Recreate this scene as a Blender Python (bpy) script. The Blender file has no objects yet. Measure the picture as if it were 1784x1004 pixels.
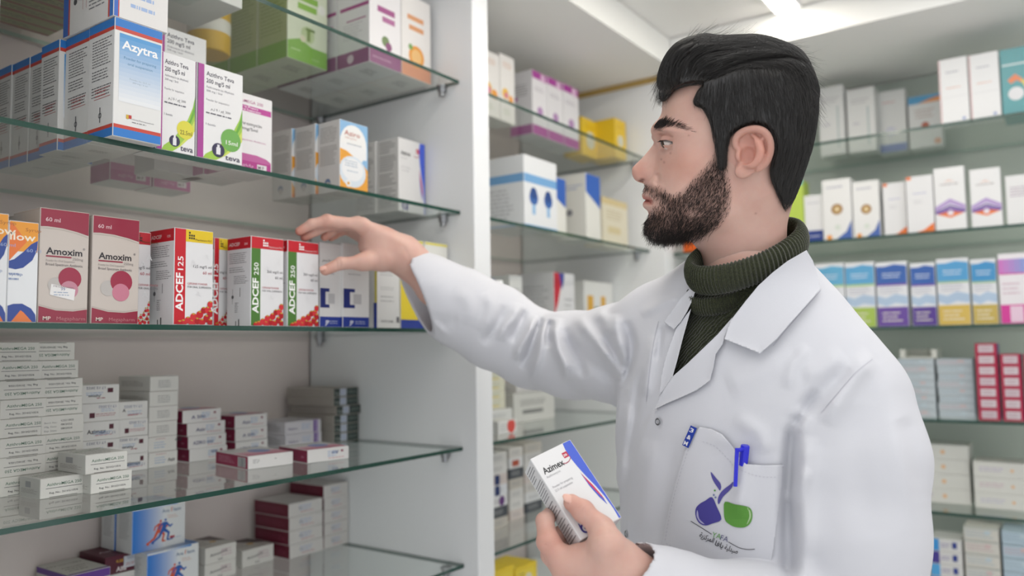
import bpy, bmesh, math, random
import numpy as np
from mathutils import Matrix, Vector

random.seed(7)
rng = np.random.default_rng(7)
SC = bpy.context.scene
COL = SC.collection

# ------------------------------------------------------------------ camera
IMW, IMH = 1784, 1004
FPX, YAW, PITCH, ROLL = 1396.306, math.radians(35.10533), math.radians(4.18878), math.radians(-0.867456)
CAMZ = 1.40
cF = np.array([math.cos(YAW)*math.cos(PITCH), math.sin(YAW)*math.cos(PITCH), math.sin(PITCH)])
_r = np.array([math.sin(YAW), -math.cos(YAW), 0.0]); _u = np.cross(_r, cF)
cR = math.cos(ROLL)*_r + math.sin(ROLL)*_u
cU = -math.sin(ROLL)*_r + math.cos(ROLL)*_u
CAM = np.array([0.0, 0.0, CAMZ])
cam_data = bpy.data.cameras.new('camera'); cam = bpy.data.objects.new('camera', cam_data); COL.objects.link(cam)
cam_data.sensor_fit = 'HORIZONTAL'; cam_data.sensor_width = 36.0; cam_data.lens = FPX/IMW*36.0
cam_data.clip_start = 0.02; cam_data.clip_end = 60
cam.matrix_world = Matrix(((cR[0], cU[0], -cF[0], CAM[0]), (cR[1], cU[1], -cF[1], CAM[1]), (cR[2], cU[2], -cF[2], CAM[2]), (0, 0, 0, 1)))
cam_data.dof.use_dof = True; cam_data.dof.focus_distance = 1.03; cam_data.dof.aperture_fstop = 2.5
SC.camera = cam

# ------------------------------------------------------------------ light, exposure
SC.view_settings.view_transform = 'Standard'; SC.view_settings.look = 'None'
SC.view_settings.gamma = 1.0; SC.view_settings.exposure = 0.25
SC.cycles.use_denoising = True
SC.cycles.max_bounces = 10; SC.cycles.diffuse_bounces = 4; SC.cycles.glossy_bounces = 4
SC.cycles.transparent_max_bounces = 40
world = bpy.data.worlds.new('shop_surroundings'); SC.world = world; world.use_nodes = True
_nt = world.node_tree; _bg = _nt.nodes['Background']                # bright shop and street beyond the open side: lower half set brighter as added fill for the soffits
_tc = _nt.nodes.new('ShaderNodeTexCoord'); _sx = _nt.nodes.new('ShaderNodeSeparateXYZ'); _mr = _nt.nodes.new('ShaderNodeMapRange')
_nt.links.new(_tc.outputs['Generated'], _sx.inputs[0]); _nt.links.new(_sx.outputs['Z'], _mr.inputs['Value'])
_mr.inputs['From Min'].default_value = -0.25; _mr.inputs['From Max'].default_value = 0.15
_mr.inputs['To Min'].default_value = 1.0; _mr.inputs['To Max'].default_value = 0.76
_nt.links.new(_mr.outputs['Result'], _bg.inputs[1]); _bg.inputs[0].default_value = (0.95, 0.97, 1.0, 1)

def area_light(name, loc, size, size_y, power, rot=(0, 0, 0), col=(1, 0.985, 0.96)):
    d = bpy.data.lights.new(name, 'AREA'); d.shape = 'RECTANGLE'; d.size = size; d.size_y = size_y
    d.energy = power; d.color = col
    o = bpy.data.objects.new(name, d); COL.objects.link(o); o.location = loc; o.rotation_euler = rot
    return o
area_light('ceiling_panel_light', (0.55, 0.15, CAMZ+0.84), 1.3, 0.7, 4.5)
area_light('ceiling_panel_light', (0.3, -1.1, CAMZ+0.84), 1.6, 1.0, 8)
area_light('ceiling_panel_light', (1.55, -0.1, CAMZ+0.84), 0.7, 0.9, 4)

# ------------------------------------------------------------------ helpers
def ray(px, py):
    return cF + cR*((px-IMW/2)/FPX) - cU*((py-IMH/2)/FPX)
def hit(px, py, ax, v):
    r = ray(px, py)
    t = ((v - CAM[ax])/r[ax])
    return CAM + r*t
def at(px, py, d):
    return CAM + ray(px, py)*d

def lin(h):
    if isinstance(h, str):
        h = h.lstrip('#'); c = [int(h[i:i+2], 16)/255 for i in (0, 2, 4)]
    else: c = list(h)
    return tuple((x/12.92 if x <= 0.04045 else ((x+0.055)/1.055)**2.4) for x in c)

def principled(name, color, rough=0.5, spec=0.5, metallic=0.0, bump=0, bscale=50, **kw):
    m = bpy.data.materials.new(name); m.use_nodes = True
    nt = m.node_tree; b = nt.nodes['Principled BSDF']
    b.inputs['Base Color'].default_value = (*lin(color), 1)
    b.inputs['Roughness'].default_value = rough; b.inputs['Specular IOR Level'].default_value = spec
    b.inputs['Metallic'].default_value = metallic
    for k, v in kw.items(): b.inputs[k.replace('_', ' ')].default_value = v
    tc = nt.nodes.new('ShaderNodeTexCoord'); n = nt.nodes.new('ShaderNodeTexNoise')
    n.inputs['Scale'].default_value = bscale; nt.links.new(tc.outputs['Object'], n.inputs['Vector'])
    if bump:
        bp = nt.nodes.new('ShaderNodeBump'); bp.inputs['Strength'].default_value = bump; bp.inputs['Distance'].default_value = 0.001
        nt.links.new(n.outputs['Fac'], bp.inputs['Height']); nt.links.new(bp.outputs['Normal'], b.inputs['Normal'])
    else:
        mr = nt.nodes.new('ShaderNodeMapRange'); mr.inputs['To Min'].default_value = max(0, rough-0.03); mr.inputs['To Max'].default_value = rough+0.03
        nt.links.new(n.outputs['Fac'], mr.inputs['Value']); nt.links.new(mr.outputs['Result'], b.inputs['Roughness'])
    return m

def attr_material(name, rough, spec, coat=0):
    m = bpy.data.materials.new(name); m.use_nodes = True
    nt = m.node_tree; b = nt.nodes['Principled BSDF']
    a = nt.nodes.new('ShaderNodeAttribute'); a.attribute_name = 'print'
    tc = nt.nodes.new('ShaderNodeTexCoord'); n = nt.nodes.new('ShaderNodeTexNoise'); n.inputs['Scale'].default_value = 60
    nt.links.new(tc.outputs['Object'], n.inputs['Vector'])
    mr = nt.nodes.new('ShaderNodeMapRange'); mr.inputs['To Min'].default_value = rough-0.05; mr.inputs['To Max'].default_value = rough+0.05
    nt.links.new(n.outputs['Fac'], mr.inputs['Value']); nt.links.new(mr.outputs['Result'], b.inputs['Roughness'])
    vm = nt.nodes.new('ShaderNodeVectorMath'); vm.operation = 'SCALE'; vm.inputs['Scale'].default_value = 0.80
    nt.links.new(a.outputs['Color'], vm.inputs[0]); nt.links.new(vm.outputs[0], b.inputs['Base Color'])
    b.inputs['Specular IOR Level'].default_value = spec
    b.inputs['Coat Weight'].default_value = coat; b.inputs['Coat Roughness'].default_value = 0.08
    return m

M = {
 'card': attr_material('printed_card', 0.42, 0.45),
 'film': attr_material('printed_card_in_film', 0.3, 0.5, 0.6),
 'white': principled('white_laminate', '#e2e4e6', 0.32, 0.5),
 'backwall': principled('cabinet_back_laminate', '#d8cdca', 0.5, 0.35),
 'farwall': principled('far_cabinet_back', '#b9c1b8', 0.5, 0.35),
 'ceil': principled('ceiling_paint', '#f1efec', 0.8, 0.2, bump=0.1, bscale=90),
 'gloss_white': principled('gloss_fascia', '#f2f2ef', 0.25, 0.6),
 'floor': principled('floor_tile', '#f4f2ee', 0.3, 0.5),
 'wood': principled('wood_strip', '#b89a5a', 0.5, 0.4, bscale=20),
 'steel': principled('brushed_steel', '#9b9da0', 0.35, 0.5, metallic=1.0),
}

def glass_material():
    m = bpy.data.materials.new('shelf_glass'); m.use_nodes = True
    nt = m.node_tree; nt.nodes.clear()
    out = nt.nodes.new('ShaderNodeOutputMaterial'); mix = nt.nodes.new('ShaderNodeMixShader')
    tr = nt.nodes.new('ShaderNodeBsdfTransparent'); tr.inputs[0].default_value = (0.955, 0.975, 0.962, 1)
    gl = nt.nodes.new('ShaderNodeBsdfGlossy'); gl.inputs['Roughness'].default_value = 0.012; gl.inputs['Color'].default_value = (0.95, 0.97, 0.96, 1)
    fr = nt.nodes.new('ShaderNodeFresnel'); fr.inputs['IOR'].default_value = 1.75
    ge = nt.nodes.new('ShaderNodeNewGeometry')
    inv = nt.nodes.new('ShaderNodeMath'); inv.operation = 'SUBTRACT'; inv.inputs[0].default_value = 1
    mu = nt.nodes.new('ShaderNodeMath'); mu.operation = 'MULTIPLY'
    nt.links.new(ge.outputs['Backfacing'], inv.inputs[1]); nt.links.new(inv.outputs[0], mu.inputs[0]); nt.links.new(fr.outputs[0], mu.inputs[1])
    nt.links.new(mu.outputs[0], mix.inputs[0]); nt.links.new(tr.outputs[0], mix.inputs[1]); nt.links.new(gl.outputs[0], mix.inputs[2])
    nt.links.new(mix.outputs[0], out.inputs[0])
    return m
M['glass'] = glass_material()
M['glass_edge'] = principled('polished_glass_edge', '#1d4238', 0.12, 0.6)
M['glass_back_edge'] = principled('rear_glass_edge', '#8fa89c', 0.3, 0.5)

def emit_material(name, col, s):
    m = bpy.data.materials.new(name); m.use_nodes = True; nt = m.node_tree
    b = nt.nodes['Principled BSDF']; b.inputs['Base Color'].default_value = (*lin(col), 1)
    b.inputs['Emission Color'].default_value = (*lin(col), 1); b.inputs['Emission Strength'].default_value = s
    return m
M['lamp'] = emit_material('led_diffuser', '#fff8ec', 22.0)

def mesh_obj(name, verts, faces, mats, parent=None, midx=None, smooth=False, loc=None):
    me = bpy.data.meshes.new(name)
    me.from_pydata([tuple(map(float, v)) for v in verts], [], [tuple(int(i) for i in f) for f in faces])
    for m in (mats if isinstance(mats, (list, tuple)) else [mats]): me.materials.append(m)
    if midx is not None: me.polygons.foreach_set('material_index', list(midx))
    if smooth: me.polygons.foreach_set('use_smooth', [True]*len(me.polygons))
    me.update()
    o = bpy.data.objects.new(name, me); COL.objects.link(o)
    if parent: o.parent = parent
    if loc is not None: o.location = loc
    return o
def tag(o, label=None, cat=None, group=None, kind=None):
    if label: o['label'] = label
    if cat: o['category'] = cat
    if group: o['group'] = group
    if kind: o['kind'] = kind
    return o

def box_vf(lo, hi):
    x0, y0, z0 = lo; x1, y1, z1 = hi
    v = [(x0, y0, z0), (x1, y0, z0), (x1, y1, z0), (x0, y1, z0), (x0, y0, z1), (x1, y0, z1), (x1, y1, z1), (x0, y1, z1)]
    f = [(0, 3, 2, 1), (4, 5, 6, 7), (0, 1, 5, 4), (1, 2, 6, 5), (2, 3, 7, 6), (3, 0, 4, 7)]
    return v, f
def bevel_box(lo, hi, b):
    """box with chamfered edges and corners"""
    V = []; F = []; idx = {}
    c = [(lo[i], hi[i]) for i in range(3)]
    for s in [(i, j, k) for i in (0, 1) for j in (0, 1) for k in (0, 1)]:
        for ax in range(3):
            p = []
            for a in range(3):
                q = c[a][s[a]]
                if a != ax: q += b if s[a] == 0 else -b
                p.append(q)
            idx[(s, ax)] = len(V); V.append(tuple(p))
    # faces
    def quad(ax, sd):
        o = [a for a in range(3) if a != ax]
        L = []
        for (i, j) in ((0, 0), (1, 0), (1, 1), (0, 1)):
            s = [0, 0, 0]; s[ax] = sd; s[o[0]] = i; s[o[1]] = j
            L.append(idx[(tuple(s), ax)])
        if (sd == 0) ^ (ax == 1): L = L[::-1]
        return tuple(L)
    for ax in range(3):
        for sd in (0, 1): F.append(quad(ax, sd))
    ctr = np.mean(np.array(V), axis=0)
    def orient(L):
        p = [np.array(V[i]) for i in L]; n = np.cross(p[1]-p[0], p[2]-p[0])
        return tuple(L) if np.dot(n, np.mean(p, axis=0)-ctr) > 0 else tuple(L[::-1])
    for ax in range(3):
        o = [a for a in range(3) if a != ax]
        for (i, j) in ((0, 0), (1, 0), (1, 1), (0, 1)):
            s0 = [0, 0, 0]; s1 = [0, 0, 0]; s1[ax] = 1; s0[o[0]] = s1[o[0]] = i; s0[o[1]] = s1[o[1]] = j
            F.append(orient([idx[(tuple(s0), o[0])], idx[(tuple(s1), o[0])], idx[(tuple(s1), o[1])], idx[(tuple(s0), o[1])]]))
    for s in [(i, j, k) for i in (0, 1) for j in (0, 1) for k in (0, 1)]:
        F.append(orient([idx[(s, 0)], idx[(s, 1)], idx[(s, 2)]]))
    return V, F
def struct(name, lo, hi, mat, bev=0.0, midx=None):
    v, f = bevel_box(lo, hi, bev) if bev else box_vf(lo, hi)
    o = mesh_obj(name, v, f, mat, midx=midx); o['kind'] = 'structure'
    return o

# ------------------------------------------------------------------ room shell
Z = lambda r: CAMZ + r
SHELF = [0.538, 0.270, 0.0330, -0.199, -0.424]      # shelf mid heights relative to the lens
TH = 0.0035
YB = 1.45                                            # back of the left cabinets
XB = 2.60                                            # back of the far cabinets
struct('floor', (-1.5, -3.0, -0.05), (2.8, 1.6, 0.0), M['floor'])
struct('wall_left', (0.0, YB+0.012, 0.0), (2.8, YB+0.10, 2.6), M['backwall'])
struct('wall_far', (XB+0.012, -3.0, 0.0), (XB+0.1, YB+0.10, 2.6), M['backwall'])
struct('ceiling', (-1.5, -3.0, Z(0.866)), (2.8, 1.6, Z(0.92)), M['ceil'])
struct('trim_1', (-1.5, 0.90, Z(0.781)), (XB, YB+0.01, Z(0.864)), [M['ceil'], M['gloss_white']], midx=[0, 0, 1, 0, 0, 0])
struct('trim_2', (2.075, -3.0, Z(0.7815)), (XB, 0.899, Z(0.8635)), [M['ceil'], M['gloss_white']], midx=[0, 0, 0, 0, 0, 1])
struct('trim_4', (2.1605, 0.975, 0.0), (2.2295, 1.000, Z(0.779)), M['white'])
struct('trim_3', (2.116, 0.955, Z(0.764)), (2.122, YB, Z(0.7808)), M['wood'])

def panel_group(name, label, boxes, cat='cabinet'):
    root = bpy.data.objects.new(name, None); COL.objects.link(root)
    lo = boxes[0][1]; root.location = (lo[0], lo[1], 0)
    tag(root, label, cat)
    for nm, a, b, mat, bev in boxes:
        v, f = bevel_box(a, b, bev)
        v = [(x-lo[0], y-lo[1], z) for x, y, z in v]
        mesh_obj(nm, v, f, mat, root)
    return root
TOP = Z(0.779); ZB0 = 0.745
cabA = panel_group('shelving_cabinet', 'white open cabinet with glass shelves at the left, nearest the camera', [
    ('side_panel', (0.340, 0.965, 0.0), (0.386, YB-0.002, TOP), M['white'], 0.0015),
    ('side_panel', (1.247, 0.965, 0.0), (1.300, YB-0.002, TOP), M['white'], 0.0015),
    ('back_panel', (0.3865, YB, 0.0), (1.2465, YB+0.01, TOP), M['backwall'], 0.001),
    ('base_drawer_front', (0.3865, 0.97, 0.02), (1.2465, 1.42, ZB0), M['white'], 0.002)])
cabB = panel_group('shelving_cabinet', 'white open cabinet with glass shelves behind the man\'s outstretched arm', [
    ('side_panel', (2.120, 0.950, 0.0), (2.160, YB-0.002, TOP), M['white'], 0.0015),
    ('back_panel', (1.3005, YB, 0.0), (2.1195, YB+0.01, TOP), M['backwall'], 0.001),
    ('base_drawer_front', (1.3005, 0.97, 0.02), (2.1195, 1.42, ZB0), M['white'], 0.002)])
cabC = panel_group('shelving_cabinet', 'white open cabinet with glass shelves on the far wall, behind the man', [
    ('side_panel', (2.23, 1.000, 0.0), (XB-0.001, 1.040, TOP), M['white'], 0.0015),
    ('side_panel', (2.23, -0.78, 0.0), (XB-0.001, -0.74, TOP), M['white'], 0.0015),
    ('back_panel', (XB, -0.7395, 0.0), (XB+0.01, 0.9995, TOP), M['farwall'], 0.001),
    ('base_drawer_front', (2.245, -0.7395, 0.02), (2.58, 0.9995, ZB0), M['white'], 0.002)])

names = ['top glass shelf', 'second glass shelf', 'middle glass shelf', 'fourth glass shelf', 'lowest glass shelf']
def shelf(lo, hi, label, front_axis, group):
    v, f = box_vf(lo, hi)
    # faces: bottom, top, -Y, +X, +Y, -X
    mi = [0, 0, 1, 1, 2, 1] if front_axis == 1 else [0, 0, 1, 2, 1, 1]
    o = mesh_obj('glass_shelf', v, f, [M['glass'], M['glass_edge'], M['glass_back_edge']], midx=mi)
    return tag(o, label, 'shelf', group)
for i, h in enumerate(SHELF):
    shelf((0.3870, 1.0, Z(h)-TH), (1.2455, YB-0.012, Z(h)+TH), names[i]+' of the nearest cabinet, left', 1, 'glass shelves of the nearest cabinet')
    shelf((1.3015, 1.0, Z(h)-TH), (2.1185, YB-0.012, Z(h)+TH), names[i]+' of the cabinet behind the outstretched arm', 1, 'glass shelves of the middle cabinet')
    shelf((2.24, -0.738, Z(h)-TH), (XB-0.012, 0.998, Z(h)+TH), names[i]+' of the far cabinet behind the man', 0, 'glass shelves of the far cabinet')

def bracket(x, y, z, dx, dy, label):
    """steel shelf pin: wall plate, round cup and a screw nose hanging under the glass"""
    V = []; F = []; n = 14
    def add(cx, cy, z0, z1, r0, r1):
        b = len(V)
        for (zz, r) in ((z0, r0), (z1, r1)):
            for k in range(n):
                a = 2*math.pi*k/n; V.append((cx+r*math.cos(a), cy+r*math.sin(a), zz))
        for k in range(n):
            F.append((b+k, b+(k+1) % n, b+n+(k+1) % n, b+n+k))
        F.append(tuple(b+n+k for k in range(n))); F.append(tuple(b+k for k in reversed(range(n))))
    add(0, 0, -0.003, 0, 0.011, 0.011); add(0, 0, -0.014, -0.003, 0.0075, 0.009); add(0, 0, -0.022, -0.014, 0.006, 0.0055)
    v, f = bevel_box((min(0, dx*0.012)-0.004*abs(dy), min(0, dy*0.012)-0.004*abs(dx), -0.012), (max(0, dx*0.012)+0.004*abs(dy), max(0, dy*0.012)+0.004*abs(dx), -0.004), 0.0008)
    b = len(V); V += v; F += [tuple(i+b for i in q) for q in f]
    o = mesh_obj('shelf_bracket', V, F, M['steel'], loc=(x, y, z), smooth=False)
    tag(o, label, 'bracket', 'steel shelf brackets')
for i, h in enumerate(SHELF):
    zz = Z(h)-TH-0.0003
    bracket(1.233, 1.035, zz, 1, 0, 'steel bracket under the %s front corner, nearest cabinet' % names[i].replace(' glass shelf', ' shelf'))
    if i in (0, 2):
        bracket(1.233, 1.40, zz, 1, 0, 'steel bracket under the %s rear corner, nearest cabinet' % names[i].replace(' glass shelf', ' shelf'))
    bracket(2.106, 1.035, zz, 1, 0, 'steel bracket under the %s end, cabinet behind the outstretched arm' % names[i].replace(' glass shelf', ' shelf'))
bracket(1.75, 1.425, Z(SHELF[1])-TH-0.0003, 0, 1, 'steel bracket under the second shelf at the rear wall, cabinet behind the arm')

# linear ceiling lamp in the recess
def lamp(x0, x1, y0, y1, label):
    root = bpy.data.objects.new('ceiling_light', None); COL.objects.link(root); root.location = ((x0+x1)/2, (y0+y1)/2, Z(0.8655))
    tag(root, label, 'ceiling light')
    hx, hy = (x1-x0)/2, (y1-y0)/2
    v, f = bevel_box((-hx, -hy, -0.012), (hx, hy, -0.0005), 0.002); mesh_obj('lamp_frame', v, f, M['white'], root)
    v, f = bevel_box((-hx+0.008, -hy+0.008, -0.015), (hx-0.008, hy-0.008, -0.0122), 0.001); mesh_obj('lamp_diffuser', v, f, M['lamp'], root)
lamp(0.9, 2.06, 0.53, 0.60, 'narrow white strip light in the ceiling recess above the man')
# ------------------------------------------------------------------ printed cartons
_TXT = {}
def text_geo(s, bold=0.0):
    k = (s, bold)
    if k not in _TXT:
        c = bpy.data.curves.new('lettering', 'FONT'); c.body = s; c.resolution_u = 2; c.offset = bold
        o = bpy.data.objects.new('lettering', c); COL.objects.link(o)
        dg = bpy.context.evaluated_depsgraph_get(); dg.update()
        e = o.evaluated_get(dg); me = e.to_mesh()
        V = np.array([v.co[:2] for v in me.vertices]) if len(me.vertices) else np.zeros((0, 2))
        Fc = [tuple(p.vertices) for p in me.polygons]
        # keep upward orientation
        out = []
        for f in Fc:
            a = V[f[1]]-V[f[0]]; b = V[f[2]]-V[f[0]]
            out.append(f if a[0]*b[1]-a[1]*b[0] >= 0 else f[::-1])
        e.to_mesh_clear(); bpy.data.objects.remove(o); bpy.data.curves.remove(c)
        _TXT[k] = (V, out)
    return _TXT[k]

class Printer:
    """A carton body with flat print on its faces (face letters F front, L left, T top, B bottom, R right)."""
    def __init__(s, w, d, h, col, bev=0.0007):
        s.w, s.d, s.h = w, d, h
        v, f = bevel_box((0, 0, 0), (w, d, h), bev)
        s.V = [tuple(q) for q in v]; s.Fc = list(f); s.C = [lin(col)]*len(f); s.lay = {}
    def frame(s, face):
        w, d, h = s.w, s.d, s.h
        return {'F': ((0, 0, 0), (1, 0, 0), (0, 0, 1), (0, -1, 0), w, h),
                'L': ((0, d, 0), (0, -1, 0), (0, 0, 1), (-1, 0, 0), d, h),
                'R': ((w, 0, 0), (0, 1, 0), (0, 0, 1), (1, 0, 0), d, h),
                'T': ((0, 0, h), (1, 0, 0), (0, 1, 0), (0, 0, 1), w, d),
                'B': ((0, d, 0), (1, 0, 0), (0, -1, 0), (0, 0, -1), w, d)}[face]
    def put(s, face, P2, faces, cols):
        """P2 in metres on the face"""
        o, u, v, n, W, H = s.frame(face)
        k = s.lay[face] = s.lay.get(face, 0)+1
        off = 0.00008+0.000022*k
        o, u, v, n = map(np.array, (o, u, v, n))
        b = len(s.V)
        for p in P2: s.V.append(tuple(o+u*p[0]+v*p[1]+n*off))
        for i, f in enumerate(faces):
            s.Fc.append(tuple(j+b for j in f)); s.C.append(cols if not isinstance(cols, list) else cols[i])
    def poly(s, face, pts, col):
        _, _, _, _, W, H = s.frame(face)
        P = [(max(0.0008, min(W-0.0008, x*W)), max(0.0008, min(H-0.0008, y*H))) for x, y in pts]
        a = sum(P[i][0]*P[(i+1) % len(P)][1]-P[(i+1) % len(P)][0]*P[i][1] for i in range(len(P)))
        if a < 0: P = P[::-1]
        s.put(face, P, [tuple(range(len(P)))], lin(col))
    def rect(s, face, x0, y0, x1, y1, col): s.poly(face, [(x0, y0), (x1, y0), (x1, y1), (x0, y1)], col)
    def band(s, y0, y1, col, faces='FLR'):
        for f in faces: s.rect(f, 0, y0, 1, y1, col)
    def disc(s, face, cx, cy, r, col, n=22, ry=None):
        _, _, _, _, W, H = s.frame(face); q = W/H; ry = ry or r*q
        s.poly(face, [(cx+r*math.cos(2*math.pi*i/n), cy+ry*math.sin(2*math.pi*i/n)) for i in range(n)], col)
    def ring(s, face, cx, cy, r, wd, col, n=20):
        _, _, _, _, W, H = s.frame(face)
        P = []; F = []
        for i in range(n):
            a = 2*math.pi*i/n
            for rr in (r-wd, r): P.append((cx*W+rr*W*math.cos(a), cy*H+rr*W*math.sin(a)))
        for i in range(n):
            j = (i+1) % n; F.append((2*i, 2*i+1, 2*j+1, 2*j))
        s.put(face, P, F, lin(col))
    def grad(s, face, x0, y0, x1, y1, c0, c1, n=12, horiz=False, power=1.0):
        _, _, _, _, W, H = s.frame(face); P = []; F = []; C = []
        a, b = np.array(lin(c0)), np.array(lin(c1))
        for i in range(n):
            t0, t1 = i/n, (i+1)/n; k = len(P)
            if horiz: q = [(x0+(x1-x0)*t0, y0), (x0+(x1-x0)*t1, y0), (x0+(x1-x0)*t1, y1), (x0+(x1-x0)*t0, y1)]
            else: q = [(x0, y0+(y1-y0)*t0), (x1, y0+(y1-y0)*t0), (x1, y0+(y1-y0)*t1), (x0, y0+(y1-y0)*t1)]
            P += [(x*W, y*H) for x, y in q]; F.append((k, k+1, k+2, k+3)); t = ((i+.5)/n)**power
            C.append(tuple(a*(1-t)+b*t))
        s.put(face, P, F, C)
    def text(s, face, t, x, y, hh, col, bold=0.0, wmax=None, rot=0, align='l', maxh=None):
        """hh letter height in mm; x, y fractions of the face"""
        V, F = text_geo(t, bold)
        if not len(V): return
        _, _, _, _, W, H = s.frame(face)
        mn = V.min(0); mx = V.max(0); sc = hh/1000/0.73
        P = (V-np.array([mn[0], 0]))*sc; wd = (mx[0]-mn[0])*sc
        if wmax:
            q_ = min(1.35, max(0.6, wmax/1000/wd)); P[:, 0] *= q_; wd *= q_
        if align == 'c': P[:, 0] -= wd/2
        if align == 'r': P[:, 0] -= wd
        c, sn = math.cos(math.radians(rot)), math.sin(math.radians(rot))
        P = np.stack([P[:, 0]*c-P[:, 1]*sn, P[:, 0]*sn+P[:, 1]*c], 1)+np.array([x*W, y*H])
        s.put(face, P, F, lin(col))
    def lines(s, face, x0, y0, x1, y1, n, col='#8a8a8c', fill=0.34, ragged=0.25, rr=None, dash=True):
        """fine print: rows of short word-length dashes"""
        _, _, _, _, W, H = s.frame(face); r = random.Random(int(n*1000+x0*77+y1*31)); P = []; F = []
        for i in range(n):
            yc = y1-(y1-y0)*(i+.5)/n; t = (y1-y0)/n*fill/2; xe = x1-(x1-x0)*ragged*r.random(); x = x0
            while x < xe:
                ln = (0.02+0.10*r.random()) if dash else (xe-x0)
                xx = min(xe, x+ln); k = len(P)
                P += [(x*W, (yc-t)*H), (xx*W, (yc-t)*H), (xx*W, (yc+t)*H), (x*W, (yc+t)*H)]; F.append((k, k+1, k+2, k+3))
                x = xx+0.018
        s.put(face, P, F, lin(col))
    def barcode(s, face, x0, y0, x1, y1):
        s.rect(face, x0, y0, x1, y1, '#f2f2f2'); r = random.Random(3); x = x0+.01; _, _, _, _, W, H = s.frame(face); P = []; F = []
        while x < x1-.01:
            ww = (x1-x0)*(0.02+0.05*r.random()); k = len(P); xx = min(x1-.005, x+ww)
            P += [(x*W, (y0+.02)*H), (xx*W, (y0+.02)*H), (xx*W, (y1-.02)*H), (x*W, (y1-.02)*H)]; F.append((k, k+1, k+2, k+3)); x = xx+(x1-x0)*(0.02+0.04*r.random())
        s.put(face, P, F, lin('#2c3440'))

N_CARTON = [0]
def carton(label, x, y, z, w, d, h, col, design=None, rot=0.0, group=None, mat='card', name='medicine_carton', cat='carton', flap=False, bev=0.0007):
    p = Printer(w, d, h, col, bev)
    if design: design(p)
    if flap:                                             # open tuck flap line on top
        p.rect('T', 0.02, 0.02, 0.98, 0.035, '#8f8b86')
    me = bpy.data.meshes.new(name)
    me.from_pydata(p.V, [], p.Fc)
    ca = me.attributes.new('print', 'FLOAT_COLOR', 'FACE')
    ca.data.foreach_set('color', np.array([(*c, 1) for c in p.C], dtype=np.float32).ravel())
    me.materials.append(M[mat]); me.update()
    o = bpy.data.objects.new(name, me); COL.objects.link(o)
    o.location = (x, y, z); o.rotation_euler = (0, 0, math.radians(rot))
    tag(o, label, cat, group); N_CARTON[0] += 1
    return o

GREY = '#8d8d90'; INK = '#3a3a42'; WH = '#f3f3f1'
# --- designs -----------------------------------------------------------------
def d_azytra(p):
    p.band(0.925, 1, '#2f7fd0'); p.band(0.893, 0.925, '#cf4a3c'); p.band(0.0, 0.075, '#2f7fd0'); p.band(0.075, 0.105, '#cf4a3c')
    p.grad('F', 0.10, 0.30, 0.97, 0.875, '#f3f5f7', '#4f9fdc', 16)
    p.text('F', 'Azytra', 0.15, 0.75, 11.5, '#ffffff', 0.022, wmax=49)
    p.text('F', 'Powder for preparing', 0.53, 0.665, 3.6, '#4f84ad', 0, wmax=44, align='c'); p.text('F', 'oral suspension', 0.53, 0.62, 3.6, '#4f84ad', 0, wmax=34, align='c')
    p.text('F', 'Powder for 22.5 ml', 0.53, 0.50, 2.0, '#9fb3c4', 0, wmax=28, align='c'); p.text('F', '200 mg / 5 ml', 0.53, 0.475, 2.0, '#9fb3c4', 0, wmax=22, align='c')
    p.rect('F', 0.26, 0.165, 0.31, 0.20, '#d8b23c'); p.rect('F', 0.31, 0.17, 0.37, 0.20, '#c03a3a')
    p.text('F', 'Hikma Pharmaceuticals', 0.38, 0.165, 1.8, '#8a8a90', 0, wmax=30); p.lines('F', 0.38, 0.135, 0.75, 0.155, 1)
    for a, b in ((0.62, 0.86), (0.50, 0.60), (0.36, 0.46)): p.lines('L', 0.15, a, 0.92, b, int((b-a)*42), '#6e6e72')
    for (x0, x1, y0, y1) in ((0.25, 0.88, 0.345, 0.35), (0.25, 0.88, 0.425, 0.43)): p.rect('L', x0, y0, x1, y1, '#c06a6a')
    p.lines('L', 0.3, 0.355, 0.84, 0.42, 2, '#c06a6a')
    p.disc('L', 0.5, 0.2, 0.06, '#55555a'); p.disc('L', 0.5, 0.2, 0.035, '#e6e6e6'); p.rect('L', 0.485, 0.14, 0.515, 0.27, '#55555a')
    p.lines('B', 0.3, 0.4, 0.7, 0.6, 3, '#7a7a7e')
    p.rect('T', 0, 0, 1, 1, '#4a8fd0')
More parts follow.
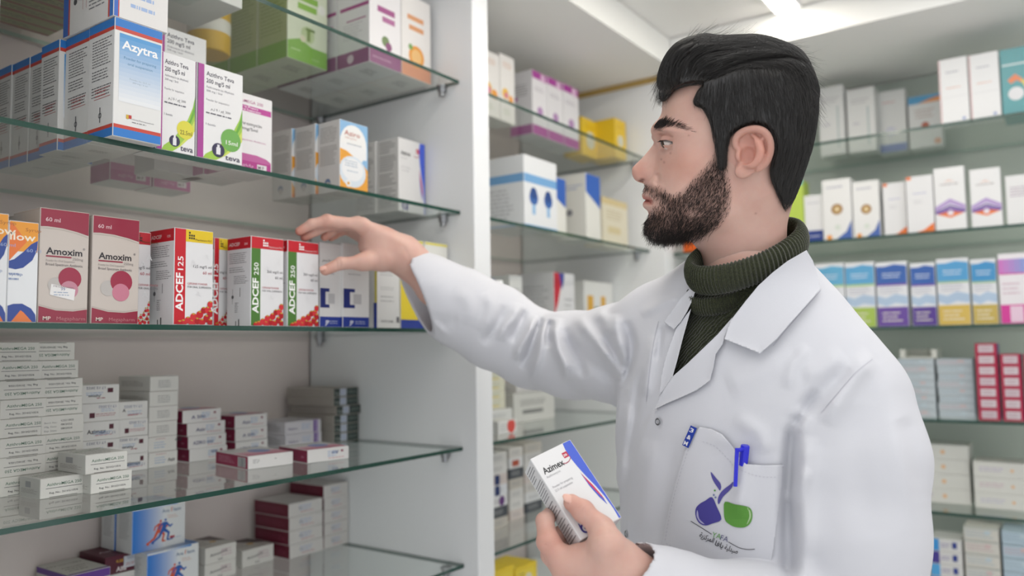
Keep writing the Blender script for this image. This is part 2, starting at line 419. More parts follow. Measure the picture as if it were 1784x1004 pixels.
def d_teva(vol, cc, tc, small=False):
    def f(p):
        k_ = min(1, p.w/.077)
        p.rect('F', 0.0, 0, 0.10, 1, '#6e6470'); p.rect('F', 0.035, 0, 0.155, 1, '#b0429c'); p.rect('L', 0, 0, 1, 1, '#8d8290')
        p.rect('L', 0, .8, 1, 1, '#c14aa8'); p.lines('L', 0.1, .3, .9, .7, 12, '#cfc8d2')
        p.poly('F', [(1, 0.62), (0.93, 0.5), (0.80, 0.36), (0.62, 0.24), (0.42, 0.13), (0.20, 0.05), (0.15, 0.0), (0.42, 0), (0.62, 0.07), (0.82, 0.2), (1, 0.32)], '#a4cf4e')
        p.poly('F', [(1, 0.62), (0.95, 0.5), (0.86, 0.37), (0.72, 0.26), (0.85, 0.30), (1, 0.45)], '#6eb23e')
        p.poly('F', [(1, 0.38), (0.86, 0.26), (0.7, 0.14), (0.52, 0.04), (0.62, 0.07), (0.82, 0.16), (1, 0.26)], '#d7e36a')
        p.text('F', 'Azithro Teva', 0.20, 0.885, 6.6, '#33304a', 0.008, wmax=46*k_)
        p.text('F', '200 mg/5 ml', 0.20, 0.81, 6.4, '#33304a', 0.008, wmax=39*k_)
        p.text('F', 'Azithromycin (as dihydrate)', 0.20, 0.755, 3.2, '#8b8b96', 0, wmax=46*k_); p.text('F', '200 mg / 5ml', 0.20, 0.715, 3.0, '#8b8b96', 0, wmax=26*k_)
        p.text('F', 'Powder for suspension', 0.20, 0.62, 3.2, '#a2a2a8', 0, wmax=38*k_)
        p.text('F', '\u0645\u0644 5 / \u0645\u063a 200', 0.30, 0.53, 3.2, '#55555f', 0.0, wmax=34*k_)
        p.lines('F', 0.2, 0.47, 0.86, 0.51, 1, '#6a6a74')
        p.text('F', '1 bottle', 0.20, 0.36, 3.2, '#8b8b96', 0, wmax=16*k_)
        if not small:
            p.disc('F', 0.74, 0.25, 0.22, cc); p.disc('F', 0.76, 0.235, 0.16, '#ffffff' if False else cc)
            p.text('F', vol, 0.76, 0.20, 6.2, tc, 0.012, wmax=24*k_, align='c')
            p.disc('F', 0.47, 0.115, 0.135, '#332f52')
            p.rect('F', 0.425, 0.07, 0.515, 0.145, '#f0f0f4'); p.rect('F', 0.445, 0.145, 0.495, 0.175, '#f0f0f4')
            p.text('F', 'teva', 0.62, 0.03, 8.2, '#4a4660', 0.012, wmax=25*k_)
        else:
            p.disc('F', 0.82, 0.22, 0.13, '#e8e040')
        p.lines('B', 0.25, 0.4, 0.75, 0.6, 3, '#7a7a7e')
    return f
def d_mega200(p):
    p.text('F', 'AzithroMEGA 200', -0.05, 0.885, 5.0, '#b9558f', 0.004, wmax=60)
    p.rect('F', 0.0, 0.775, 0.97, 0.85, '#c23f9c'); p.text('F', 'Powder to Prepare', 0.02, 0.82, 3.2, '#ffffff', 0.01, wmax=50); p.text('F', '60ml Oral Suspension', 0.0, 0.785, 3.2, '#ffffff', 0.01, wmax=54)
    p.text('F', 'Azithromycin', 0.0, 0.60, 5.4, '#4a4a50', 0.008, wmax=54); p.text('F', '200mg/5ml', 0.08, 0.535, 5.0, '#4a4a50', 0.006, wmax=46)
    p.text('F', 'Broad Spectrum Antibiotic', 0.0, 0.40, 3.2, '#d08bb0', 0, wmax=62)
    p.poly('F', [(0, 0.0), (0.97, 0.0), (0.97, 0.17), (0.85, 0.21), (0.6, 0.235), (0, 0.235)], '#c765a4'); p.rect('F', 0, 0.0, 0.97, 0.145, '#b93d90')
    p.text('F', '\u0645\u064a\u062c\u0627\u0641\u0627\u0631\u0645', 0.2, 0.075, 4.4, '#f0d8e8', 0.0, wmax=24); p.rect('F', 0.62, 0.05, 0.86, 0.125, '#e9e4e8'); p.text('F', 'M\u00b7P', 0.645, 0.066, 5.5, '#5a4250', 0.01, wmax=11)
    p.rect('L', 0, 0, 1, .235, '#c765a4'); p.lines('L', .1, .4, .9, .9, 16)
def d_aziro(p):
    p.rect('F', 0, 0, 1, 1, '#8fbfe6'); p.disc('F', 0.48, 0.68, 0.47, '#f6f6f4', ry=0.28); p.rect('F', 0.0, 0.5, 0.95, 0.68, '#f4f5f6')
    p.poly('F', [(0, 0.60), (0.25, 0.58), (0.55, 0.50), (0.85, 0.42), (1, 0.36), (1, 0.0), (0.0, 0.0)], '#f0a93a')
    p.disc('F', 0.45, 0.3, 0.47, '#dfeaf4', ry=0.22); p.disc('F', 0.45, 0.33, 0.38, '#f4f6f8', ry=0.16)
    p.text('F', 'Aziro', 0.16, 0.80, 9, '#b8553f', 0.01, wmax=46); p.text('F', '200mg/5ml', 0.18, 0.755, 3.4, '#c98d7c', 0, wmax=40); p.lines('F', 0.25, 0.67, 0.8, 0.70, 1, '#70869c')
    p.lines('F', 0.18, 0.36, 0.72, 0.46, 3, '#9fb4c8'); p.lines('F', 0.25, 0.29, 0.7, 0.32, 1, '#9fb4c8')
    p.disc('F', 0.3, 0.13, 0.10, '#f4f4f4'); p.disc('F', 0.3, 0.13, 0.04, '#e0a020')
    p.rect('F', 0, 0, 1, 0.06, '#ee8a2c')
    for (a, b) in ((0.7, 0.93), (0.38, 0.66)): p.lines('L', 0.1, a, 0.9, b, int((b-a)*36), '#97928f')
    p.disc('L', 0.45, 0.14, 0.13, '#6f84a8'); p.disc('L', 0.45, 0.11, 0.1, '#c9c4c0')
    p.lines('B', 0.2, 0.3, 0.7, 0.6, 4, '#7a7a7e')
def d_azimex(p, full=True):
    p.poly('F', [(0.80, 1), (1, 1), (1, 0.0), (0.94, 0.0), (0.955, 0.12), (0.94, 0.28), (0.90, 0.42), (0.84, 0.56), (0.795, 0.70), (0.77, 0.82), (0.775, 0.92)], '#4966dc')
    p.poly('F', [(0.775, 0.62), (0.86, 0.44), (0.90, 0.30), (0.895, 0.185), (0.83, 0.30), (0.785, 0.45)], '#4a5fd2')
    p.poly('F', [(0.775, 0.62), (0.86, 0.44), (0.90, 0.30), (0.905, 0.24), (0.855, 0.34), (0.80, 0.48)], '#d8335e')
    p.text('F', 'Azimex', 0.09, 0.775, 8.4, '#17171c', 0.022, wmax=28.5); p.text('F', 'Azithromycin', 0.09, 0.725, 3.0, '#a9a9ae', 0, wmax=19)
    p.rect('F', 0.655, 0.835, 0.775, 0.90, '#c9304f'); p.text('F', '200', 0.665, 0.853, 3.0, '#ffffff', 0.02, wmax=4.6)
    pts = [(0.57, 0.80), (0.62, 0.785), (0.70, 0.79), (0.77, 0.815), (0.79, 0.838)]
    p.poly('F', pts+[(x, y-0.010) for x, y in reversed(pts)], '#b4405c')
    p.text('F', 'Powder for preparing', 0.09, 0.60, 2.9, '#a9a9ae', 0, wmax=27); p.text('F', '22.5 ml suspension', 0.09, 0.555, 2.9, '#a9a9ae', 0, wmax=24)
    if full:
        p.ring('F', 0.22, 0.085, 0.105, 0.038, '#3a3691'); p.disc('F', 0.22, 0.085, 0.028, '#3a3691'); p.poly('F', [(0.115, .09), (.15, .09), (.15, .15), (.13, .16)], '#3a3691')
        p.poly('F', [(0.30, 0.02), (0.335, .02), (0.345, .13), (0.31, .13)], '#3a3691')
    for a, b, c in ((0.80, 0.97, 5), (0.56, 0.78, 7), (0.36, 0.53, 5), (0.06, 0.33, 8)): p.lines('L', 0.08, a, 0.90, b, c, '#66666c', dash=False, fill=0.25, ragged=.4)
    p.lines('B', 0.2, 0.3, 0.8, 0.7, 4, '#9a9a9e')
def d_amoxim(sticker):
    def f(p):
        m = '#97243f'
        p.poly('F', [(0, 1), (1, 1), (1, 0.79), (0.75, 0.815), (0.45, 0.835), (0.15, 0.84), (0, 0.835)], m)
        p.poly('F', [(0, 0.825), (0.15, 0.83), (0.45, 0.825), (0.75, 0.805), (1, 0.775), (1, 0.768), (0.7, 0.80), (0.4, 0.817), (0, 0.817)], '#bdb4ab')
        p.poly('F', [(0, 0), (1, 0), (1, 0.125), (0.7, 0.105), (0.35, 0.11), (0, 0.145)], m)
        p.poly('F', [(0, 0.16), (0.35, 0.125), (0.7, 0.12), (1, 0.14), (1, 0.133), (0.7, 0.113), (0.35, 0.117), (0, 0.152)], '#bdb4ab')
        p.text('F', '60 ml', 0.11, 0.885, 5.2, '#e9cfd4', 0.004, wmax=17)
        p.text('F', 'Amoxim', 0.13, 0.60, 8.4, '#232028', 0.022, wmax=43); p.text('F', '\u00ae', 0.87, 0.655, 3, '#6b6b70', 0)
        p.rect('F', 0.13, 0.575, 0.64, 0.588, m); p.text('F', '250mg', 0.66, 0.558, 3.4, '#908a88', 0, wmax=13)
        p.text('F', 'Powder for Oral Suspension', 0.13, 0.535, 2.8, '#a39b97', 0, wmax=34); p.text('F', 'Broad Spectrum Antibiotic', 0.13, 0.50, 3.4, '#6f686a', 0.002, wmax=44)
        p.disc('F', 0.34, 0.33, 0.16, '#c2bdb9'); p.disc('F', 0.62, 0.395, 0.235, '#a12545'); p.disc('F', 0.61, 0.295, 0.185, '#cf8096' if not sticker else '#c98a9c')
        p.text('F', 'MP', 0.10, 0.025, 4.6, '#e8d9cf', 0.02, wmax=9); p.text('F', 'Megapharm', 0.37, 0.025, 4.6, '#c77f86', 0.0, wmax=34)
        if sticker:
            p.poly('F', [(0.22, 0.245), (0.71, 0.20), (0.735, 0.30), (0.25, 0.34)], '#f0efee'); p.text('F', 'MEGAPHARM', 0.29, 0.315, 2.2, '#7a6a72', 0, wmax=24, rot=-4); p.text('F', '99', 0.44, 0.285, 4, '#5a6aa0', 0.0)
            p.lines('F', 0.3, 0.235, 0.65, 0.28, 2, '#9fb0c8')
        p.rect('R', 0, 0, 1, 0.14, m); p.lines('L', 0.2, 0.2, 0.9, 0.8, 20, '#a39b97')
        p.poly('L', [(0, 1), (1, 1), (1, .985), (0, .985)], '#c9b9b0')
    return f
def strawberries(p, face='F'):
    r = random.Random(5)
    for (x, y) in [(0.25, 0.02), (0.36, 0.05), (0.47, 0.02), (0.50, 0.085), (0.60, 0.04), (0.66, 0.11), (0.72, 0.03), (0.76, 0.155), (0.84, 0.07), (0.87, 0.16), (0.93, 0.22), (0.97, 0.12), (0.96, 0.03), (0.15, 0.01)]:
        p.disc(face, min(x, .93), y, 0.075+0.02*r.random(), r.choice(['#c9202a', '#b51822', '#d8323a']), 12)
        p.poly(face, [(min(x, .93)-.05, y+.03), (min(x, .93), y+.038), (min(x, .93)+.05, y+.028), (min(x, .93), y+.02)], '#c9a83a')
        
def d_adcef(n, stripe, top):
    def f(p):
        red = '#cc1f2e'
        p.rect('F', 0, 0.865, 1, 1, top); p.rect('F', 0, 0, 0.285, 1 if n == '125' else 0.865, stripe)
        if n == '125': p.rect('F', 0, 0.865, 0.285, 1, red)
        p.rect('L', 0, 0.865, 1, 1, red); p.rect('R', 0, 0.865, 1, 1, red)
        p.rect('T', 0, 0, 1, 1, '#b8202c')
        p.text('L', 'ADCEF', 0.08, 0.905, 5.2, '#f3dede', 0.018, wmax=26); p.text('L', n, 0.72, 0.905, 3.4, '#f3dede', 0.01, wmax=8)
        p.text('F', 'ADCEF', 0.225, 0.14, 11.0, '#ffffff', 0.03, wmax=53, rot=90); p.text('F', n, 0.225, 0.565, 8.6, '#ffffff', 0.01, wmax=19, rot=90)
        for i in range(3):
            for j in range(3):
                if (i, j) in ((2, 2), (1, 2)) : continue
                p.rect('F', 0.36+i*0.055, 0.895+j*0.028, 0.40+i*0.055, 0.915+j*0.028, '#2a2a2a' if n == '125' else '#ffffff')
        p.text('F', 'Pharmacare PLC', 0.53, 0.885, 2.7, '#5a4a1a' if n == '125' else '#f0dcdc', 0.004, wmax=26)
        p.text('F', n+' mg/5 ml', 0.96, 0.60, 4.0, '#55555a', 0, wmax=29, align='r'); p.text('F', '60 ml', 0.96, 0.535, 4.4, '#c04a58' if n == '125' else '#6a6a70', 0, wmax=14, align='r')
        p.text('F', 'CEFDINIR POWDER', 0.34, 0.42, 2.9, '#c05a64', 0, wmax=31); p.text('F', 'FOR ORAL SUSPENSION', 0.34, 0.385, 2.9, '#6a6a70', 0.002, wmax=37)
        for (x, y, q) in ((0.75, 0.70, 9), (0.55, 0.3, 9), (0.42, 0.62, 9)): p.text('F', 'A', x, y, q, '#ececee', 0.01)
        strawberries(p)
        p.lines('L', 0.10, 0.70, 0.9, 0.83, 6, '#8c8c90'); p.lines('L', 0.10, 0.60, 0.75, 0.67, 3, '#8c8c90'); p.lines('L', 0.3, 0.47, 0.92, 0.57, 5, '#8c8c90')
        p.disc('L', 0.25, 0.33, 0.05, '#66666a', 10); p.rect('L', 0.245, .25, .255, .42, '#77777a'); p.rect('L', 0.55, .33, .57, .43, '#77777a'); p.lines('L', 0.35, 0.15, 0.5, 0.27, 6, '#8c8c90')
        p.rect('L', 0.38, 0, 0.41, 0.06, '#444'+'444'); p.rect('L', 0.5, 0, 0.54, 0.08, '#444444')
    return f
def d_llow(p):
    p.rect('F', 0, 0.70, 1, 1, '#f0a02c'); p.poly('F', [(0, 0.98), (0.1, 0.98), (0.6, 0.80), (0, 0.60)], '#ee7a30')
    p.poly('F', [(1, 0.82), (0.75, 0.78), (0.5, 0.70), (0.2, 0.62), (0, 0.60), (0, 0.53), (0.25, 0.52), (0.5, 0.54), (0.8, 0.62), (0.95, 0.72)], '#27479a')
    p.poly('F', [(0.30, 0.70), (0.0, 0.60), (0, 0.72), (0.3, 0.8)], '#ee7a30')
    p.text('F', 'llow', 0.04, 0.81, 9, '#fdf3df', 0.012, wmax=33); p.text('F', 'Syrup', 0.55, 0.905, 4.2, '#b06a28', 0, wmax=20); p.text('F', '60 ml', 0.60, 0.70, 4.0, '#9fb2dc', 0, wmax=17)
    p.text('F', 'syrup', 0.05, 0.46, 3.6, '#6d84b4', 0, wmax=16); p.lines('F', 0.03, 0.40, 0.4, 0.5, 2, '#8c9cc0')
    p.poly('F', [(0, 0), (1, 0), (0.95, 0.08), (0.8, 0.14), (0.5, 0.185), (0.2, 0.18), (0, 0.16)], '#27479a')
    p.poly('F', [(0.15, 0), (0.85, 0), (0.55, 0.10), (0.45, 0.12)], '#ee8038')
    p.rect('T', 0, 0, 1, 1, '#e8b060')
def d_cblue(p):
    p.rect('F', 0, 0, 1, 0.125, '#2a409c'); p.rect('L', 0, 0, 1, 0.125, '#2a409c')
    p.poly('F', [(0.03, 0.23), (0.45, 0.23), (0.45, 0.27), (0.27, 0.27), (0.27, 0.42), (0.45, 0.42), (0.45, 0.46), (0.03, 0.46)], '#26347e')
    p.rect('F', 0.40, 0.28, 0.70, 0.40, '#c9c9cb'); p.text('F', '\ufeae\ufe92\ufef4\ufe9f\ufeae\ufed8', 0.1, 0.78, 6, '#55565c', 0, wmax=36); p.lines('F', 0.2, 0.62, 0.8, 0.65, 1, '#b0b0b4')
    p.text('F', 'JP', 0.25, 0.035, 7, '#e9ecf6', 0.03, wmax=9); p.lines('F', 0.47, 0.035, 0.85, 0.085, 2, '#c6cee8')
    p.rect('T', 0, 0, 1, 1, '#e5e5e2')
def d_yellowtrim(p):
    p.lines('F', 0.12, 0.62, 0.9, 0.68, 2, '#b9b9bb'); p.lines('F', 0.15, 0.45, 0.75, 0.5, 2, '#b9b9bb'); p.lines('F', 0.15, 0.3, 0.8, 0.4, 2, '#b9b9bb'); p.text('F', 'REPCAM', 0.18, 0.07, 4.4, '#77777c', 0.006, wmax=30)
    p.rect('F', 0.85, 0.07, 0.97, 0.14, '#6a6a72')
    p.rect('F', 0, 0.97, 1, 1, '#e8dc5a'); p.rect('L', 0.85, 0, 1, .3, '#2a409c'); p.rect('L', .9, .3, 1, .9, '#e8d84a')
def d_yellowfront(p):
    p.rect('F', 0, 0.10, 1, 0.83, '#f0d83a'); p.rect('F', 0, 0, 1, 0.10, '#2a409c'); p.poly('F', [(0, .83), (1, .75), (1, .8), (0, .88)], '#2a409c'); p.rect('F', 0, .97, 1, 1, '#e8dc5a')
def d_mega250(up=True, batch=False):
    def f(p):
        r = 0 if up else 180
        if batch:
            for i, (a, b) in enumerate((('Batch No.:', 'C221002'), ('Mfg. Date:', '08/2022'), ('Exp. Date:', '08/2024'))):
                p.text('F', a, 0.07, 0.58-i*0.22, 2.3, '#8d8d90', 0, wmax=21); p.text('F', b, 0.45, 0.66-i*0.22, 2.7, '#4a4a4e', 0.004, wmax=18)
            return
        g = '#4f7a63'
        if up:
            p.text('F', 'AzithroMEGA 250', 0.14, 0.60, 4.0, g, 0.006, wmax=46); p.rect('F', 0.12, 0.47, 0.93, 0.492, INK); p.text('F', 'Reg. No.: 2016G/105/6', 0.20, 0.20, 2.7, '#55555a', 0.01, wmax=38)
            p.rect('F', 0.2, 0.012, 0.82, 0.05, '#4e4a46')
        else:
            p.text('F', 'AzithroMEGA 250', 0.88, 0.36, 4.0, g, 0.006, wmax=46, rot=180); p.rect('F', 0.10, 0.50, 0.90, 0.522, INK); p.text('F', 'Reg. No.: 2016G/105/6', 0.82, 0.76, 2.7, '#55555a', 0.01, wmax=38, rot=180)
            p.rect('F', 0.15, 0.95, 0.8, 0.985, '#4e4a46')
        p.rect('L', 0.30, 0.50, 0.55, 0.80, '#b3b3b6'); p.lines('L', 0.1, 0.2, 0.9, 0.45, 4, '#b0a8a4'); p.lines('T', 0.1, 0.1, 0.9, 0.9, 7, '#a3a09a')
        p.poly('T', [(0.05, 0.5), (0.5, 0.62), (0.95, 0.85), (0.95, 0.9), (0.5, 0.68), (0.05, 0.56)], '#bac6b4')
    return f
def stamp(p, x=0.5, y=0.55, s='17.12.2022', rot=0):
    p.text('F', s, x, y, 4.2, '#5a6a9a', 0.004, wmax=30, rot=rot); p.lines('F', 0.3, 0.25, 0.8, 0.5, 2, '#a8c0e0'); p.lines('F', 0.35, 0.2, 0.85, 0.3, 1, '#c06a78')
def d_azimexs(v):
    def f(p):
        bx = '#5e2838'
        if v == 0: p.text('F', 'Azimex', 0.14, 0.36, 6.6, '#2a2630', 0.02, wmax=30); p.rect('F', 0.72, 0.55, 0.84, 0.82, bx); stamp(p, 0.88, 0.42, rot=180)
        elif v == 1: p.rect('F', 0.20, 0.2, 0.34, 0.48, bx); p.text('F', '17.12.2022', 0.9, 0.85, 4, '#4a5a90', 0.004, wmax=28, rot=180); p.lines('F', 0.36, 0.25, 0.9, 0.45, 2, '#c06a78'); p.lines('F', 0.5, .5, .85, .7, 2, '#a8c0e0')
        elif v == 2: p.text('F', '17.12.2022', 0.62, 0.90, 4, '#3a4070', 0.006, wmax=30, rot=180); p.rect('F', 0.68, 0.55, 0.83, 0.80, bx); p.lines('F', 0.12, 0.42, 0.6, 0.62, 2, '#8fb0dc'); p.text('F', 'Azimex', 0.5, 0.44, 4, '#2a2630', 0.02, wmax=20, rot=180); p.lines('F', .4, .2, .65, .34, 1, '#b04a5c')
        else: p.text('F', 'A', 0.13, 0.42, 5.4, '#2a2630', 0.02); stamp(p, 0.78, 0.78, rot=180); p.lines('F', .3, .15, .7, .3, 1, '#b04a5c')
        p.rect('F', 0.2, 0.0, 0.8, 0.02, '#7a7672')
    return f
def d_stampc(v):
    def f(p):
        if v < 4: p.lines('F', 0.28, 0.2, 0.72, 0.75, 4, '#9b9b9e', ragged=.1)
        else: p.text('F', 'Azir', 0.92, 0.78 if v == 4 else 0.3, 6, '#2a2630', 0.02, wmax=14, rot=180 if v == 4 else 0, align='r' if v == 4 else 'r'); p.lines('F', 0.2, 0.2, 0.6, 0.7, 3, '#a8c0e0'); p.lines('F', .25, .8, .6, .9, 1, '#c06a78')
        p.rect('F', 0, 0.965, 1, 1, '#b04a86')
        p.lines('L', .1, .3, .8, .7, 4, '#a59f9a')
    return f
def d_azir(v):
    def f(p):
        p.rect('L', 0, 0, 1, 1, '#8e2148'); p.text('L', '500', 0.78, 0.35, 4, '#d8a0b4', 0.0, wmax=9)
        s, rt, x = [('Azir', 0, .22), ('A 500', 0, .22), ('AZIRO 500', 0, .12), ('Azi', 180, .35)][v % 4]
        p.text('F', s, x if rt == 0 else x+.4, 0.32 if rt == 0 else .75, 6.0, '#46447c', 0.018, wmax=40 if v == 2 else 30, rot=rt)
        p.lines('F', 0.48, 0.3, 0.72, 0.8, 3, '#8fb4e0'); p.lines('F', 0.5, 0.15, 0.9, 0.28, 1, '#d0707c'); p.rect('F', .8, .62, .86, .78, '#8e2148')
        p.rect('T', 0, 0, 1, 1, '#e3e1df'); p.grad('T', 0.02, 0.05, 0.98, 0.5, '#c85a7c', '#e8c0cc', 6); p.disc('T', 0.6, 0.5, 0.22, '#8a9cd0', ry=0.2)
    return f
def d_dark(p):
    p.rect('F', 0, 0.04, 1, 0.96, '#3b4844'); p.text('F', 'Gas', 0.06, 0.25, 7.0, '#b9beb8', 0.0, wmax=15); p.rect('F', 0.26, 0.1, 0.52, 0.95, '#cfd3dd'); p.lines('F', 0.29, 0.2, 0.5, 0.85, 3, '#8fa8d8'); p.lines('F', 0.58, 0.3, 0.97, 0.75, 2, '#8f9a94')
    p.lines('L', 0.1, 0.2, 0.96, 0.85, 4, '#9c968f', dash=False, fill=.2)
def d_purple_small(p):
    p.rect('F', 0.78, 0, 0.84, 1, '#6f3fa0'); p.rect('F', 0.86, 0, 0.90, 1, '#8a60b8'); p.text('F', 'Azitro', 0.08, 0.35, 5, '#5a4a80', 0.008, wmax=34); p.lines('F', 0.45, 0.3, 0.7, 0.8, 3, '#a8c0e0'); p.lines('L', .1, .2, .9, .8, 4)
def d_anaflam(p):
    p.grad('F', 0.0, 0.0, 0.62, 1, '#2a7edb', '#f2f4f6', 18, True, 1.6); p.rect('F', 0, 0, 0.012, 1, '#f4f4f4')
    p.rect('F', 0, 0.955, 1, 1, '#f1f1f0'); p.grad('F', 0.3, 0.955, 0.85, 1, '#f1f1f0', '#4f93dc', 8, True)
    p.text('F', 'Ana', 0.55, 0.80, 6.2, '#3c6a98', 0.006, wmax=14); p.text('F', 'f', 0.715, 0.79, 9, '#d8604a', 0.0); p.text('F', 'lam', 0.77, 0.80, 6.2, '#3c6a98', 0.006, wmax=14)
    p.text('F', 'Powder for', 0.66, 0.70, 2.4, '#d89070', 0, wmax=16); p.text('F', 'oral solution', 0.66, 0.655, 2.4, '#d89070', 0, wmax=19)
    def runner(dx, dy, c):
        q = lambda P: p.poly('F', [(dx+x*0.55, dy+y*0.5) for x, y in P], c)
        p.disc('F', dx+0.145, dy+0.50, 0.022, c)
        q([(0.20, 0.92), (0.33, 0.90), (0.28, 0.62), (0.18, 0.52), (0.12, 0.58), (0.16, 0.75)])       # trunk
        q([(0.20, 0.92), (0.06, 0.80), (0.02, 0.62), (0.06, 0.60), (0.10, 0.76), (0.20, 0.82)])       # rear arm
        q([(0.32, 0.90), (0.42, 0.72), (0.50, 0.78), (0.52, 0.72), (0.42, 0.62), (0.30, 0.78)])       # front arm
        q([(0.18, 0.60), (0.28, 0.60), (0.42, 0.40), (0.36, 0.10), (0.31, 0.12), (0.34, 0.38), (0.20, 0.48)])  # front leg
        q([(0.12, 0.60), (0.22, 0.54), (0.08, 0.24), (-0.14, 0.06), (-0.18, 0.12), (0.02, 0.30)])     # rear leg
        q([(-0.20, 0.14), (-0.11, 0.06), (-0.16, -0.02), (-0.22, 0.06)]); q([(0.30, 0.12), (0.44, 0.10), (0.44, 0.04), (0.32, 0.04)])
    runner(0.38, 0.12, '#e2603c'); runner(0.47, 0.13, '#2a62b8')
    p.rect('F', 0.70, 0.19, 0.79, 0.235, '#c03a4a'); p.rect('F', 0.72, 0.155, 0.76, 0.19, '#3a4a90'); p.lines('F', 0.77, 0.17, 0.95, 0.20, 1, '#88a4cc')
    p.lines('L', 0.2, 0.3, 0.85, 0.9, 20, '#a3a3a8'); p.rect('T', 0, 0, 1, 1, '#e6e9ee'); p.grad('T', 0.3, 0, 1, 1, '#e6e9ee', '#3f86d6', 8, True)
def d_alfacal(p):
    mr = '#5b1f33'
    p.rect('T', 0, 0, 1, 1, mr); p.text('T', 'Alfacal', 0.12, 0.42, 11, '#e2ccd2', 0.004, wmax=56); p.text('T', '0.25', 0.42, 0.2, 4.5, '#d8b8a0', 0.0)
    p.rect('F', 0, 0, 1, 1, mr); p.text('F', '0.25', 0.25, 0.60, 4.6, '#e2b23c', 0.02, wmax=12); p.text('F', 'Alfa', 0.25, 0.1, 8, '#f0e8ea', 0.02, wmax=18)
    p.rect('F', 0.42, 0.22, 0.86, 0.86, '#d9dde6'); p.text('F', '17.12.2022', 0.83, 0.80, 4, '#7a86ac', 0.0, wmax=26, rot=180); p.lines('F', .46, .3, .82, .5, 2, '#c0707c')
    p.rect('L', 0, 0, 1, 1, mr)
def d_greytop(p):
    p.rect('T', 0, 0, 1, 1, '#d5d3cc'); p.text('T', 'AMOXICARE', 0.9, 0.75, 6, '#6a6560', 0.006, wmax=60, rot=180); p.lines('T', 0.2, 0.2, 0.8, 0.55, 3, '#8a857e')
    p.rect('T', 0, 0.0, 1, 0.07, '#6a3f9c'); p.rect('F', 0, 0.8, 1, 1, '#6a3f9c'); p.rect('L', 0, .85, 1, 1, '#6a3f9c')
def d_pink875(p):
    p.rect('F', 0, 0.9, 1, 1, '#c9748e'); p.text('F', '875 mg', 0.92, 0.32, 5, '#b0406a', 0.01, wmax=22, rot=180); p.lines('F', 0.3, 0.45, 0.9, 0.8, 3, '#b9a0a8'); p.rect('T', 0, 0, 1, 1, '#dcdad4')
    p.poly('T', [(0, .3), (.5, .5), (1, .6), (1, .66), (.5, .56), (0, .4)], '#9eac98')
def d_amoxitill(p):
    p.rect('T', 0, 0, 1, 1, '#d9d5cf'); p.poly('T', [(0.45, 1), (0.55, 0.72), (0.75, 0.5), (1, 0.35), (1, 1)], '#5a484a'); p.disc('T', 0.62, 0.45, 0.10, '#d8a83a'); p.lines('T', 0.1, 0.25, 0.5, 0.8, 4, '#8a857e')
    p.text('F', 'Amoxitill', 0.15, 0.42, 5.4, '#3f3a42', 0.01, wmax=36, rot=6); p.text('F', '500', 0.4, 0.12, 4.0, '#55505a', 0, wmax=12); p.lines('F', 0.5, 0.3, 0.85, 0.8, 3, '#c9a8b4')
def d_maroon(p):
    p.rect('L', 0, 0, 1, 1, '#6e1c34'); p.lines('L', 0.1, 0.3, 0.9, 0.7, 3, '#8e4458'); p.rect('T', 0, 0, 1, 1, '#dcd7d4')
    p.lines('F', 0.3, 0.35, 0.7, 0.8, 3, '#9bb0d8'); p.lines('F', 0.35, 0.2, 0.75, 0.34, 1, '#c4707c'); p.text('F', 'Amo', 0.28, 0.5, 4, '#6a6474', 0.004, wmax=10)
def d_floral(p):
    for f in 'FLT':
        p.rect(f, 0, 0, 1, 1, '#9ba6c6')
        for i in range(9): p.disc(f, (i*0.37) % 0.9+.05, (i*0.23) % 0.9+.05, 0.09, ['#c8cf9e', '#7684ba', '#d9dce8', '#9a6f96'][i % 4], 8)
    p.rect('F', 0.25, 0.3, 0.7, 0.75, '#d9dde8'); p.rect('T', .3, .1, .7, .4, '#c8ccd8')
def d_plainprint(c1='#9aa', c2=None, top=None, bottom=None, side=None, txt=None):
    def f(p):
        if side: p.rect('L', 0, 0, 1, 1, side)
        if top: p.band(0.86, 1, top, 'FL')
        if bottom: p.band(0, 0.16, bottom, 'FL')
        p.lines('F', 0.15, 0.55, 0.8, 0.78, 4, c1 if len(c1) == 7 else '#99aaaa')
        if c2: p.rect('F', 0.2, 0.28, 0.7, 0.42, c2)
        p.lines('L', 0.15, 0.2, 0.85, 0.8, 9, '#a9a9ac')
    return f

# ------------------------------------------------------------------ cartons on the nearest cabinet
zS = [Z(h)+TH+0.0003 for h in SHELF]
ZBASE = ZB0+0.0005
gg = 'cartons on the %s of the nearest cabinet'
def X(px, py, Y): return float(hit(px, py, 1, Y)[0])
G1 = gg % 'top shelf'
gz = zS[0]
def d_green(p):
    p.rect('F', 0, 0, 1, 1, '#e4ecd2'); p.band(0, 0.2, '#7fb93a', 'FLR'); p.rect('L', 0, 0.2, 1, 1, '#b9c98e'); p.lines('L', .1, .3, .9, .9, 14, '#8fa860')
    p.poly('F', [(0, 0.2), (0.3, 0.26), (0.6, 0.2), (1, 0.12), (1, 0), (0, 0)], '#7fb93a'); p.text('F', 'BIOLANE', 0.6, .06, 3.4, '#d8ecc0', 0.0, wmax=18); p.lines('F', .1, .1, .35, .14, 1, '#d8ecc0')
    p.disc('F', 0.5, 0.33, 0.17, '#c9dba6'); p.rect('F', 0.48, .26, .56, .4, '#7e9a4a'); p.rect('F', .45, .38, .68, .41, '#6e8a3e'); p.disc('F', .38, .27, .07, '#e9e2c6')
    p.rect('F', .25, .70, .75, .77, '#8fbf52'); p.rect('F', .25, .60, .72, .67, '#8fbf52'); p.disc('F', .85, .68, .1, '#f2f5ea'); p.lines('B', .3, .35, .7, .65, 4, '#5e5e60')
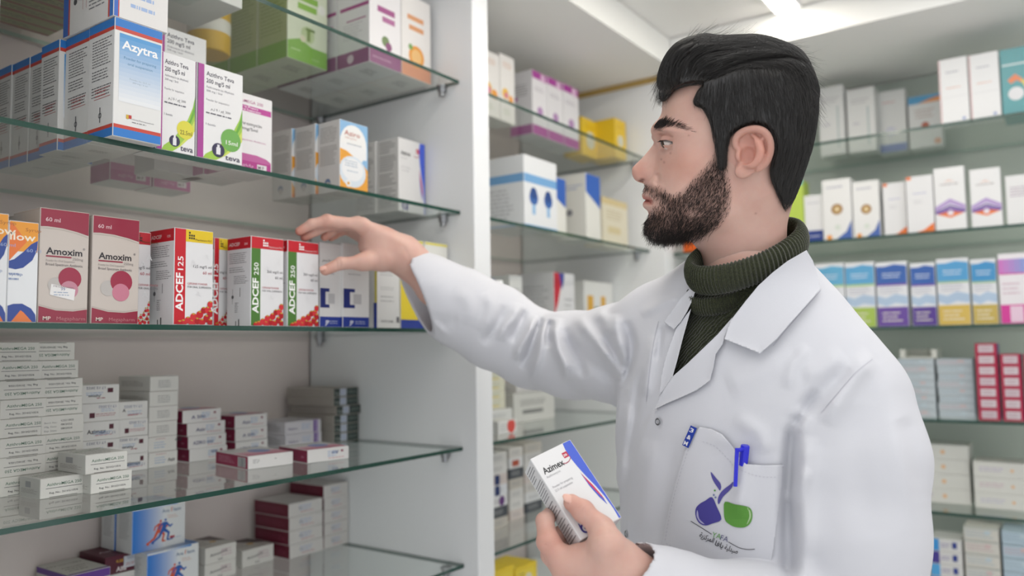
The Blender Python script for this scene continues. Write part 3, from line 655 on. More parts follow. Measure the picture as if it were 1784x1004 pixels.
def d_purplec(p):
    p.rect('F', 0, 0, 1, 1, '#f4f2f4'); p.band(0, 0.17, '#93417f', 'FLR'); p.rect('L', .1, .66, 1, .70, '#b0538f'); p.rect('L', .3, .52, .9, .535, '#b0538f'); p.lines('L', .2, .3, .8, .5, 6, '#cfcbd0')
    p.disc('L', .42, .085, .10, '#e6d0de'); p.rect('F', .25, .62, .80, .69, '#a9508f'); p.rect('F', .4, .52, .8, .585, '#b56a9e'); p.disc('F', .5, .3, .12, '#6f8a52'); p.disc('F', .6, .25, .1, '#8a3f78'); p.lines('F', .1, .06, .8, .1, 1, '#e0b8d4')
    p.lines('B', .3, .35, .7, .65, 4, '#5e5e60')
def d_orangec(p):
    p.rect('F', 0, 0, 1, 1, '#f6f3f0'); p.band(0, 0.17, '#e89a72', 'FLR'); p.rect('F', .2, .70, .75, .76, '#e8a878'); p.rect('F', .25, .58, .75, .64, '#e8a878'); p.disc('F', .5, .27, .26, '#f2a648'); p.disc('F', .5, .27, .17, '#f7c884'); p.disc('F', .3, .37, .07, '#7fae5a')
    p.lines('B', .3, .35, .7, .65, 4, '#5e5e60')
for k in range(3):
    carton('pale green carton on the top shelf, %s' % ['in front with a green wave and oil jug', 'second from the front behind the green wave', 'third from the front, rearmost of the greens'][k],
           0.949, 1.168+0.088*k, gz, 0.097, 0.086, 0.17, '#dfe6cf', d_green, group=G1)
for k in range(3):
    carton('purple based white carton, top shelf, %s' % ['front one left of the orange carton', 'second row behind the front one', 'third row, against the rear'][k],
           1.057, 1.064+0.09*k, gz, 0.087, 0.088, 0.17, '#efeeef', d_purplec, group=G1)
for k in range(3):
    carton('white carton with orange slice, top shelf, %s' % ['front one beside the panel', 'second row behind it', 'third row at the rear'][k],
           1.1455, 1.064+0.09*k, gz, 0.088, 0.088, 0.17, '#f1eeeb', d_orangec, group=G1)
carton('plain white carton on the top shelf, above the small green and white carton', 0.68, 1.057, gz, 0.09, 0.125, 0.12, '#e9e8e6', d_plainprint('#8a8a8e'), group=G1)
for k in range(4):
    def d_stripey(p):
        p.rect('B', 0, 0, 1, 1, '#a8a86e'); p.rect('B', 0, 0, 1, .16, '#a05a4c'); p.rect('B', 0, .5, 1, .62, '#a05a4c'); p.lines('B', .1, .22, .9, .42, 2, '#4f4f3c'); p.lines('B', .1, .7, .9, .9, 2, '#4f4f3c')
        for f in 'FL': p.rect(f, 0, 0, 1, 1, '#b8b47c')
    carton('olive red striped carton above the top shelf, %s' % ['nearest the corner of the photo', 'second in its row', 'third in its row', 'at the rear of its row'][k],
           0.45, 1.16+0.064*k, gz, 0.19, 0.062, 0.05, '#b8b47c', d_stripey, group=G1)
# amber tub
def lathe(name, prof, n, mats, mi, loc, label, cat, group=None, parent=None):
    V = []; F = []; I = []
    for (r, z) in prof:
        for k in range(n):
            a = 2*math.pi*k/n; V.append((r*math.cos(a), r*math.sin(a), z))
    for j in range(len(prof)-1):
        for k in range(n):
            F.append((j*n+k, j*n+(k+1) % n, (j+1)*n+(k+1) % n, (j+1)*n+k)); I.append(mi[j])
    F.append(tuple(reversed(range(n)))); I.append(mi[0]); F.append(tuple((len(prof)-1)*n+k for k in range(n))); I.append(mi[-1])
    o = mesh_obj(name, V, F, mats, parent, I, smooth=False, loc=loc)
    for p_ in o.data.polygons: p_.use_smooth = len(p_.vertices) == 4
    if label: tag(o, label, cat, group)
    return o
M['amber'] = principled('amber_plastic', '#d9ae2e', 0.3, 0.5); M['paperlabel'] = principled('pale_label', '#dcdad2', 0.5, 0.4)
M['greenplastic'] = principled('green_plastic', '#6fae3a', 0.35, 0.5); M['whiteplastic'] = principled('white_plastic', '#eceef0', 0.3, 0.5); M['blueplastic'] = principled('blue_plastic', '#2464c8', 0.3, 0.5)
lathe('supplement_tub', [(0.034, 0), (0.0375, 0.003), (0.0375, 0.035), (0.0378, 0.0355), (0.0378, 0.06), (0.0375, 0.0605), (0.0375, 0.105), (0.031, 0.112), (0.033, 0.113), (0.033, 0.13), (0.031, 0.132)], 32,
      [M['amber'], M['paperlabel'], M['whiteplastic']], [0, 0, 0, 1, 0, 0, 0, 2, 2, 2], (0.858, 1.275, gz), 'amber yellow tub with a pale label on the top shelf', 'tub')

G2 = gg % 'second shelf'; z2 = zS[1]
dep = [0.064, 0.064, 0.052, 0.052, 0.052, 0.052]; yy = 0.9825
for k in range(6):
    carton('tall blue and red banded white carton, %s' % ['frontmost of its row, blue fading face', 'second in its row', 'third in its row', 'fourth in its row', 'fifth in its row', 'last in its row'][k],
           X(196, 236, 0.9825)+[0, 0.001, -0.007, 0.002, 0.001, -.001][k], yy, z2, 0.0655, dep[k]-0.0008, 0.1550-[0, 0, .001, 0, 0, 0][k], '#ececea', d_azytra, group=G2)
    yy += dep[k]
def d_azlie(p):
    p.rect('F', 0.0, 0, 0.08, 1, '#3a6ec8'); p.rect('F', .08, 0, .10, 1, '#cf4a3c'); p.rect('L', 0, 0, .11, 1, '#3f6fc4'); p.rect('L', .11, 0, .14, 1, '#cf5a50'); p.rect('L', .93, 0, 1, 1, '#3f7fd0'); p.rect('L', .9, 0, .93, 1, '#cf5a50')
    p.disc('L', .25, .62, .035, '#55555a'); p.rect('L', .40, .4, .405, .85, '#c06a6a'); p.rect('L', .47, .4, .475, .85, '#c06a6a'); p.lines('L', .53, .3, .88, .95, 9, '#8d8d90'); p.lines('F', .3, .2, .8, .8, 3, '#a8c0e8')
carton('white carton with blue corners lying flat on top of the tall blue banded row', X(196, 236, 0.9825)-0.002, 0.983, z2+0.1556, 0.075, 0.13, 0.070, '#eceae8', d_azlie, group=G2)
GT = 'white and green syrup cartons on the second shelf'
xt = X(280, 253, 1.0)
carton('white and green carton with a yellow 22.5ml disc on the second shelf', 0.5945, 1.0015, z2, 0.0590, 0.057, 0.137, '#f2f2f2', d_teva('22.5ml', '#e6de4a', '#6a6420'), group=GT)
carton('white and green carton with a green 15ml disc on the second shelf', X(345, 274, 1.0)-.0035, 1.0005, z2, 0.077, 0.057, 0.137, '#f2f2f2', d_teva('15ml', '#74b356', '#f4f8f0'), group=GT)
zt_ = float(hit(292, 47, 1, 1.12)[2])-.127
carton('plain white carton supporting the raised green and white one', 0.664, 1.12, z2, 0.085, 0.056, zt_-z2-.0004, '#e9e9e8', group=G2)
carton('raised white and green carton behind the 22.5ml carton', 0.664, 1.12, zt_, 0.085, 0.056, 0.127, '#f2f2f2', d_teva('', '#e6de4a', '#fff'+'fff', True), group=GT)
for k in range(2):
    carton('white carton with magenta bands and red lettering on the second shelf, %s' % ['front one', 'behind the front one'][k], X(428, 291, 1.0)+0.006*(1-k)-.009, 1.03+0.062*k, z2, 0.074, 0.06, 0.123, '#f2f0f1', d_mega200, group=G2)
for k in range(2):
    carton('white carton with magenta band in a rear row, %s' % ['left one of the pair', 'right one of the pair'][k], 0.66+0.0735*k, 1.24, z2, 0.07, 0.06, 0.123, '#f2f0f1', d_mega200, group=G2)
for k in range(3):
    carton('sky blue carton with an orange curve on the second shelf, %s' % ['frontmost', 'second in its row', 'third in its row'][k], 0.951-0.006*k, 1.03+0.056*k, z2, 0.068, 0.0545, 0.127, '#e3e0dd', d_aziro, group=G2)
for k in range(2):
    carton('white carton with a blue edge at the panel end of the second shelf, %s' % ['front one', 'rear one'][k], 1.163-0.004*k, 1.09+0.06*k, z2, 0.08, 0.058, 0.149, '#ecebea', lambda p: d_azimex(p), group=G2)

G3 = gg % 'middle shelf'; z3 = zS[2]
Yf = 1.006
def front(label, px0, px1, py, ytop, design, col, d=0.055, Y=Yf, mat='card', group=G3, rot=0, dz=0, **k):
    """carton whose front face spans photo columns px0..px1 on the plane y=Y of the middle shelf"""
    x0, x1 = X(px0, py, Y), X(px1, py, Y)
    h = float(hit((px0+px1)/2, ytop, 1, Y)[2])-z3
    return carton(label, x0, Y, z3+dz, x1-x0, d, h, col, design, rot=rot, group=group, mat=mat, **k)
front('orange and blue syrup carton cut off by the left edge of the photo', -22, 13, 470, 371, d_llow, '#eceff2', mat='film', d=.05)
front('orange and blue syrup carton beside the taller crimson carton', 13.6, 66, 470, 386, d_llow, '#eceff2', mat='film', d=.05)
front('crimson and cream carton with a paper sticker over its discs', 67.5, 154, 470, 366, d_amoxim(True), '#d0c6be', mat='film', d=.07, Y=1.008)
front('crimson and cream carton without a sticker, in shiny film', 160, 242, 470, 379, d_amoxim(False), '#d0c6be', mat='film', d=.06)
front('crimson and cream carton in the row behind the sticker carton', 40, 66, 470, 372, d_amoxim(False), '#d0c6be', d=.06, Y=1.10)
front('red and white carton peeping out behind the shiny crimson one', 230, 262, 480, 404, d_adcef('125', '#b81f2e', '#b81f2e'), '#e6e4e6', Y=1.045, d=.05)
front('red and white carton with yellow corner, strawberries and vertical lettering', 303, 371, 480, 400, d_adcef('125', '#cc1f2e', '#eccb2a'), '#ececee', d=.062)
front('yellow topped strawberry carton half hidden behind its twin', 372.5, 403, 480, 415, d_adcef('125', '#cc1f2e', '#eccb2a'), '#ececee', Y=1.075, d=.055)
front('red topped carton with green stripe, left of the two', 437, 494, 480, 414, d_adcef('250', '#4f7f36', '#cc1f2e'), '#ececee', d=.058)
front('red topped carton with green stripe, under the fingertips', 501, 555, 480, 421, d_adcef('250', '#4f7f36', '#cc1f2e'), '#ececee', d=.055)
front('white carton with navy bracket mark, left of the two behind the thumb', 557, 594, 480, 424, d_cblue, '#ebebea', d=.05, Y=1.02)
front('white carton with navy bracket mark, right of the two behind the thumb', 597, 643, 480, 426, d_cblue, '#ebebea', d=.05, Y=1.015)
front('grey white carton with faint print below the wrist', 657, 696, 480, 427, d_yellowtrim, '#e4e4e4', Y=1.03, d=.06)
front('yellow fronted carton with a blue base behind the cuff', 697.5, 738, 480, 418, d_yellowfront, '#eeeee8', Y=1.035, d=.05)
front('white carton with a yellow top edge by the panel', 741, 780, 480, 424, d_yellowtrim, '#eeeee8', Y=1.03, d=.05)
for k, (a, b) in enumerate(((557, 594), (597, 643))):
    front('white carton with navy bracket in the second row, %s' % ['left', 'right'][k], a-4, b-3, 480, 426, d_cblue, '#ebebea', d=.05, Y=1.08)

# fourth shelf: stacks of small cartons
z4 = zS[3]
def row_word(k, n):
    return ['topmost', 'second from the top', 'third from the top', 'fourth from the top', 'fifth from the top', 'sixth from the top', 'seventh from the top', 'bottom one', 'ninth'][k] if k < n-1 else 'bottom one'
def stack(desc, pxs, Y, h, w, d, designs, col, zb=z4, group=None, pyref=700, gap=0.0003, jit=0.0, **kw):
    """pxs: left photo column of each carton's front, top first"""
    n = len(pxs)
    for k, px in enumerate(pxs):
        zz = zb+(n-1-k)*(h+gap)
        yj = Y+jit*rng.uniform(-1, 1)
        carton('%s, %s' % (desc, row_word(k, n)), X(px, pyref, Y), yj, zz, w, d, h, col, designs[k % len(designs)], rot=float(rng.uniform(-1, 1))*jit*100, group=group, **kw)
U, D_, Bt = d_mega250(True), d_mega250(False), d_mega250(True, True)
stack('white carton with green lettering, leftmost stack of the fourth shelf', [-16, -9, -3, -1, 0, 1, 1, 2], 1.215, 0.0262, 0.061, 0.10, [U, U, D_, U, U, U, D_, U], '#f2f0ea', group='white cartons with green lettering', jit=.002)
stack('white carton with green lettering, second stack of the fourth shelf', [54, 61, 69, 70, 72, 73, 74, 74], 1.217, 0.0262, 0.060, 0.10, [D_, U, D_, D_, Bt, U, U, U], '#f2f0ea', group='white cartons with green lettering', jit=.002)
xa = float(hit(65, 870, 2, z4)[0]); xb = float(hit(153, 861, 2, z4)[0])
carton('white carton with green lettering lying in front, low left', xa, 1.150, z4, 0.060, 0.060, 0.0268, '#e8e7e2', U, group='white cartons with green lettering')
carton('white carton with green lettering lying in front, low right', xb, 1.128, z4, 0.059, 0.06, 0.0268, '#e8e7e2', U, group='white cartons with green lettering')
carton('white carton with green lettering bridging the two low front ones', xb-0.0065, 1.131, z4+0.0272, 0.060, 0.078, 0.0268, '#e8e7e2', U, group='white cartons with green lettering')
gA = 'white cartons with dark red squares'
stack('white carton with dark red square, third stack of the fourth shelf', [141, 143, 143, 144, 144], 1.275, 0.0287, 0.0605, 0.10, [d_azimexs(2), d_azimexs(1), d_azimexs(0), d_azimexs(2), d_azimexs(1)], '#f2f0ee', group=gA, jit=.001)
stack('white carton with dark red square, fourth stack of the fourth shelf', [207, 208, 208, 209], 1.285, 0.0283, 0.0505, 0.10, [d_azimexs(3), d_azimexs(1), d_azimexs(2), d_azimexs(0)], '#f2f0ee', group=gA, jit=.001)
stack('white carton with magenta top edge, fifth stack of the fourth shelf', [261, 260, 260, 260, 260, 261], 1.290, 0.0254, 0.053, 0.10, [d_stampc(0), d_stampc(1), d_stampc(2), d_stampc(3), d_stampc(4), d_stampc(5)], '#efede9', group='white cartons with magenta edges', jit=.001)
stack('white carton with crimson side, left stack of the fourth shelf', [319, 327, 329, 332], 1.292, 0.0226, 0.077, 0.10, [d_azir(1), d_azir(0), d_azir(2), d_azir(3)], '#f2efee', group='white cartons with crimson sides', jit=.001)
stack('white carton with crimson side, right stack of the fourth shelf', [410, 411, 411], 1.300, 0.0243, 0.073, 0.10, [d_azir(0), d_azir(1), d_azir(2)], '#f2efee', group='white cartons with crimson sides', jit=.001)
def d_layA(p):
    d_azir(0)(p); p.rect('F', 0, 0, 1, 1, '#ebe9e8'); p.lines('F', .1, .4, .25, .75, 3, '#8b8b90'); p.rect('F', .58, .6, .62, .66, '#9b9b9e'); p.rect('L', 0, 0, 1, 1, '#a0204e'); p.barcode('L', .70, .12, .93, .85); p.lines('L', .1, .25, .6, .8, 4, '#d08aa4')
ca = hit(432, 819, 2, z4); cb = hit(531, 808, 2, z4)
carton('crimson sided carton lying at the shelf front with a barcode', ca[0], ca[1], z4, 0.083, 0.115, 0.0215, '#ebe9e8', d_layA, rot=-9, group='white cartons with crimson sides')
carton('crimson sided carton lying at the shelf front with upside-down lettering', cb[0]+.002, cb[1]-.005, z4, 0.083, 0.1, 0.0225, '#ebe9e8', d_azir(3), rot=-10, group='white cartons with crimson sides')
stack('slim white carton with twin purple stripes', [497, 498], 1.300, 0.0255, 0.093, 0.10, [d_purple_small], '#dcd8de', group='cartons with purple stripes')
stack('slim black and grey carton beside the panel', [581, 581, 586, 582, 582, 582], 1.283, 0.0186, 0.070, 0.148, [d_dark], '#b5aea6', group='black and grey cartons')

# lowest shelf
z5 = zS[4]
hA = 0.0765
la = hit(256, 966, 2, z5+hA); ua = hit(230, 968, 2, z5+hA)
gB = 'blue and white cartons with two runners'
carton('blue and white carton with two runners, lower one', la[0], la[1], z5, 0.099, 0.10, hA, '#eceef0', d_anaflam, group=gB)
carton('blue and white carton with two runners, standing on top of the other', ua[0], ua[1]+0.002, z5+hA+.0005, 0.1, 0.05, 0.0755, '#eceef0', d_anaflam, group=gB)
carton('blue and white carton behind the upper runner carton', ua[0]-0.001, ua[1]+0.056, z5+hA+.0005, 0.1, 0.043, 0.0755, '#eceef0', d_anaflam, group=gB)
hm = 0.030
ma = hit(183, 973, 2, z5+0.076)
carton('maroon carton with white lettering on its top', ma[0], ma[1], z5+0.076-hm, 0.078, 0.085, hm, '#5b1f33', d_alfacal, rot=0, group=G1.replace('top', 'lowest'))
carton('white carton under the maroon carton', ma[0], ma[1]-.001, z5, 0.078, 0.085, 0.076-hm-.0005, '#e6e4e2', d_plainprint('#8a8a8e'))
ga = hit(118, 1003, 2, z5+0.068)
carton('grey topped carton with a purple edge, low at the left', ga[0], ga[1]-.006, z5, 0.066, 0.11, 0.068, '#d8d6d0', d_greytop)
pa = hit(-6, 984, 2, z5+0.073)
carton('white carton with pink edge in the lower left corner', pa[0]-.012, pa[1], z5, 0.066, 0.09, 0.073, '#e4e2de', d_pink875)
aa = hit(358, 957, 2, z5+0.060)
for k in range(2):
    carton('white carton with dark and yellow curve on its lid, left stack %s' % ['upper', 'lower'][k], aa[0]-.0003*k, aa[1], z5+(0.0303 if k == 0 else 0), 0.066, 0.085, 0.030, '#e4e1dc', d_amoxitill, rot=0)
ab = hit(421, 962, 2, z5+0.033)
carton('white carton with dark and yellow curve on its lid, single one', ab[0]+.004, ab[1]+.003, z5, 0.074, 0.085, 0.033, '#e4e1dc', d_amoxitill, rot=0)
stack('maroon sided white carton, left stack of the lowest shelf', [503, 504, 504, 505], 1.318, 0.0272, 0.088, 0.11, [d_maroon], '#dedad7', zb=z5, pyref=930, group='maroon sided cartons')
stack('maroon sided white carton, right stack of the lowest shelf', [564, 565, 565, 565, 565], 1.320, 0.0262, 0.0685, 0.11, [d_maroon], '#dedad7', zb=z5, pyref=910, group='maroon sided cartons')
for k in range(2):
    fa = hit([515, 580][k], [985, 975][k], 2, z5-0.075)
    carton('flowered lilac box under the lowest shelf, %s one' % ['left', 'right'][k], fa[0], fa[1], ZBASE+.0005, 0.085, 0.09, float(z5-0.075-ZBASE), '#9ba6c6', d_floral, name='lilac_box', cat='box')

# ------------------------------------------------------------------ cartons in the middle cabinet
def d_kids(p):
    p.lines('F', .2, .8, .85, .9, 3, '#d8a68a'); p.disc('F', .35, .42, .22, '#f0c040'); p.disc('F', .4, .4, .12, '#d8709a'); p.disc('F', .72, .36, .16, '#f0a030'); p.lines('F', .2, .1, .7, .2, 2, '#b8c4a8')
def d_magenta(p):
    p.band(.88, 1, '#b03ca0', 'F'); p.disc('F', .72, .93, .16, '#e8c0e0', 10); p.lines('F', .15, .68, .85, .76, 2, '#b0a8b4'); p.disc('F', .5, .38, .18, '#b88cc0'); p.band(.0, .15, '#b03c9c', 'FL'); p.lines('L', .1, .6, .8, .8, 5); p.rect('L', .2, .55, .35, .6, '#b03c9c')
def d_yel(p):
    for f in 'FL': p.rect(f, 0, 0, 1, 1, '#f2cb2c')
    p.disc('F', .5, .45, .25, '#dfe0d0'); p.lines('F', .2, .75, .8, .85, 2, '#d8a41a')
G4 = 'cartons on the %s of the middle cabinet'
def mid(label, px0, px1, py, Y, ztop_px, s, design, col, d=.06, h=None, **k):
    x0, x1 = X(px0, py, Y), X(px1, py, Y); zb = zS[s]
    hh = h or float(hit(px0, ztop_px, 1, Y)[2])-zb
    return carton(label, max(x0, 1.302), Y, zb, x1-max(x0, 1.302), d, hh, col, design, group=G4 % names[s].replace('glass ', ''), **k)
mid('tall white carton with orange drawings, left one of the top shelf pair', 838, 871, 180, 1.1, 82, 0, d_kids, '#f2efec')
mid('tall white carton with orange drawings, right one of the top shelf pair', 872, 897, 180, 1.1, 92, 0, d_kids, '#f2efec')
for k in range(3):
    mid('magenta and white carton on the top shelf, %s of three' % ['leftmost', 'middle', 'rightmost'][k], 928+27*k, 954+27*k, 200, 1.105, 121+12*k, 0, d_magenta, '#efedf0', d=.07)
mid('yellow carton beside the magenta cartons, left one', 1013, 1043, 220, 1.12, 196, 0, d_yel, '#f2cb2c', h=.11)
mid('yellow carton beside the magenta cartons, right one', 1071, 1090, 220, 1.06, 199, 0, d_yel, '#f2cb2c', h=.115, d=.09)
def d_ear(p):
    for f in 'FL': p.rect(f, 0, .62, 1, .74, '#7cb0e0'); p.rect(f, 0, 0, 1, .03, '#7cb0e0')
    for x in (.28, .72):
        p.disc('F', x, .42, .13, '#3f6ab0', 14); p.disc('F', x, .48, .10, '#2e4f8f', 12); p.rect('F', x-.05, .18, x+.05, .32, '#9cc4e8')
    p.lines('L', .1, .1, .8, .55, 8, '#c0c0c4')
mid('large white box with two blue earpiece drawings', 913, 970, 330, 1.01, 268, 1, d_ear, '#eef0f2', d=.14, name='medicine_box', cat='box')
def d_bluew(p):
    p.band(.72, 1, '#3a68c0', 'F'); p.poly('F', [(0, .72), (1, .5), (1, .75), (0, .75)], '#3a68c0'); p.lines('L', .1, .75, .9, .85, 2, '#8a9ccc'); p.disc('L', .45, .42, .1, '#8a8a90')
mid('cream carton with a blue cap, behind the earpiece box', 958, 986, 360, 1.04, 305, 1, d_bluew, '#ecebe4', d=.05)
mid('cream carton with a blue cap, in front of the tan carton', 1021, 1046, 360, 1.02, 301, 1, d_bluew, '#ecebe4', d=.09)
mid('tan and cream carton at the end of the second shelf', 1050, 1093, 380, 1.05, 342, 1, d_plainprint('#c8b890', '#e0d0a0', '#e0cc98'), '#ece4cc', d=.06)
lathe('lotion_bottle', [(0.024, 0), (0.026, 0.003), (0.026, 0.09), (0.012, 0.1), (0.012, 0.104), (0.016, 0.105), (0.016, 0.118), (0.014, 0.12)], 20, [M['whiteplastic'], M['greenplastic']], [0]*4+[1]*3, (1.335, 1.04, zS[2]), 'white bottle with a green cap next to the panel', 'bottle')
lathe('lotion_bottle', [(0.022, 0), (0.024, 0.003), (0.024, 0.08), (0.012, 0.088), (0.012, 0.092), (0.017, 0.093), (0.017, 0.108), (0.015, 0.11)], 20, [M['whiteplastic'], M['blueplastic']], [0]*4+[1]*3, (1.40, 1.05, zS[2]), 'white bottle with a blue cap above the outstretched sleeve', 'bottle')
lathe('lotion_bottle', [(0.02, 0), (0.022, 0.003), (0.022, 0.09), (0.02, 0.1), (0.012, 0.101), (0.012, 0.112)], 20, [M['greenplastic'], M['whiteplastic']], [0]*3+[1]*2, (1.452, 1.06, zS[2]), 'slim green bottle behind the blue capped bottle', 'bottle')
def d_redblue(p):
    p.poly('F', [(0, 1), (.25, 1), (.35, .8), (.2, .5), (.05, .3), (0, 0)], '#c8283c'); p.poly('F', [(.25, 1), (.5, 1), (.48, .85), (.38, .7)], '#3a48a0'); p.lines('F', .5, .2, .9, .6, 4, '#b0b0b4'); p.lines('L', .1, .2, .9, .8, 9, '#b8b8bc')
mid('grey white carton with red and blue curve above the elbow', 965, 1001, 510, 1.08, 474, 2, d_redblue, '#e6e6e8', d=.11)
def d_ygr(p):
    p.rect('F', .1, 0, .3, .72, '#e8b038'); p.rect('F', .34, 0, .5, .5, '#2f6a50'); p.rect('F', .56, 0, .72, .72, '#e8b038'); p.rect('F', .76, 0, .9, .5, '#2f6a50')
mid('white carton with yellow and green bars above the elbow', 1018, 1068, 520, 1.12, 489, 2, d_ygr, '#efefec', d=.06)
mid('white carton between the slim green bottle and the red and blue one', 888, 910, 520, 1.1, 479, 2, d_plainprint('#b0b0b4'), '#e8e8e6', d=.06)
for k in range(4):
    mid('white carton with yellow band in a short stack, %s' % row_word(k, 4), 845, 880, 690, 1.16, 700, 3, d_plainprint('#9cb0a0', '#e0cc6a', side='#e2d27a'), '#e9e6d2', d=.08, h=.0215)
    bpy.context.scene.collection.objects[-1].location.z = zS[3]+0.045+(3-k)*0.0219
mid('broad white carton under the yellow banded stack', 845, 892, 690, 1.15, 700, 3, d_plainprint('#b0b0b4'), '#e6e6e4', d=.12, h=.0445)
mid('grey white box with a dark mark under the sleeve', 895, 966, 700, 1.18, 690, 3, d_plainprint('#6a6a6c', '#8e8e8c'), '#deddd8', d=.12, h=.075, name='medicine_box', cat='box')
mid('flat carton on the grey white box under the sleeve', 900, 962, 700, 1.19, 690, 3, d_plainprint('#c07a80'), '#e9e6e4', d=.1, h=.02)
bpy.context.scene.collection.objects[-1].location.z = zS[3]+0.0755
def d_redtip(p): p.disc('F', .7, .55, .22, '#e0564e'); p.lines('F', .1, .2, .5, .8, 3, '#bbbbbe')
mid('small white carton with a red spot at the shelf front', 868, 900, 735, 1.06, 715, 3, d_redtip, '#e6e6e4', d=.05, h=.03)
cols = ['#dcdad8', '#4c5058', '#d8d4d0', '#e4e2e0', '#c8c2ba', '#e6e6e8', '#dcd0cc']
for c, (a, b) in enumerate(((850, 884), (888, 912), (915, 945))):
    for k in range(7):
        cc = cols[(k*3+c*2) % 7]
        if c == 0 and k == 3: cc = '#e6e8ee'
        def dd(p, c=c, k=k):
            p.lines('F', .15, .3, .85, .75, 3, '#9a9aa0' if cc != '#4c5058' else '#c0c0c0')
            if c == 0 and k in (2, 3): p.rect('F', .35, .05, .6, .95, '#22356c')
            if c == 0 and k == 4: p.disc('F', .7, .5, .15, '#6a3f80')
            if c == 1 and k == 1: p.rect('F', .2, .2, .7, .8, '#b5533c')
        x0 = max(X(a, 850, 1.12+.02*c), 1.302); x1 = X(b, 850, 1.12+.02*c)
        carton('%s carton in the %s stack behind the held carton, %s' % ({'#4c5058': 'dark grey'}.get(cc, 'pale'), ['left', 'middle', 'right'][c], row_word(k, 7)), x0, 1.12+.02*c, zS[4]+(6-k)*0.0248, x1-x0, .09, .0245, cc, dd, group='small cartons behind the held carton')
for c, (a, b) in enumerate(((860, 900), (902, 940))):
    for k in range(2):
        x0 = max(X(a, 975, 1.07), 1.302); x1 = X(b, 975, 1.07)
        def dy(p):
            p.rect('F', .1, .15, .9, .85, '#f4da40'); p.disc('F', .6, .5, .16, '#e6e2c8'); p.lines('F', .15, .6, .5, .8, 2, '#8a7a20')
        carton('bright yellow carton in the bottom of the middle cabinet, %s %s' % (['left', 'right'][c], ['lower', 'upper'][k]), x0, 1.07+.008*k, ZBASE+.0003+k*.0800, x1-x0, .09, .0795-.012*c*k, '#f0d02e', dy, group='bright yellow cartons')

# ------------------------------------------------------------------ cartons in the far cabinet
def Yr(px, py, Xp): return float(hit(px, py, 0, Xp)[1])
def far(label, px0, px1, py, Xp, ytop, s, design, col, d=.06, h=None, zb=None, group=None, **k):
    y0, y1 = Yr(px0, py, Xp), Yr(px1, py, Xp); z = zS[s] if zb is None else zb
    hh = h or float(hit((px0+px1)/2, ytop, 0, Xp)[2])-z
    return carton(label, Xp, y0, z, y0-y1, d, hh, col, design, rot=-90, group=group or ('cartons on the %s of the far cabinet' % names[s].replace('glass ', '')), **k)
def d_faint(p): p.lines('F', .15, .75, .85, .85, 2, '#c0bcc0'); p.lines('F', .2, .4, .5, .5, 1, '#d0ccd4'); p.rect('F', .72, .1, .78, .7, '#b8c8c8')
def d_lilac(p): p.band(0, .13, '#6f80c0', 'F'); p.lines('F', .2, .78, .7, .84, 1, '#e0a8a8'); p.disc('F', .45, .33, .2, '#dcdce8')
def d_fruit(p): p.band(.85, 1, '#58a8d8', 'F'); p.poly('F', [(.3, .85), (.7, .92), (1, .95), (1, .85)], '#f0a060'); p.lines('F', .2, .55, .8, .75, 3, '#c8b0a8'); p.disc('F', .5, .42, .12, '#b8502c'); p.disc('F', .85, .1, .1, '#f0a880')
far('white carton at the top right, nearest the hair', 1428, 1472, 230, 2.42, 150, 0, d_faint, '#eeeeec')
far('white carton at the top right, second from the hair', 1477, 1526, 230, 2.43, 153, 0, d_faint, '#eeeeec')
far('white carton with lilac base band at the top right', 1530, 1580, 230, 2.49, 157, 0, d_lilac, '#eeeeec')
far('white carton with sky blue top and orange arc', 1584, 1642, 230, 2.49, 165, 0, d_fruit, '#efefee')
def d_tallw(p): p.rect('F', 0, 0, .06, 1, '#e0b8b8'); p.lines('F', .25, .76, .8, .82, 1, '#b0b0bc'); p.lines('F', .25, .52, .8, .57, 1, '#e8b8a8'); p.rect('F', .1, .4, .95, .405, '#d0d0d4'); p.disc('F', .8, .05, .06, '#8fa0d0')
far('tall white carton with pink edge, left of the pair at the top right', 1636, 1687, 150, 2.25, 101, 0, d_tallw, '#f0f0f0', mat='film')
far('tall white carton with pink edge, right one next to the teal box', 1689, 1742, 150, 2.25, 92, 0, d_tallw, '#f0f0f0', mat='film')
def d_teal(p):
    p.lines('F', .05, .72, .9, .78, 1, '#e8f2f2', dash=False); p.disc('F', .45, .3, .25, '#e6e6e8'); p.poly('F', [(.2, .52), (.45, .6), (.7, .5), (.75, .42), (.5, .5), (.3, .46)], '#e87a38'); p.poly('F', [(.6, .52), (.8, .45), (.9, .3), (.8, .3)], '#e6d24a')
far('teal box with a white and orange picture at the right edge', 1744, 1800, 140, 2.25, 82, 0, d_teal, '#3f9aa0', mat='film', name='medicine_box', cat='box', d=.12)
def d_lime(p): p.rect('F', 0, 0, 1, .92, '#c3dc5c'); p.rect('F', 0, .92, 1, 1, '#58b8d0'); p.disc('F', .3, .14, .28, '#f0a040'); p.disc('F', .35, .1, .12, '#f0f0e8')
far('orange carton peeping out under the beard', 1189, 1240, 400, 2.26, 300, 1, d_plainprint('#f4c0a0'), '#f06a1e', h=.06, d=.08)
far('lime green carton with a blue top behind the nape', 1368, 1401, 380, 2.26, 315, 1, d_lime, '#c3dc5c')
def d_navyb(p): p.band(0, .24, '#27408e', 'FL'); p.lines('F', .15, .8, .8, .86, 1, '#b8b8c4'); p.lines('F', .2, .08, .8, .16, 1, '#d8dcf0')
far('short white carton with a navy base', 1402, 1434, 380, 2.26, 340, 1, d_navyb, '#f0f0f0')
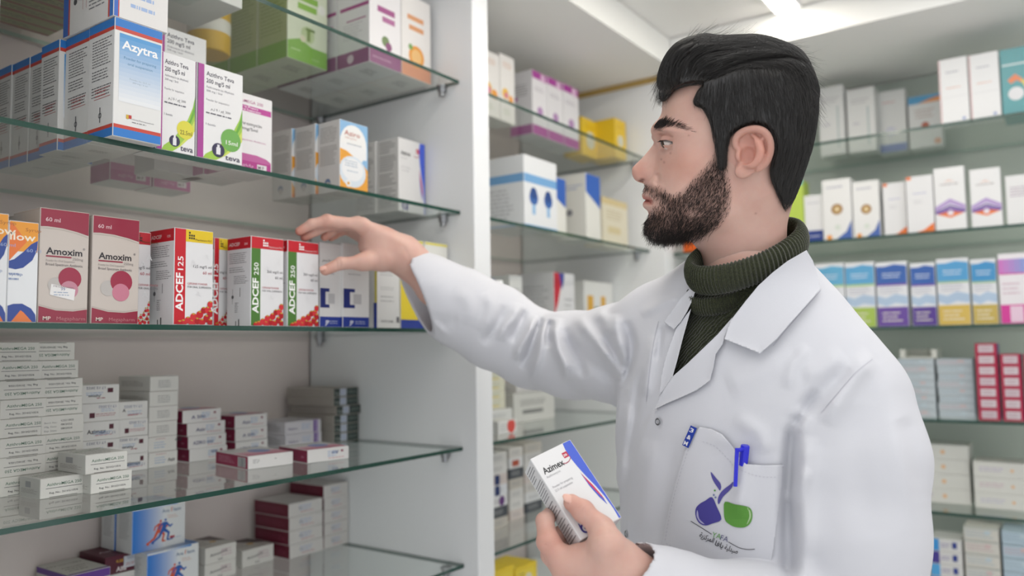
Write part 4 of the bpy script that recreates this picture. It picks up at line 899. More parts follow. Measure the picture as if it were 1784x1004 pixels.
def d_medal(p):
    p.lines('F', .15, .84, .85, .90, 1, '#a8a8bc'); p.disc('F', .5, .5, .2, '#a87c3c'); p.disc('F', .5, .5, .1, '#e6cfa0'); p.poly('F', [(.45, 0), (.8, .12), (1, .3), (1, 0)], '#4a6ab4'); p.disc('F', .2, .04, .1, '#f0a048'); p.disc('F', .5, .2, .1, '#dfe8dc')
far('white carton with a brown medallion, left one', 1434, 1484, 380, 2.25, 312, 1, d_medal, '#f1f1ef')
far('white carton with a brown medallion, right one', 1487, 1533, 380, 2.26, 315, 1, d_medal, '#f1f1ef')
def d_orcor(p): p.poly('F', [(.3, 0), (.6, .04), (1, .16), (1, 0)], '#f07a30'); p.rect('F', 0, .94, .2, 1, '#f07a30'); p.lines('F', .25, .66, .8, .72, 1, '#b8b8d8'); p.lines('F', .25, .5, .6, .58, 2, '#d0d0d4')
far('white carton with an orange corner, shorter one', 1540, 1580, 380, 2.27, 318, 1, d_orcor, '#efeff0')
far('white carton with an orange corner, taller one', 1581, 1628, 380, 2.25, 306, 1, d_orcor, '#efeff0')
def d_chev(p):
    p.poly('F', [(0, .38), (.5, .50), (1, .38), (1, .30), (.5, .42), (0, .30)], '#bda4d8'); p.poly('F', [(0, .30), (.5, .40), (1, .30), (1, .27), (.5, .37), (0, .27)], '#5f3a9c')
    p.poly('F', [(0.02, .27), (.5, .36), (.98, .27), (.5, .20)], '#7a48a8'); p.poly('F', [(.05, .26), (.5, .30), (.95, .26), (.5, .19)], '#f08040'); p.disc('F', .5, .27, .1, '#f0e6ee'); p.lines('F', .2, .70, .8, .76, 1, '#b0a8a8'); p.poly('F', [(.3, .76), (.5, .80), (.7, .76), (.5, .785)], '#f0b090')
far('white carton with purple and orange chevrons, left one', 1630, 1684, 380, 2.25, 291, 1, d_chev, '#f2f2f2', mat='film')
far('white carton with purple and orange chevrons, right one', 1693, 1747, 380, 2.25, 293, 1, d_chev, '#f2f2f2', mat='film')
far('white carton with grey and plum print at the right edge', 1755, 1805, 380, 2.25, 304, 1, d_plainprint('#a890a8', None), '#f0f0f0')
def d_wave(c1, c2, c3):
    def f(p):
        p.band(.66, .93, c1, 'F'); p.poly('F', [(0, .93), (.3, .93), (.6, .96), (1, .93), (1, .90), (0, .9)], c1)
        p.band(.63, .66, c2, 'F'); p.poly('F', [(0, .48), (.3, .44), (.6, .50), (1, .46), (1, .33), (.6, .36), (.3, .31), (0, .36)], '#b8cfe8'); p.lines('F', .2, .74, .8, .84, 2, '#dfeaf6'); p.lines('F', .1, .5, .9, .62, 3, '#b8b8c8')
        p.band(0, .30, c3, 'F'); p.lines('F', .15, .06, .8, .24, 3, '#efe8d8')
        p.band(0, .3, c3, 'L')
    return f
spec = [(1421, 1472, 459, '#66b4dc', '#b8d880', '#b9d45c', 'lime green base, left one'), (1474, 1525, 457, '#5cacdc', '#b8d880', '#aecb52', 'lime green base, right one'), (1528, 1582, 456, '#2f62b4', '#7a50a8', '#6a45a4', 'violet base, left one'),
        (1588, 1631, 458, '#2f62b4', '#7a50a8', '#5a3d98', 'violet base, right one'), (1634, 1690, 450, '#5aa8dc', '#a8c8a0', '#e0c060', 'ochre base, left one'), (1694, 1738, 451, '#4a9cd4', '#a8c8a0', '#cdb458', 'ochre base, right one')]
for (a, b, t, c1, c2, c3, nm) in spec:
    far('blue and white wave carton with a %s' % nm, a, b, 520, 2.255, t, 2, d_wave(c1, c2, c3), '#eceef2', mat='film')
for k, px in enumerate((1393, 1343)): far('blue and white wave carton mostly hidden by the coat, %s' % ['right', 'left'][k], px-24, px+24, 520, 2.255, 460, 2, d_wave('#66b4dc', '#b8d880', '#b9d45c'), '#eceef2')
def d_pinkb(p):
    p.grad('F', 0, .72, 1, .92, '#d878c8', '#70a8e0', 6, True); p.band(.70, .72, '#d84aa0', 'F'); p.lines('F', .1, .4, .7, .6, 3, '#d8b8c8'); p.band(0, .27, '#dc2f9c', 'FL'); p.rect('F', .3, .02, .7, .25, '#f0d0e4')
far('white and magenta carton at the right edge of the middle shelf', 1741, 1798, 500, 2.25, 441, 2, d_pinkb, '#f2eef2', mat='film')
# fourth shelf far: pale blue stacks, open box, red stacks
def d_pale(k):
    def f(p): p.lines('F', .05, .2, .95, .8, 3, ['#9fb4c4', '#c8a8b0', '#a8bcc8'][k % 3]); p.rect('F', .6, .5, .75, .8, '#d8c0c0' if k % 2 else '#c8d8e0'); p.rect('F', 0, .93, 1, 1, '#8ea4a8')
    return f
for c, (a, b, n) in enumerate(((1566, 1630, 8), (1634, 1698, 8), (1500, 1563, 7))):
    for k in range(n):
        far('pale blue grey carton on the far fourth shelf, %s stack, %s' % (['middle', 'right', 'left'][c], row_word(k, n)), a+(k*7 % 3), b, 690, 2.30, 0, 3, d_pale(k+c), '#c6d0d6', h=.0182, zb=zS[3]+(n-1-k)*.0186, group='pale blue grey cartons', d=.1)
def tray(label, px0, px1, zb, h):
    y0, y1 = Yr(px0, 620, 2.31), Yr(px1, 620, 2.31); w = y0-y1; t = .004; d = .09
    V = []; F = []
    for lo, hi in (((0, 0, 0), (t*3, d, h)), ((w-t*3, 0, 0), (w, d, h)), ((t*3, d-t, 0), (w-t*3, d, h)), ((t*3, 0, 0), (w-t*3, d-t, t))):
        v, f = box_vf(lo, hi); b = len(V); V += v; F += [tuple(i+b for i in q) for q in f]
    o = mesh_obj('open_box', V, F, principled('dull_white_card', '#d9d9d0', .5, .4), loc=(2.31, y0, zb)); o.rotation_euler = (0, 0, -math.pi/2)
    tag(o, label, 'box')
tray('open empty white box on top of the pale blue stack', 1568, 1632, zS[3]+8*.0186+.0003, .023)
def d_red(k):
    def f(p): p.rect('F', .15, .15, .85, .85, '#d8ccd2' if k % 3 else '#d2c2ca'); p.rect('R', 0, 0, 1, 1, '#5a4aa0'); p.rect('L', 0, 0, 1, 1, '#34407e'); p.lines('F', .25, .3, .75, .7, 2, '#b890a0')
    return f
for c, (a, b, n) in enumerate(((1703, 1741, 7), (1746, 1782, 6), (1787, 1822, 6))):
    for k in range(n):
        far('crimson carton with a pale window on the far shelf, %s stack, %s' % (['left', 'middle', 'right'][c], row_word(k, n)), a, b, 690, 2.27, 0, 3, d_red(k), '#b8284c', h=.0262, zb=zS[3]+(n-1-k)*.0266, group='crimson cartons with pale windows', d=.08)
def d_cream(k):
    def f(p): p.lines('F', .1, .35, .6, .7, 2, ['#c0b4d4', '#d4b4c4', '#c4c0dc'][k % 3]); p.disc('F', .66, .5, .03, '#f0c090'); p.rect('T', 0, 0, 1, 1, '#dddcd6')
    return f
for c, (a, b, n, Xp, h) in enumerate(((1560, 1690, 4, 2.36, .0375), (1696, 1800, 3, 2.34, .0385))):
    for k in range(n):
        far('wide lilac printed carton, lowest far shelf, %s stack, %s' % (['left', 'right'][c], row_word(k, n)), a, b, 830, Xp, 0, 4, d_cream(k), '#e4e4de', h=h-.0004, zb=zS[4]+(n-1-k)*h, group='wide white cartons with lilac print', d=.1)
for c, (a, b, n, col_, nm) in enumerate(((1680, 1741, 6, '#dcdad2', 'cream'), (1746, 1800, 6, '#bcd0de', 'light blue'))):
    for k in range(n):
        far('%s carton in the bottom of the far cabinet, %s' % (nm, row_word(k, n)), a, b, 950, 2.30, 0, 4, d_pale(k), col_, h=.0315, zb=ZBASE+.0005+(n-1-k)*.0322, group='cartons in the bottom of the far cabinet', d=.1)
def d_bw(k):
    def f(p): p.rect('F', 0, 0, .3, 1, ['#3f9ae0', '#4a3f98', '#58aee8'][k % 3]); p.rect('F', .7, .3, .85, .8, '#2a3f90'); p.lines('F', .35, .3, .65, .7, 2, '#6a5aa8')
    return f
for k in range(5):
    far('blue and white carton beside the coat sleeve, low right, %s' % row_word(k, 5), 1620, 1676, 960, 2.30, 0, 4, d_bw(k), '#e2e2e0', h=.0305, zb=ZBASE+.0005+(4-k)*.0312, group='cartons in the bottom of the far cabinet', d=.1)
# ------------------------------------------------------------------ implicit-surface sculpting tools
def sdf_mesh(fn, lo, hi, h, newton=2, margin=1.0, B=8):
    """sparse surface nets: returns vertices and quads of fn=0"""
    lo = np.array(lo, float); hi = np.array(hi, float)
    nb = np.ceil((hi-lo)/(h*B)).astype(int)
    gx, gy, gz = np.meshgrid(*[np.arange(n) for n in nb], indexing='ij')
    bl = np.stack([gx, gy, gz], -1).reshape(-1, 3)
    f = fn(lo+(bl+0.5)*h*B)
    bl = bl[np.abs(f) < h*B*0.87*1.25+margin*h*2]
    N = nb*B+2
    cid = lambda c: (c[..., 0]*N[1]+c[..., 1])*N[2]+c[..., 2]
    l = np.arange(B+1); lx = np.stack(np.meshgrid(l, l, l, indexing='ij'), -1)
    allv = []; allid = []; quads = []
    for s in range(0, len(bl), 600):
        b = bl[s:s+600]; I = b[:, None, None, None, :]*B+lx[None]
        v = fn((lo+I.reshape(-1, 3)*h)).reshape(len(b), B+1, B+1, B+1)
        corner = [v[:, i:B+i, j:B+j, k:B+k] for i in (0, 1) for j in (0, 1) for k in (0, 1)]
        neg = sum((c < 0).astype(int) for c in corner)
        act = (neg > 0) & (neg < 8)
        ii = np.argwhere(act); base = b[ii[:, 0]]*B+ii[:, 1:]
        cv = np.stack([c[act] for c in corner], -1)
        offs = np.array([(i, j, k) for i in (0, 1) for j in (0, 1) for k in (0, 1)], float)
        acc = np.zeros((len(cv), 3)); cnt = np.zeros(len(cv))
        for a in range(8):
            for c in range(a+1, 8):
                if np.abs(offs[a]-offs[c]).sum() != 1: continue
                m = (cv[:, a] < 0) != (cv[:, c] < 0)
                t = cv[m, a]/(cv[m, a]-cv[m, c])
                acc[m] += offs[a]+(offs[c]-offs[a])*t[:, None]; cnt[m] += 1
        allv.append(lo+(base+acc/cnt[:, None])*h); allid.append(cid(base))
        # edges along each axis
        for ax in range(3):
            o = [a for a in range(3) if a != ax]
            sl0 = [slice(None)]+[slice(0, B)]*3; sl1 = list(sl0); sl1[ax+1] = slice(1, B+1)
            a0 = v[tuple(sl0)] < 0; a1 = v[tuple(sl1)] < 0
            e = np.argwhere(a0 != a1); p = b[e[:, 0]]*B+e[:, 1:]
            sign = a0[tuple(e.T)]
            d1 = np.zeros(3, int); d1[o[0]] = 1; d2 = np.zeros(3, int); d2[o[1]] = 1
            q = np.stack([cid(p-d1-d2), cid(p-d2), cid(p), cid(p-d1)], 1)
            fl = sign ^ (ax == 1)
            q[~fl] = q[~fl][:, ::-1]
            ok = ((p-d1-d2) >= 0).all(1); quads.append(q[ok])
    V = np.concatenate(allv); ids = np.concatenate(allid); Q = np.concatenate(quads)
    o = np.argsort(ids); ids = ids[o]; V = V[o]
    pos = np.searchsorted(ids, Q); pos = np.clip(pos, 0, len(ids)-1)
    ok = (ids[pos] == Q).all(1); Q = pos[ok]
    e = h*0.25
    for _ in range(newton):
        f0 = fn(V); g = np.stack([fn(V+np.eye(3)[i]*e)-f0 for i in range(3)], 1)/e
        n2 = np.maximum((g*g).sum(1), 0.15)
        step = np.clip(f0/n2, -h*.6, h*.6); V = V-g*step[:, None]
    return V, Q

def smin(a, b, k):
    h = np.maximum(k-np.abs(a-b), 0)/k
    return np.minimum(a, b)-h*h*k*0.25
def smax(a, b, k): return -smin(-a, -b, k)
def capsule(p, a, b, ra, rb=None):
    rb = ra if rb is None else rb
    a = np.asarray(a, float); b = np.asarray(b, float); ba = b-a
    t = np.clip(((p-a)@ba)/max(ba@ba, 1e-12), 0, 1)
    return np.linalg.norm(p-a-t[:, None]*ba, axis=1)-(ra+(rb-ra)*t)
def ellipsoid(p, c, r, ax=None):
    q = p-np.asarray(c)
    if ax is not None: q = q@np.asarray(ax).T
    r = np.asarray(r, float)
    k0 = np.linalg.norm(q/r, axis=1); k1 = np.linalg.norm(q/(r*r), axis=1)
    return k0*(k0-1)/np.maximum(k1, 1e-9)
def tube(p, pts, rads, k=0.004):
    d = None
    for i in range(len(pts)-1):
        c = capsule(p, pts[i], pts[i+1], rads[i], rads[i+1])
        d = c if d is None else smin(d, c, k)
    return d
def crom(pts, n=6, closed=True):
    P = np.array(pts, float); out = []; m = len(P)
    for i in range(m if closed else m-1):
        if closed: p0, p1, p2, p3 = P[i-1], P[i], P[(i+1) % m], P[(i+2) % m]
        else: p0, p1, p2, p3 = P[max(i-1, 0)], P[i], P[i+1], P[min(i+2, m-1)]
        for j in range(n):
            t = j/n; out.append(0.5*((2*p1)+(p2-p0)*t+(2*p0-5*p1+4*p2-p3)*t*t+(3*p1-p0-3*p2+p3)*t**3))
    if not closed: out.append(P[-1])
    return np.array(out)
def poly_sd(X, Y, poly):
    """signed distance (negative inside) to a closed polygon"""
    d = np.full(X.shape, 1e9); ins = np.zeros(X.shape, bool); n = len(poly)
    for i in range(n):
        a = poly[i]; b = poly[(i+1) % n]; e = b-a; L = max(e@e, 1e-12)
        t = np.clip(((X-a[0])*e[0]+(Y-a[1])*e[1])/L, 0, 1)
        d = np.minimum(d, (X-a[0]-t*e[0])**2+(Y-a[1]-t*e[1])**2)
        c = (a[1] > Y) != (b[1] > Y)
        if a[1] != b[1]: ins ^= c & (X < (b[0]-a[0])*(Y-a[1])/(b[1]-a[1])+a[0])
    d = np.sqrt(d); return np.where(ins, -d, d)
class Map2:
    """a value stored on a regular photo-pixel grid, looked up bilinearly"""
    def __init__(s, x0, x1, y0, y1, st=1.0):
        s.x0, s.y0, s.st = x0, y0, st
        s.X, s.Y = np.meshgrid(np.arange(x0, x1, st), np.arange(y0, y1, st)); s.v = np.zeros_like(s.X)
    def like(s, v): m = Map2.__new__(Map2); m.x0, m.y0, m.st, m.X, m.Y, m.v = s.x0, s.y0, s.st, s.X, s.Y, v; return m
    def __call__(s, px, py):
        H, W = s.v.shape
        fx = np.clip((px-s.x0)/s.st, 0, W-1.001); fy = np.clip((py-s.y0)/s.st, 0, H-1.001)
        i = fx.astype(int); j = fy.astype(int); a = fx-i; b = fy-j
        return (s.v[j, i]*(1-a)+s.v[j, i+1]*a)*(1-b)+(s.v[j+1, i]*(1-a)+s.v[j+1, i+1]*a)*b
def idw(X, Y, cps, power=2.4, soft=6.0):
    num = 0; den = 0
    for c in cps:
        w = 1/(((X-c[0])**2+(Y-c[1])**2+soft*soft)**(power/2)); num = num+w*c[2]; den = den+w
    return num/den
def strokes_map(M0, strokes):
    """relief painted with strokes: (points, sigma px, height m, taper)"""
    out = np.zeros_like(M0.X)
    for (pts, sg, amp) in strokes:
        P = crom(pts, 5, closed=False); n = len(P)
        best = np.full(M0.X.shape, 1e9); tt = np.zeros(M0.X.shape)
        x0, y0 = P.min(0)-4*sg; x1, y1 = P.max(0)+4*sg
        c0 = max(0, int((x0-M0.x0)/M0.st)); c1 = max(c0, int((x1-M0.x0)/M0.st)+1); r0 = max(0, int((y0-M0.y0)/M0.st)); r1 = max(r0, int((y1-M0.y0)/M0.st)+1)
        X = M0.X[r0:r1, c0:c1]; Y = M0.Y[r0:r1, c0:c1]
        if X.size == 0: continue
        bd = np.full(X.shape, 1e9); bt = np.zeros(X.shape)
        for i in range(n-1):
            a = P[i]; e = P[i+1]-a; L = max(e@e, 1e-9); t = np.clip(((X-a[0])*e[0]+(Y-a[1])*e[1])/L, 0, 1)
            d = (X-a[0]-t*e[0])**2+(Y-a[1]-t*e[1])**2; m = d < bd
            bd[m] = d[m]; bt[m] = ((i+t)/(n-1))[m]
        env = np.clip(np.minimum(bt, 1-bt)*4+0.05, 0, 1)
        out[r0:r1, c0:c1] += amp*np.exp(-bd/(2*sg*sg))*env
    return M0.like(out)

# camera frame of the person: x right, y up, z towards the lens
AXC = np.stack([cR, cU, -cF])
def P(px, py, d): return np.array([(px-IMW/2)/FPX*d, -(py-IMH/2)/FPX*d, -d])
def to_world(V): return CAM+np.asarray(V)@AXC
def to_cam(Wp): return (np.asarray(Wp)-CAM)@AXC.T
def proj(V):
    z = -V[..., 2]; return IMW/2+FPX*V[..., 0]/z, IMH/2-FPX*V[..., 1]/z
def unit(v): v = np.asarray(v, float); return v/np.linalg.norm(v)

person = bpy.data.objects.new('person', None); COL.objects.link(person)
_f = to_world(P(1330, 700, 1.06)); person.location = (_f[0], _f[1], 0.0)
tag(person, 'dark-haired bearded man in a white lab coat and olive turtleneck reaching to the shelf', 'person')
def pmesh(name, V, F, mats, parent=None, smooth=True, midx=None, attr=None):
    W_ = to_world(V)-np.array(person.location)
    me = bpy.data.meshes.new(name)
    F = np.asarray(F) if not isinstance(F, list) else F
    me.from_pydata(W_.tolist(), [], F.tolist() if not isinstance(F, list) else F)
    for m in (mats if isinstance(mats, (list, tuple)) else [mats]): me.materials.append(m)
    if midx is not None: me.polygons.foreach_set('material_index', np.asarray(midx, dtype=np.int32))
    if smooth: me.polygons.foreach_set('use_smooth', [True]*len(me.polygons))
    if attr is not None:
        a = me.attributes.new('tone', 'FLOAT_COLOR', 'POINT'); a.data.foreach_set('color', np.concatenate([attr, np.ones((len(attr), 1))], 1).astype(np.float32).ravel())
    me.update()
    o = bpy.data.objects.new(name, me); COL.objects.link(o); o.parent = parent or person
    return o

# ------------------------------------------------------------------ materials of the person
def skin_material():
    m = bpy.data.materials.new('skin'); m.use_nodes = True; nt = m.node_tree; b = nt.nodes['Principled BSDF']
    a = nt.nodes.new('ShaderNodeAttribute'); a.attribute_name = 'tone'
    tc = nt.nodes.new('ShaderNodeTexCoord')
    n = nt.nodes.new('ShaderNodeTexNoise'); n.inputs['Scale'].default_value = 38; n.inputs['Detail'].default_value = 6
    nt.links.new(tc.outputs['Object'], n.inputs['Vector'])
    mx = nt.nodes.new('ShaderNodeMix'); mx.data_type = 'RGBA'; mx.blend_type = 'MULTIPLY'; mx.inputs[0].default_value = 0.35
    cr = nt.nodes.new('ShaderNodeValToRGB'); cr.color_ramp.elements[0].position = 0.35; cr.color_ramp.elements[0].color = (0.86, 0.70, 0.68, 1); cr.color_ramp.elements[1].position = 0.65; cr.color_ramp.elements[1].color = (1, 1, 1, 1)
    nt.links.new(n.outputs['Fac'], cr.inputs[0]); nt.links.new(a.outputs['Color'], mx.inputs[6]); nt.links.new(cr.outputs[0], mx.inputs[7])
    nt.links.new(mx.outputs[2], b.inputs['Base Color'])
    n2 = nt.nodes.new('ShaderNodeTexNoise'); n2.inputs['Scale'].default_value = 900; nt.links.new(tc.outputs['Object'], n2.inputs['Vector'])
    bp = nt.nodes.new('ShaderNodeBump'); bp.inputs['Strength'].default_value = 0.25; bp.inputs['Distance'].default_value = 0.0004
    nt.links.new(n2.outputs['Fac'], bp.inputs['Height']); nt.links.new(bp.outputs['Normal'], b.inputs['Normal'])
    b.inputs['Roughness'].default_value = 0.5; b.inputs['Specular IOR Level'].default_value = 0.4
    b.inputs['Subsurface Weight'].default_value = 0.25; b.inputs['Subsurface Radius'].default_value = (0.008, 0.003, 0.0015); b.inputs['Subsurface Scale'].default_value = 0.6
    return m
M['skin'] = skin_material()
M['coat'] = principled('white_coat_cotton', '#cbccd2', 0.8, 0.2, bump=0.10, bscale=900)
M['coat'].node_tree.nodes['Principled BSDF'].inputs['Sheen Weight'].default_value = 0.1
M['hair'] = principled('black_hair', '#15110e', 0.30, 0.7)
M['beard'] = principled('dark_beard', '#1d1512', 0.45, 0.4)
M['nail'] = principled('finger_nail', '#d9a897', 0.3, 0.5)
M['cloth_dark'] = principled('dark_trousers', '#23262c', 0.8, 0.3, bump=0.2, bscale=300)
M['shoe'] = principled('black_leather', '#141414', 0.35, 0.5)
# ------------------------------------------------------------------ head
D0 = 1.04
HC = P(1270, 262, D0)
hw = unit(-HC); hx = unit(np.cross([0, 1, 0], hw)); hy = np.cross(hw, hx)      # w: towards the lens, x: right (back of head), y: up
HAX = np.stack([hx, hy, hw])
PX = 1/FPX*D0
def H3(px, py, w):
    """point of the plane at lateral offset w (m) that shows at photo pixel px, py"""
    r = np.array([(px-IMW/2)/FPX, -(py-IMH/2)/FPX, -1.0]); t = ((HC@hw)+w)/(r@hw); return HAX@(r*t-HC)
def Hpix(q):
    p = HC+q[:, :1]*hx+q[:, 1:2]*hy; return proj(p)
def to_head(p): return (p-HC)@HAX.T
def from_head(q): return HC+q@HAX

HM = Map2(1050, 1470, 30, 560, 1.0)
HMf = None
def infl(poly, Wc, Rc, spline=5):
    sd = HM.like(poly_sd(HM.X, HM.Y, crom(poly, spline))*PX)
    Wm = HM.like(idw(HM.X, HM.Y, Wc)/1000); Rm = HM.like(idw(HM.X, HM.Y, Rc)/1000)
    return sd, Wm, Rm
def infl_eval(I, px, py, w):
    s = I[0](px, py); W = I[1](px, py); R = I[2](px, py)
    t = np.clip(1+s/R, 0, None)                                   # 0 deep inside, 1 at the outline
    a = np.abs(w)/W
    rho = np.sqrt(t*t+a*a)
    f = (rho-1)*np.minimum(R, W)*0.9
    return f
FACE = [(1152, 199), (1142, 214), (1137.5, 226), (1139, 238), (1144, 248), (1146, 262), (1142, 280), (1136, 300), (1128, 316), (1125, 322), (1121.5, 332), (1120.5, 341), (1125.5, 347.5), (1122, 355), (1122.5, 361), (1129, 369), (1129.5, 378), (1125, 390), (1125, 402), (1132, 412), (1146, 418), (1172, 418), (1200, 412), (1232, 404), (1262, 391), (1300, 372), (1345, 365), (1366, 350), (1376, 330), (1389, 295), (1403, 255), (1409, 215), (1406, 172), (1390, 132), (1360, 106), (1310, 90), (1260, 91), (1212, 104), (1182, 126), (1164, 152), (1155, 175)]
I_head = infl(FACE, [(1300, 170, 76), (1280, 110, 76), (1165, 180, 68), (1145, 222, 66), (1147, 245, 66), (1190, 260, 68), (1140, 300, 62), (1125, 350, 54), (1130, 405, 44), (1190, 405, 52), (1256, 380, 60), (1220, 340, 62), (1300, 260, 71), (1370, 340, 60), (1405, 200, 75)],
              [(1300, 170, 72), (1280, 110, 70), (1165, 180, 62), (1145, 222, 60), (1147, 245, 75), (1190, 260, 70), (1140, 300, 78), (1125, 350, 78), (1130, 405, 46), (1190, 405, 34), (1256, 380, 24), (1220, 340, 50), (1300, 260, 60), (1370, 340, 45), (1405, 200, 72)])
NECK = [(1214, 395), (1214, 425), (1222, 452), (1226, 500), (1216, 560), (1390, 560), (1378, 500), (1372, 440), (1371, 400), (1374, 360), (1372, 310), (1300, 280), (1230, 330)]
I_neck = infl(NECK, [(1300, 340, 56), (1300, 420, 57), (1300, 500, 62)], [(1230, 420, 52), (1300, 400, 55), (1370, 420, 50), (1300, 500, 58)])
NOSE = [(1146, 234), (1138, 238), (1137.5, 242), (1140.5, 247.5), (1135, 256), (1123, 270.5), (1113, 281), (1106.6, 287), (1102, 293), (1101, 299), (1102, 306), (1106, 313), (1113, 317.5), (1122, 319), (1140, 320), (1165, 318), (1172, 290), (1165, 255), (1155, 240)]
I_nose = infl(NOSE, [(1142, 247, 8), (1130, 268, 9.5), (1112, 290, 11), (1108, 303, 12.5), (1125, 300, 15), (1140, 305, 17), (1150, 260, 12), (1160, 290, 20)], [(1142, 247, 12), (1130, 268, 13), (1108, 300, 12), (1115, 315, 7), (1140, 305, 16), (1160, 280, 20)])

EYE = H3(1167.5, 246.5, 0.0315)
ER = 0.0118
SLITP = [(1147, 249), (1149.5, 246.3), (1155, 244.6), (1162, 244.4), (1169, 245.8), (1177, 249.4), (1170, 251.2), (1162, 252.2), (1154, 251.8)]
SLIT = HM.like(poly_sd(HM.X, HM.Y, crom(SLITP, 4))*PX)
ear_o = [(1276, 252), (1282, 236), (1297, 225), (1318, 221), (1336, 228), (1345, 245), (1345, 266), (1337, 287), (1321, 300), (1305, 307), (1292, 309), (1283, 301), (1281, 288), (1284, 276)]
def earw(px, py): return 0.0715+0.013*np.clip((px-1278)/65, 0, 1)
EARSD = HM.like(poly_sd(HM.X, HM.Y, crom([tuple(Hpix(np.array([H3(x, y, earw(x, y))]))[i][0] for i in (0, 1)) for x, y in ear_o], 5))*PX)
def E3(px, py, dw=0.0): return H3(px, py, earw(px, py)+dw)
HELIX = [E3(*q) for q in [(1291, 262, -.001), (1282, 254, 0), (1283, 240, .002), (1296, 228.5, .003), (1317, 224.5, .003), (1333, 231, .002), (1341.5, 246, .001), (1342, 265, 0), (1334.5, 284, -.001), (1320, 296.5, -.001)]]
HELIXR = [.0016, .0026, .0030, .0031, .0031, .0031, .0030, .0029, .0028, .0022]
def _sm(pts, rr, n=3):
    A = crom([tuple(p)+(r,) for p, r in zip(pts, rr)], n, closed=False); return list(A[:, :3]), list(A[:, 3])
HELIX, HELIXR = _sm(HELIX, HELIXR)
ANTI = [E3(*q) for q in [(1311, 236, -.001), (1320, 248, .001), (1325, 262, .0025), (1321, 277, .0025), (1310, 287, .002), (1299, 286, .001)]]
ANTI, ANTIR = _sm(ANTI, [.0022, .0032, .0036, .0036, .0034, .0026])
ANTI2 = [E3(*q) for q in [(1330, 240, -.001), (1323, 252, .001), (1325, 262, .0025)]]
FACE_STROKES = strokes_map(HM, [
    ([(1150, 237.5), (1158, 235), (1168, 236), (1178, 241)], 1.3, -0.0016),         # fold above the upper lid
    ([(1148, 300), (1150, 312), (1146, 322)], 3.5, -0.0022),                        # behind the nostril wing
    ([(1150, 306), (1163, 326), (1168, 348)], 7, -0.0012),                          # cheek fold
    ([(1150, 256), (1162, 261), (1176, 258)], 4, -0.0022),                          # under the eye
    ([(1136, 349), (1142, 352)], 3.0, -0.0022),                                     # mouth corner
    ([(1123, 349), (1130, 348.6), (1138, 350)], 1.3, -0.0026),                      # mouth line
    ([(1131, 372), (1142, 376)], 6, -0.002),
    ([(1210, 400), (1235, 350), (1262, 330)], 10, 0.001),
    ([(1232, 205), (1226, 240), (1232, 272)], 16, -0.0012),                          # temple
    ([(1176, 266), (1205, 278), (1240, 276)], 16, 0.0015)])                         # cheekbone
def f_head(p):
    q = to_head(p); px, py = Hpix(q); w = q[:, 2]; aw = np.abs(w); qa = q.copy(); qa[:, 2] = aw
    f = infl_eval(I_head, px, py, w)
    f = smin(f, infl_eval(I_neck, px, py, w), 0.026)
    f = smin(f, ellipsoid(qa, H3(1147, 227, 0.020)*[1, 1, 1], (0.008, 0.0065, 0.020)), 0.010)
    # socket, lids
    f = smax(f, -ellipsoid(qa, H3(1146, 247, 0.040), (0.0125, 0.010, 0.014)), 0.012)
    lid = np.linalg.norm(qa-EYE, axis=1)-(ER+0.0013)
    f = smin(f, lid, 0.005)
    e = qa-EYE
    # palpebral opening, cut where the eye slit shows
    ne = np.abs(e).max(1) < 0.022
    if ne.any():
        zz_ = qa[ne]; ex_, ey_ = proj(HC+zz_@HAX); so = np.maximum(SLIT(ex_, ey_), np.linalg.norm(e[ne], axis=1)-(ER+0.006)); so = np.maximum(so, 0.012-zz_[:, 2])
        f = f.copy(); f[ne] = smax(f[ne], -so, 0.0006)
    f = smin(f, infl_eval(I_nose, px, py, w), 0.006)
    f = smin(f, ellipsoid(qa, H3(1135, 305.5, 0.0115), (0.0085, 0.0078, 0.0055)), 0.004)
    f = smax(f, -ellipsoid(qa, H3(1119, 313.5, 0.0065), (0.0050, 0.0028, 0.0034)), 0.002)
    # lips
    f = smin(f, tube(qa, [H3(1124.5, 341.5, 0), H3(1126, 342.5, 0.010), H3(1138, 348.5, 0.024)], [.0040, .0038, .0012]), 0.003)
    f = smin(f, tube(qa, [H3(1126.5, 356.5, 0), H3(1128, 356, 0.010), H3(1139, 350.5, 0.023)], [.0046, .0044, .0012]), 0.003)
    f = f-FACE_STROKES(px, py)*np.clip(aw/0.008, 0, 1)
    # ear
    near = np.abs(q[:, 0]-HELIX[0][0]) < 0.08
    if near.any():
        z = qa[near]; ex, ey = px[near], py[near]; s = EARSD(ex, ey); base = earw(ex, ey)
        plate = smax(s+0.0015, np.abs(z[:, 2]-(base-0.0035))-0.0028, 0.003)
        root = smax(s+0.006, np.maximum(z[:, 2]-base+0.004, 0.058-z[:, 2]), 0.006)
        plate = smin(plate, root, 0.006)
        plate = smin(plate, tube(z, HELIX, HELIXR), 0.0022)
        plate = smin(plate, tube(z, ANTI, ANTIR), 0.003)
        plate = smin(plate, tube(z, ANTI2, [.0018, .0026, .0034]), 0.003)
        plate = smin(plate, ellipsoid(z, E3(1287, 272, 0.0005), (0.0042, 0.0062, 0.0035)), 0.004)
        plate = smin(plate, ellipsoid(z, E3(1294, 299, -0.001), (0.0095, 0.0085, 0.0042)), 0.004)
        plate = smax(plate, -ellipsoid(z, E3(1303, 271, 0.001), (0.0085, 0.0110, 0.0085)), 0.003)
        plate = smax(plate, -ellipsoid(z, E3(1303, 247, 0.002), (0.0085, 0.0060, 0.0048)), 0.003)
        f = f.copy(); f[near] = smin(f[near], plate, 0.003)
    return f
def grow_box(c, hx_, hy_, hz_): return c-np.array([hx_, hy_, hz_]), c+np.array([hx_, hy_, hz_])
lo, hi = grow_box(HC+np.array([0, -0.02, 0]), 0.15, 0.17, 0.125)
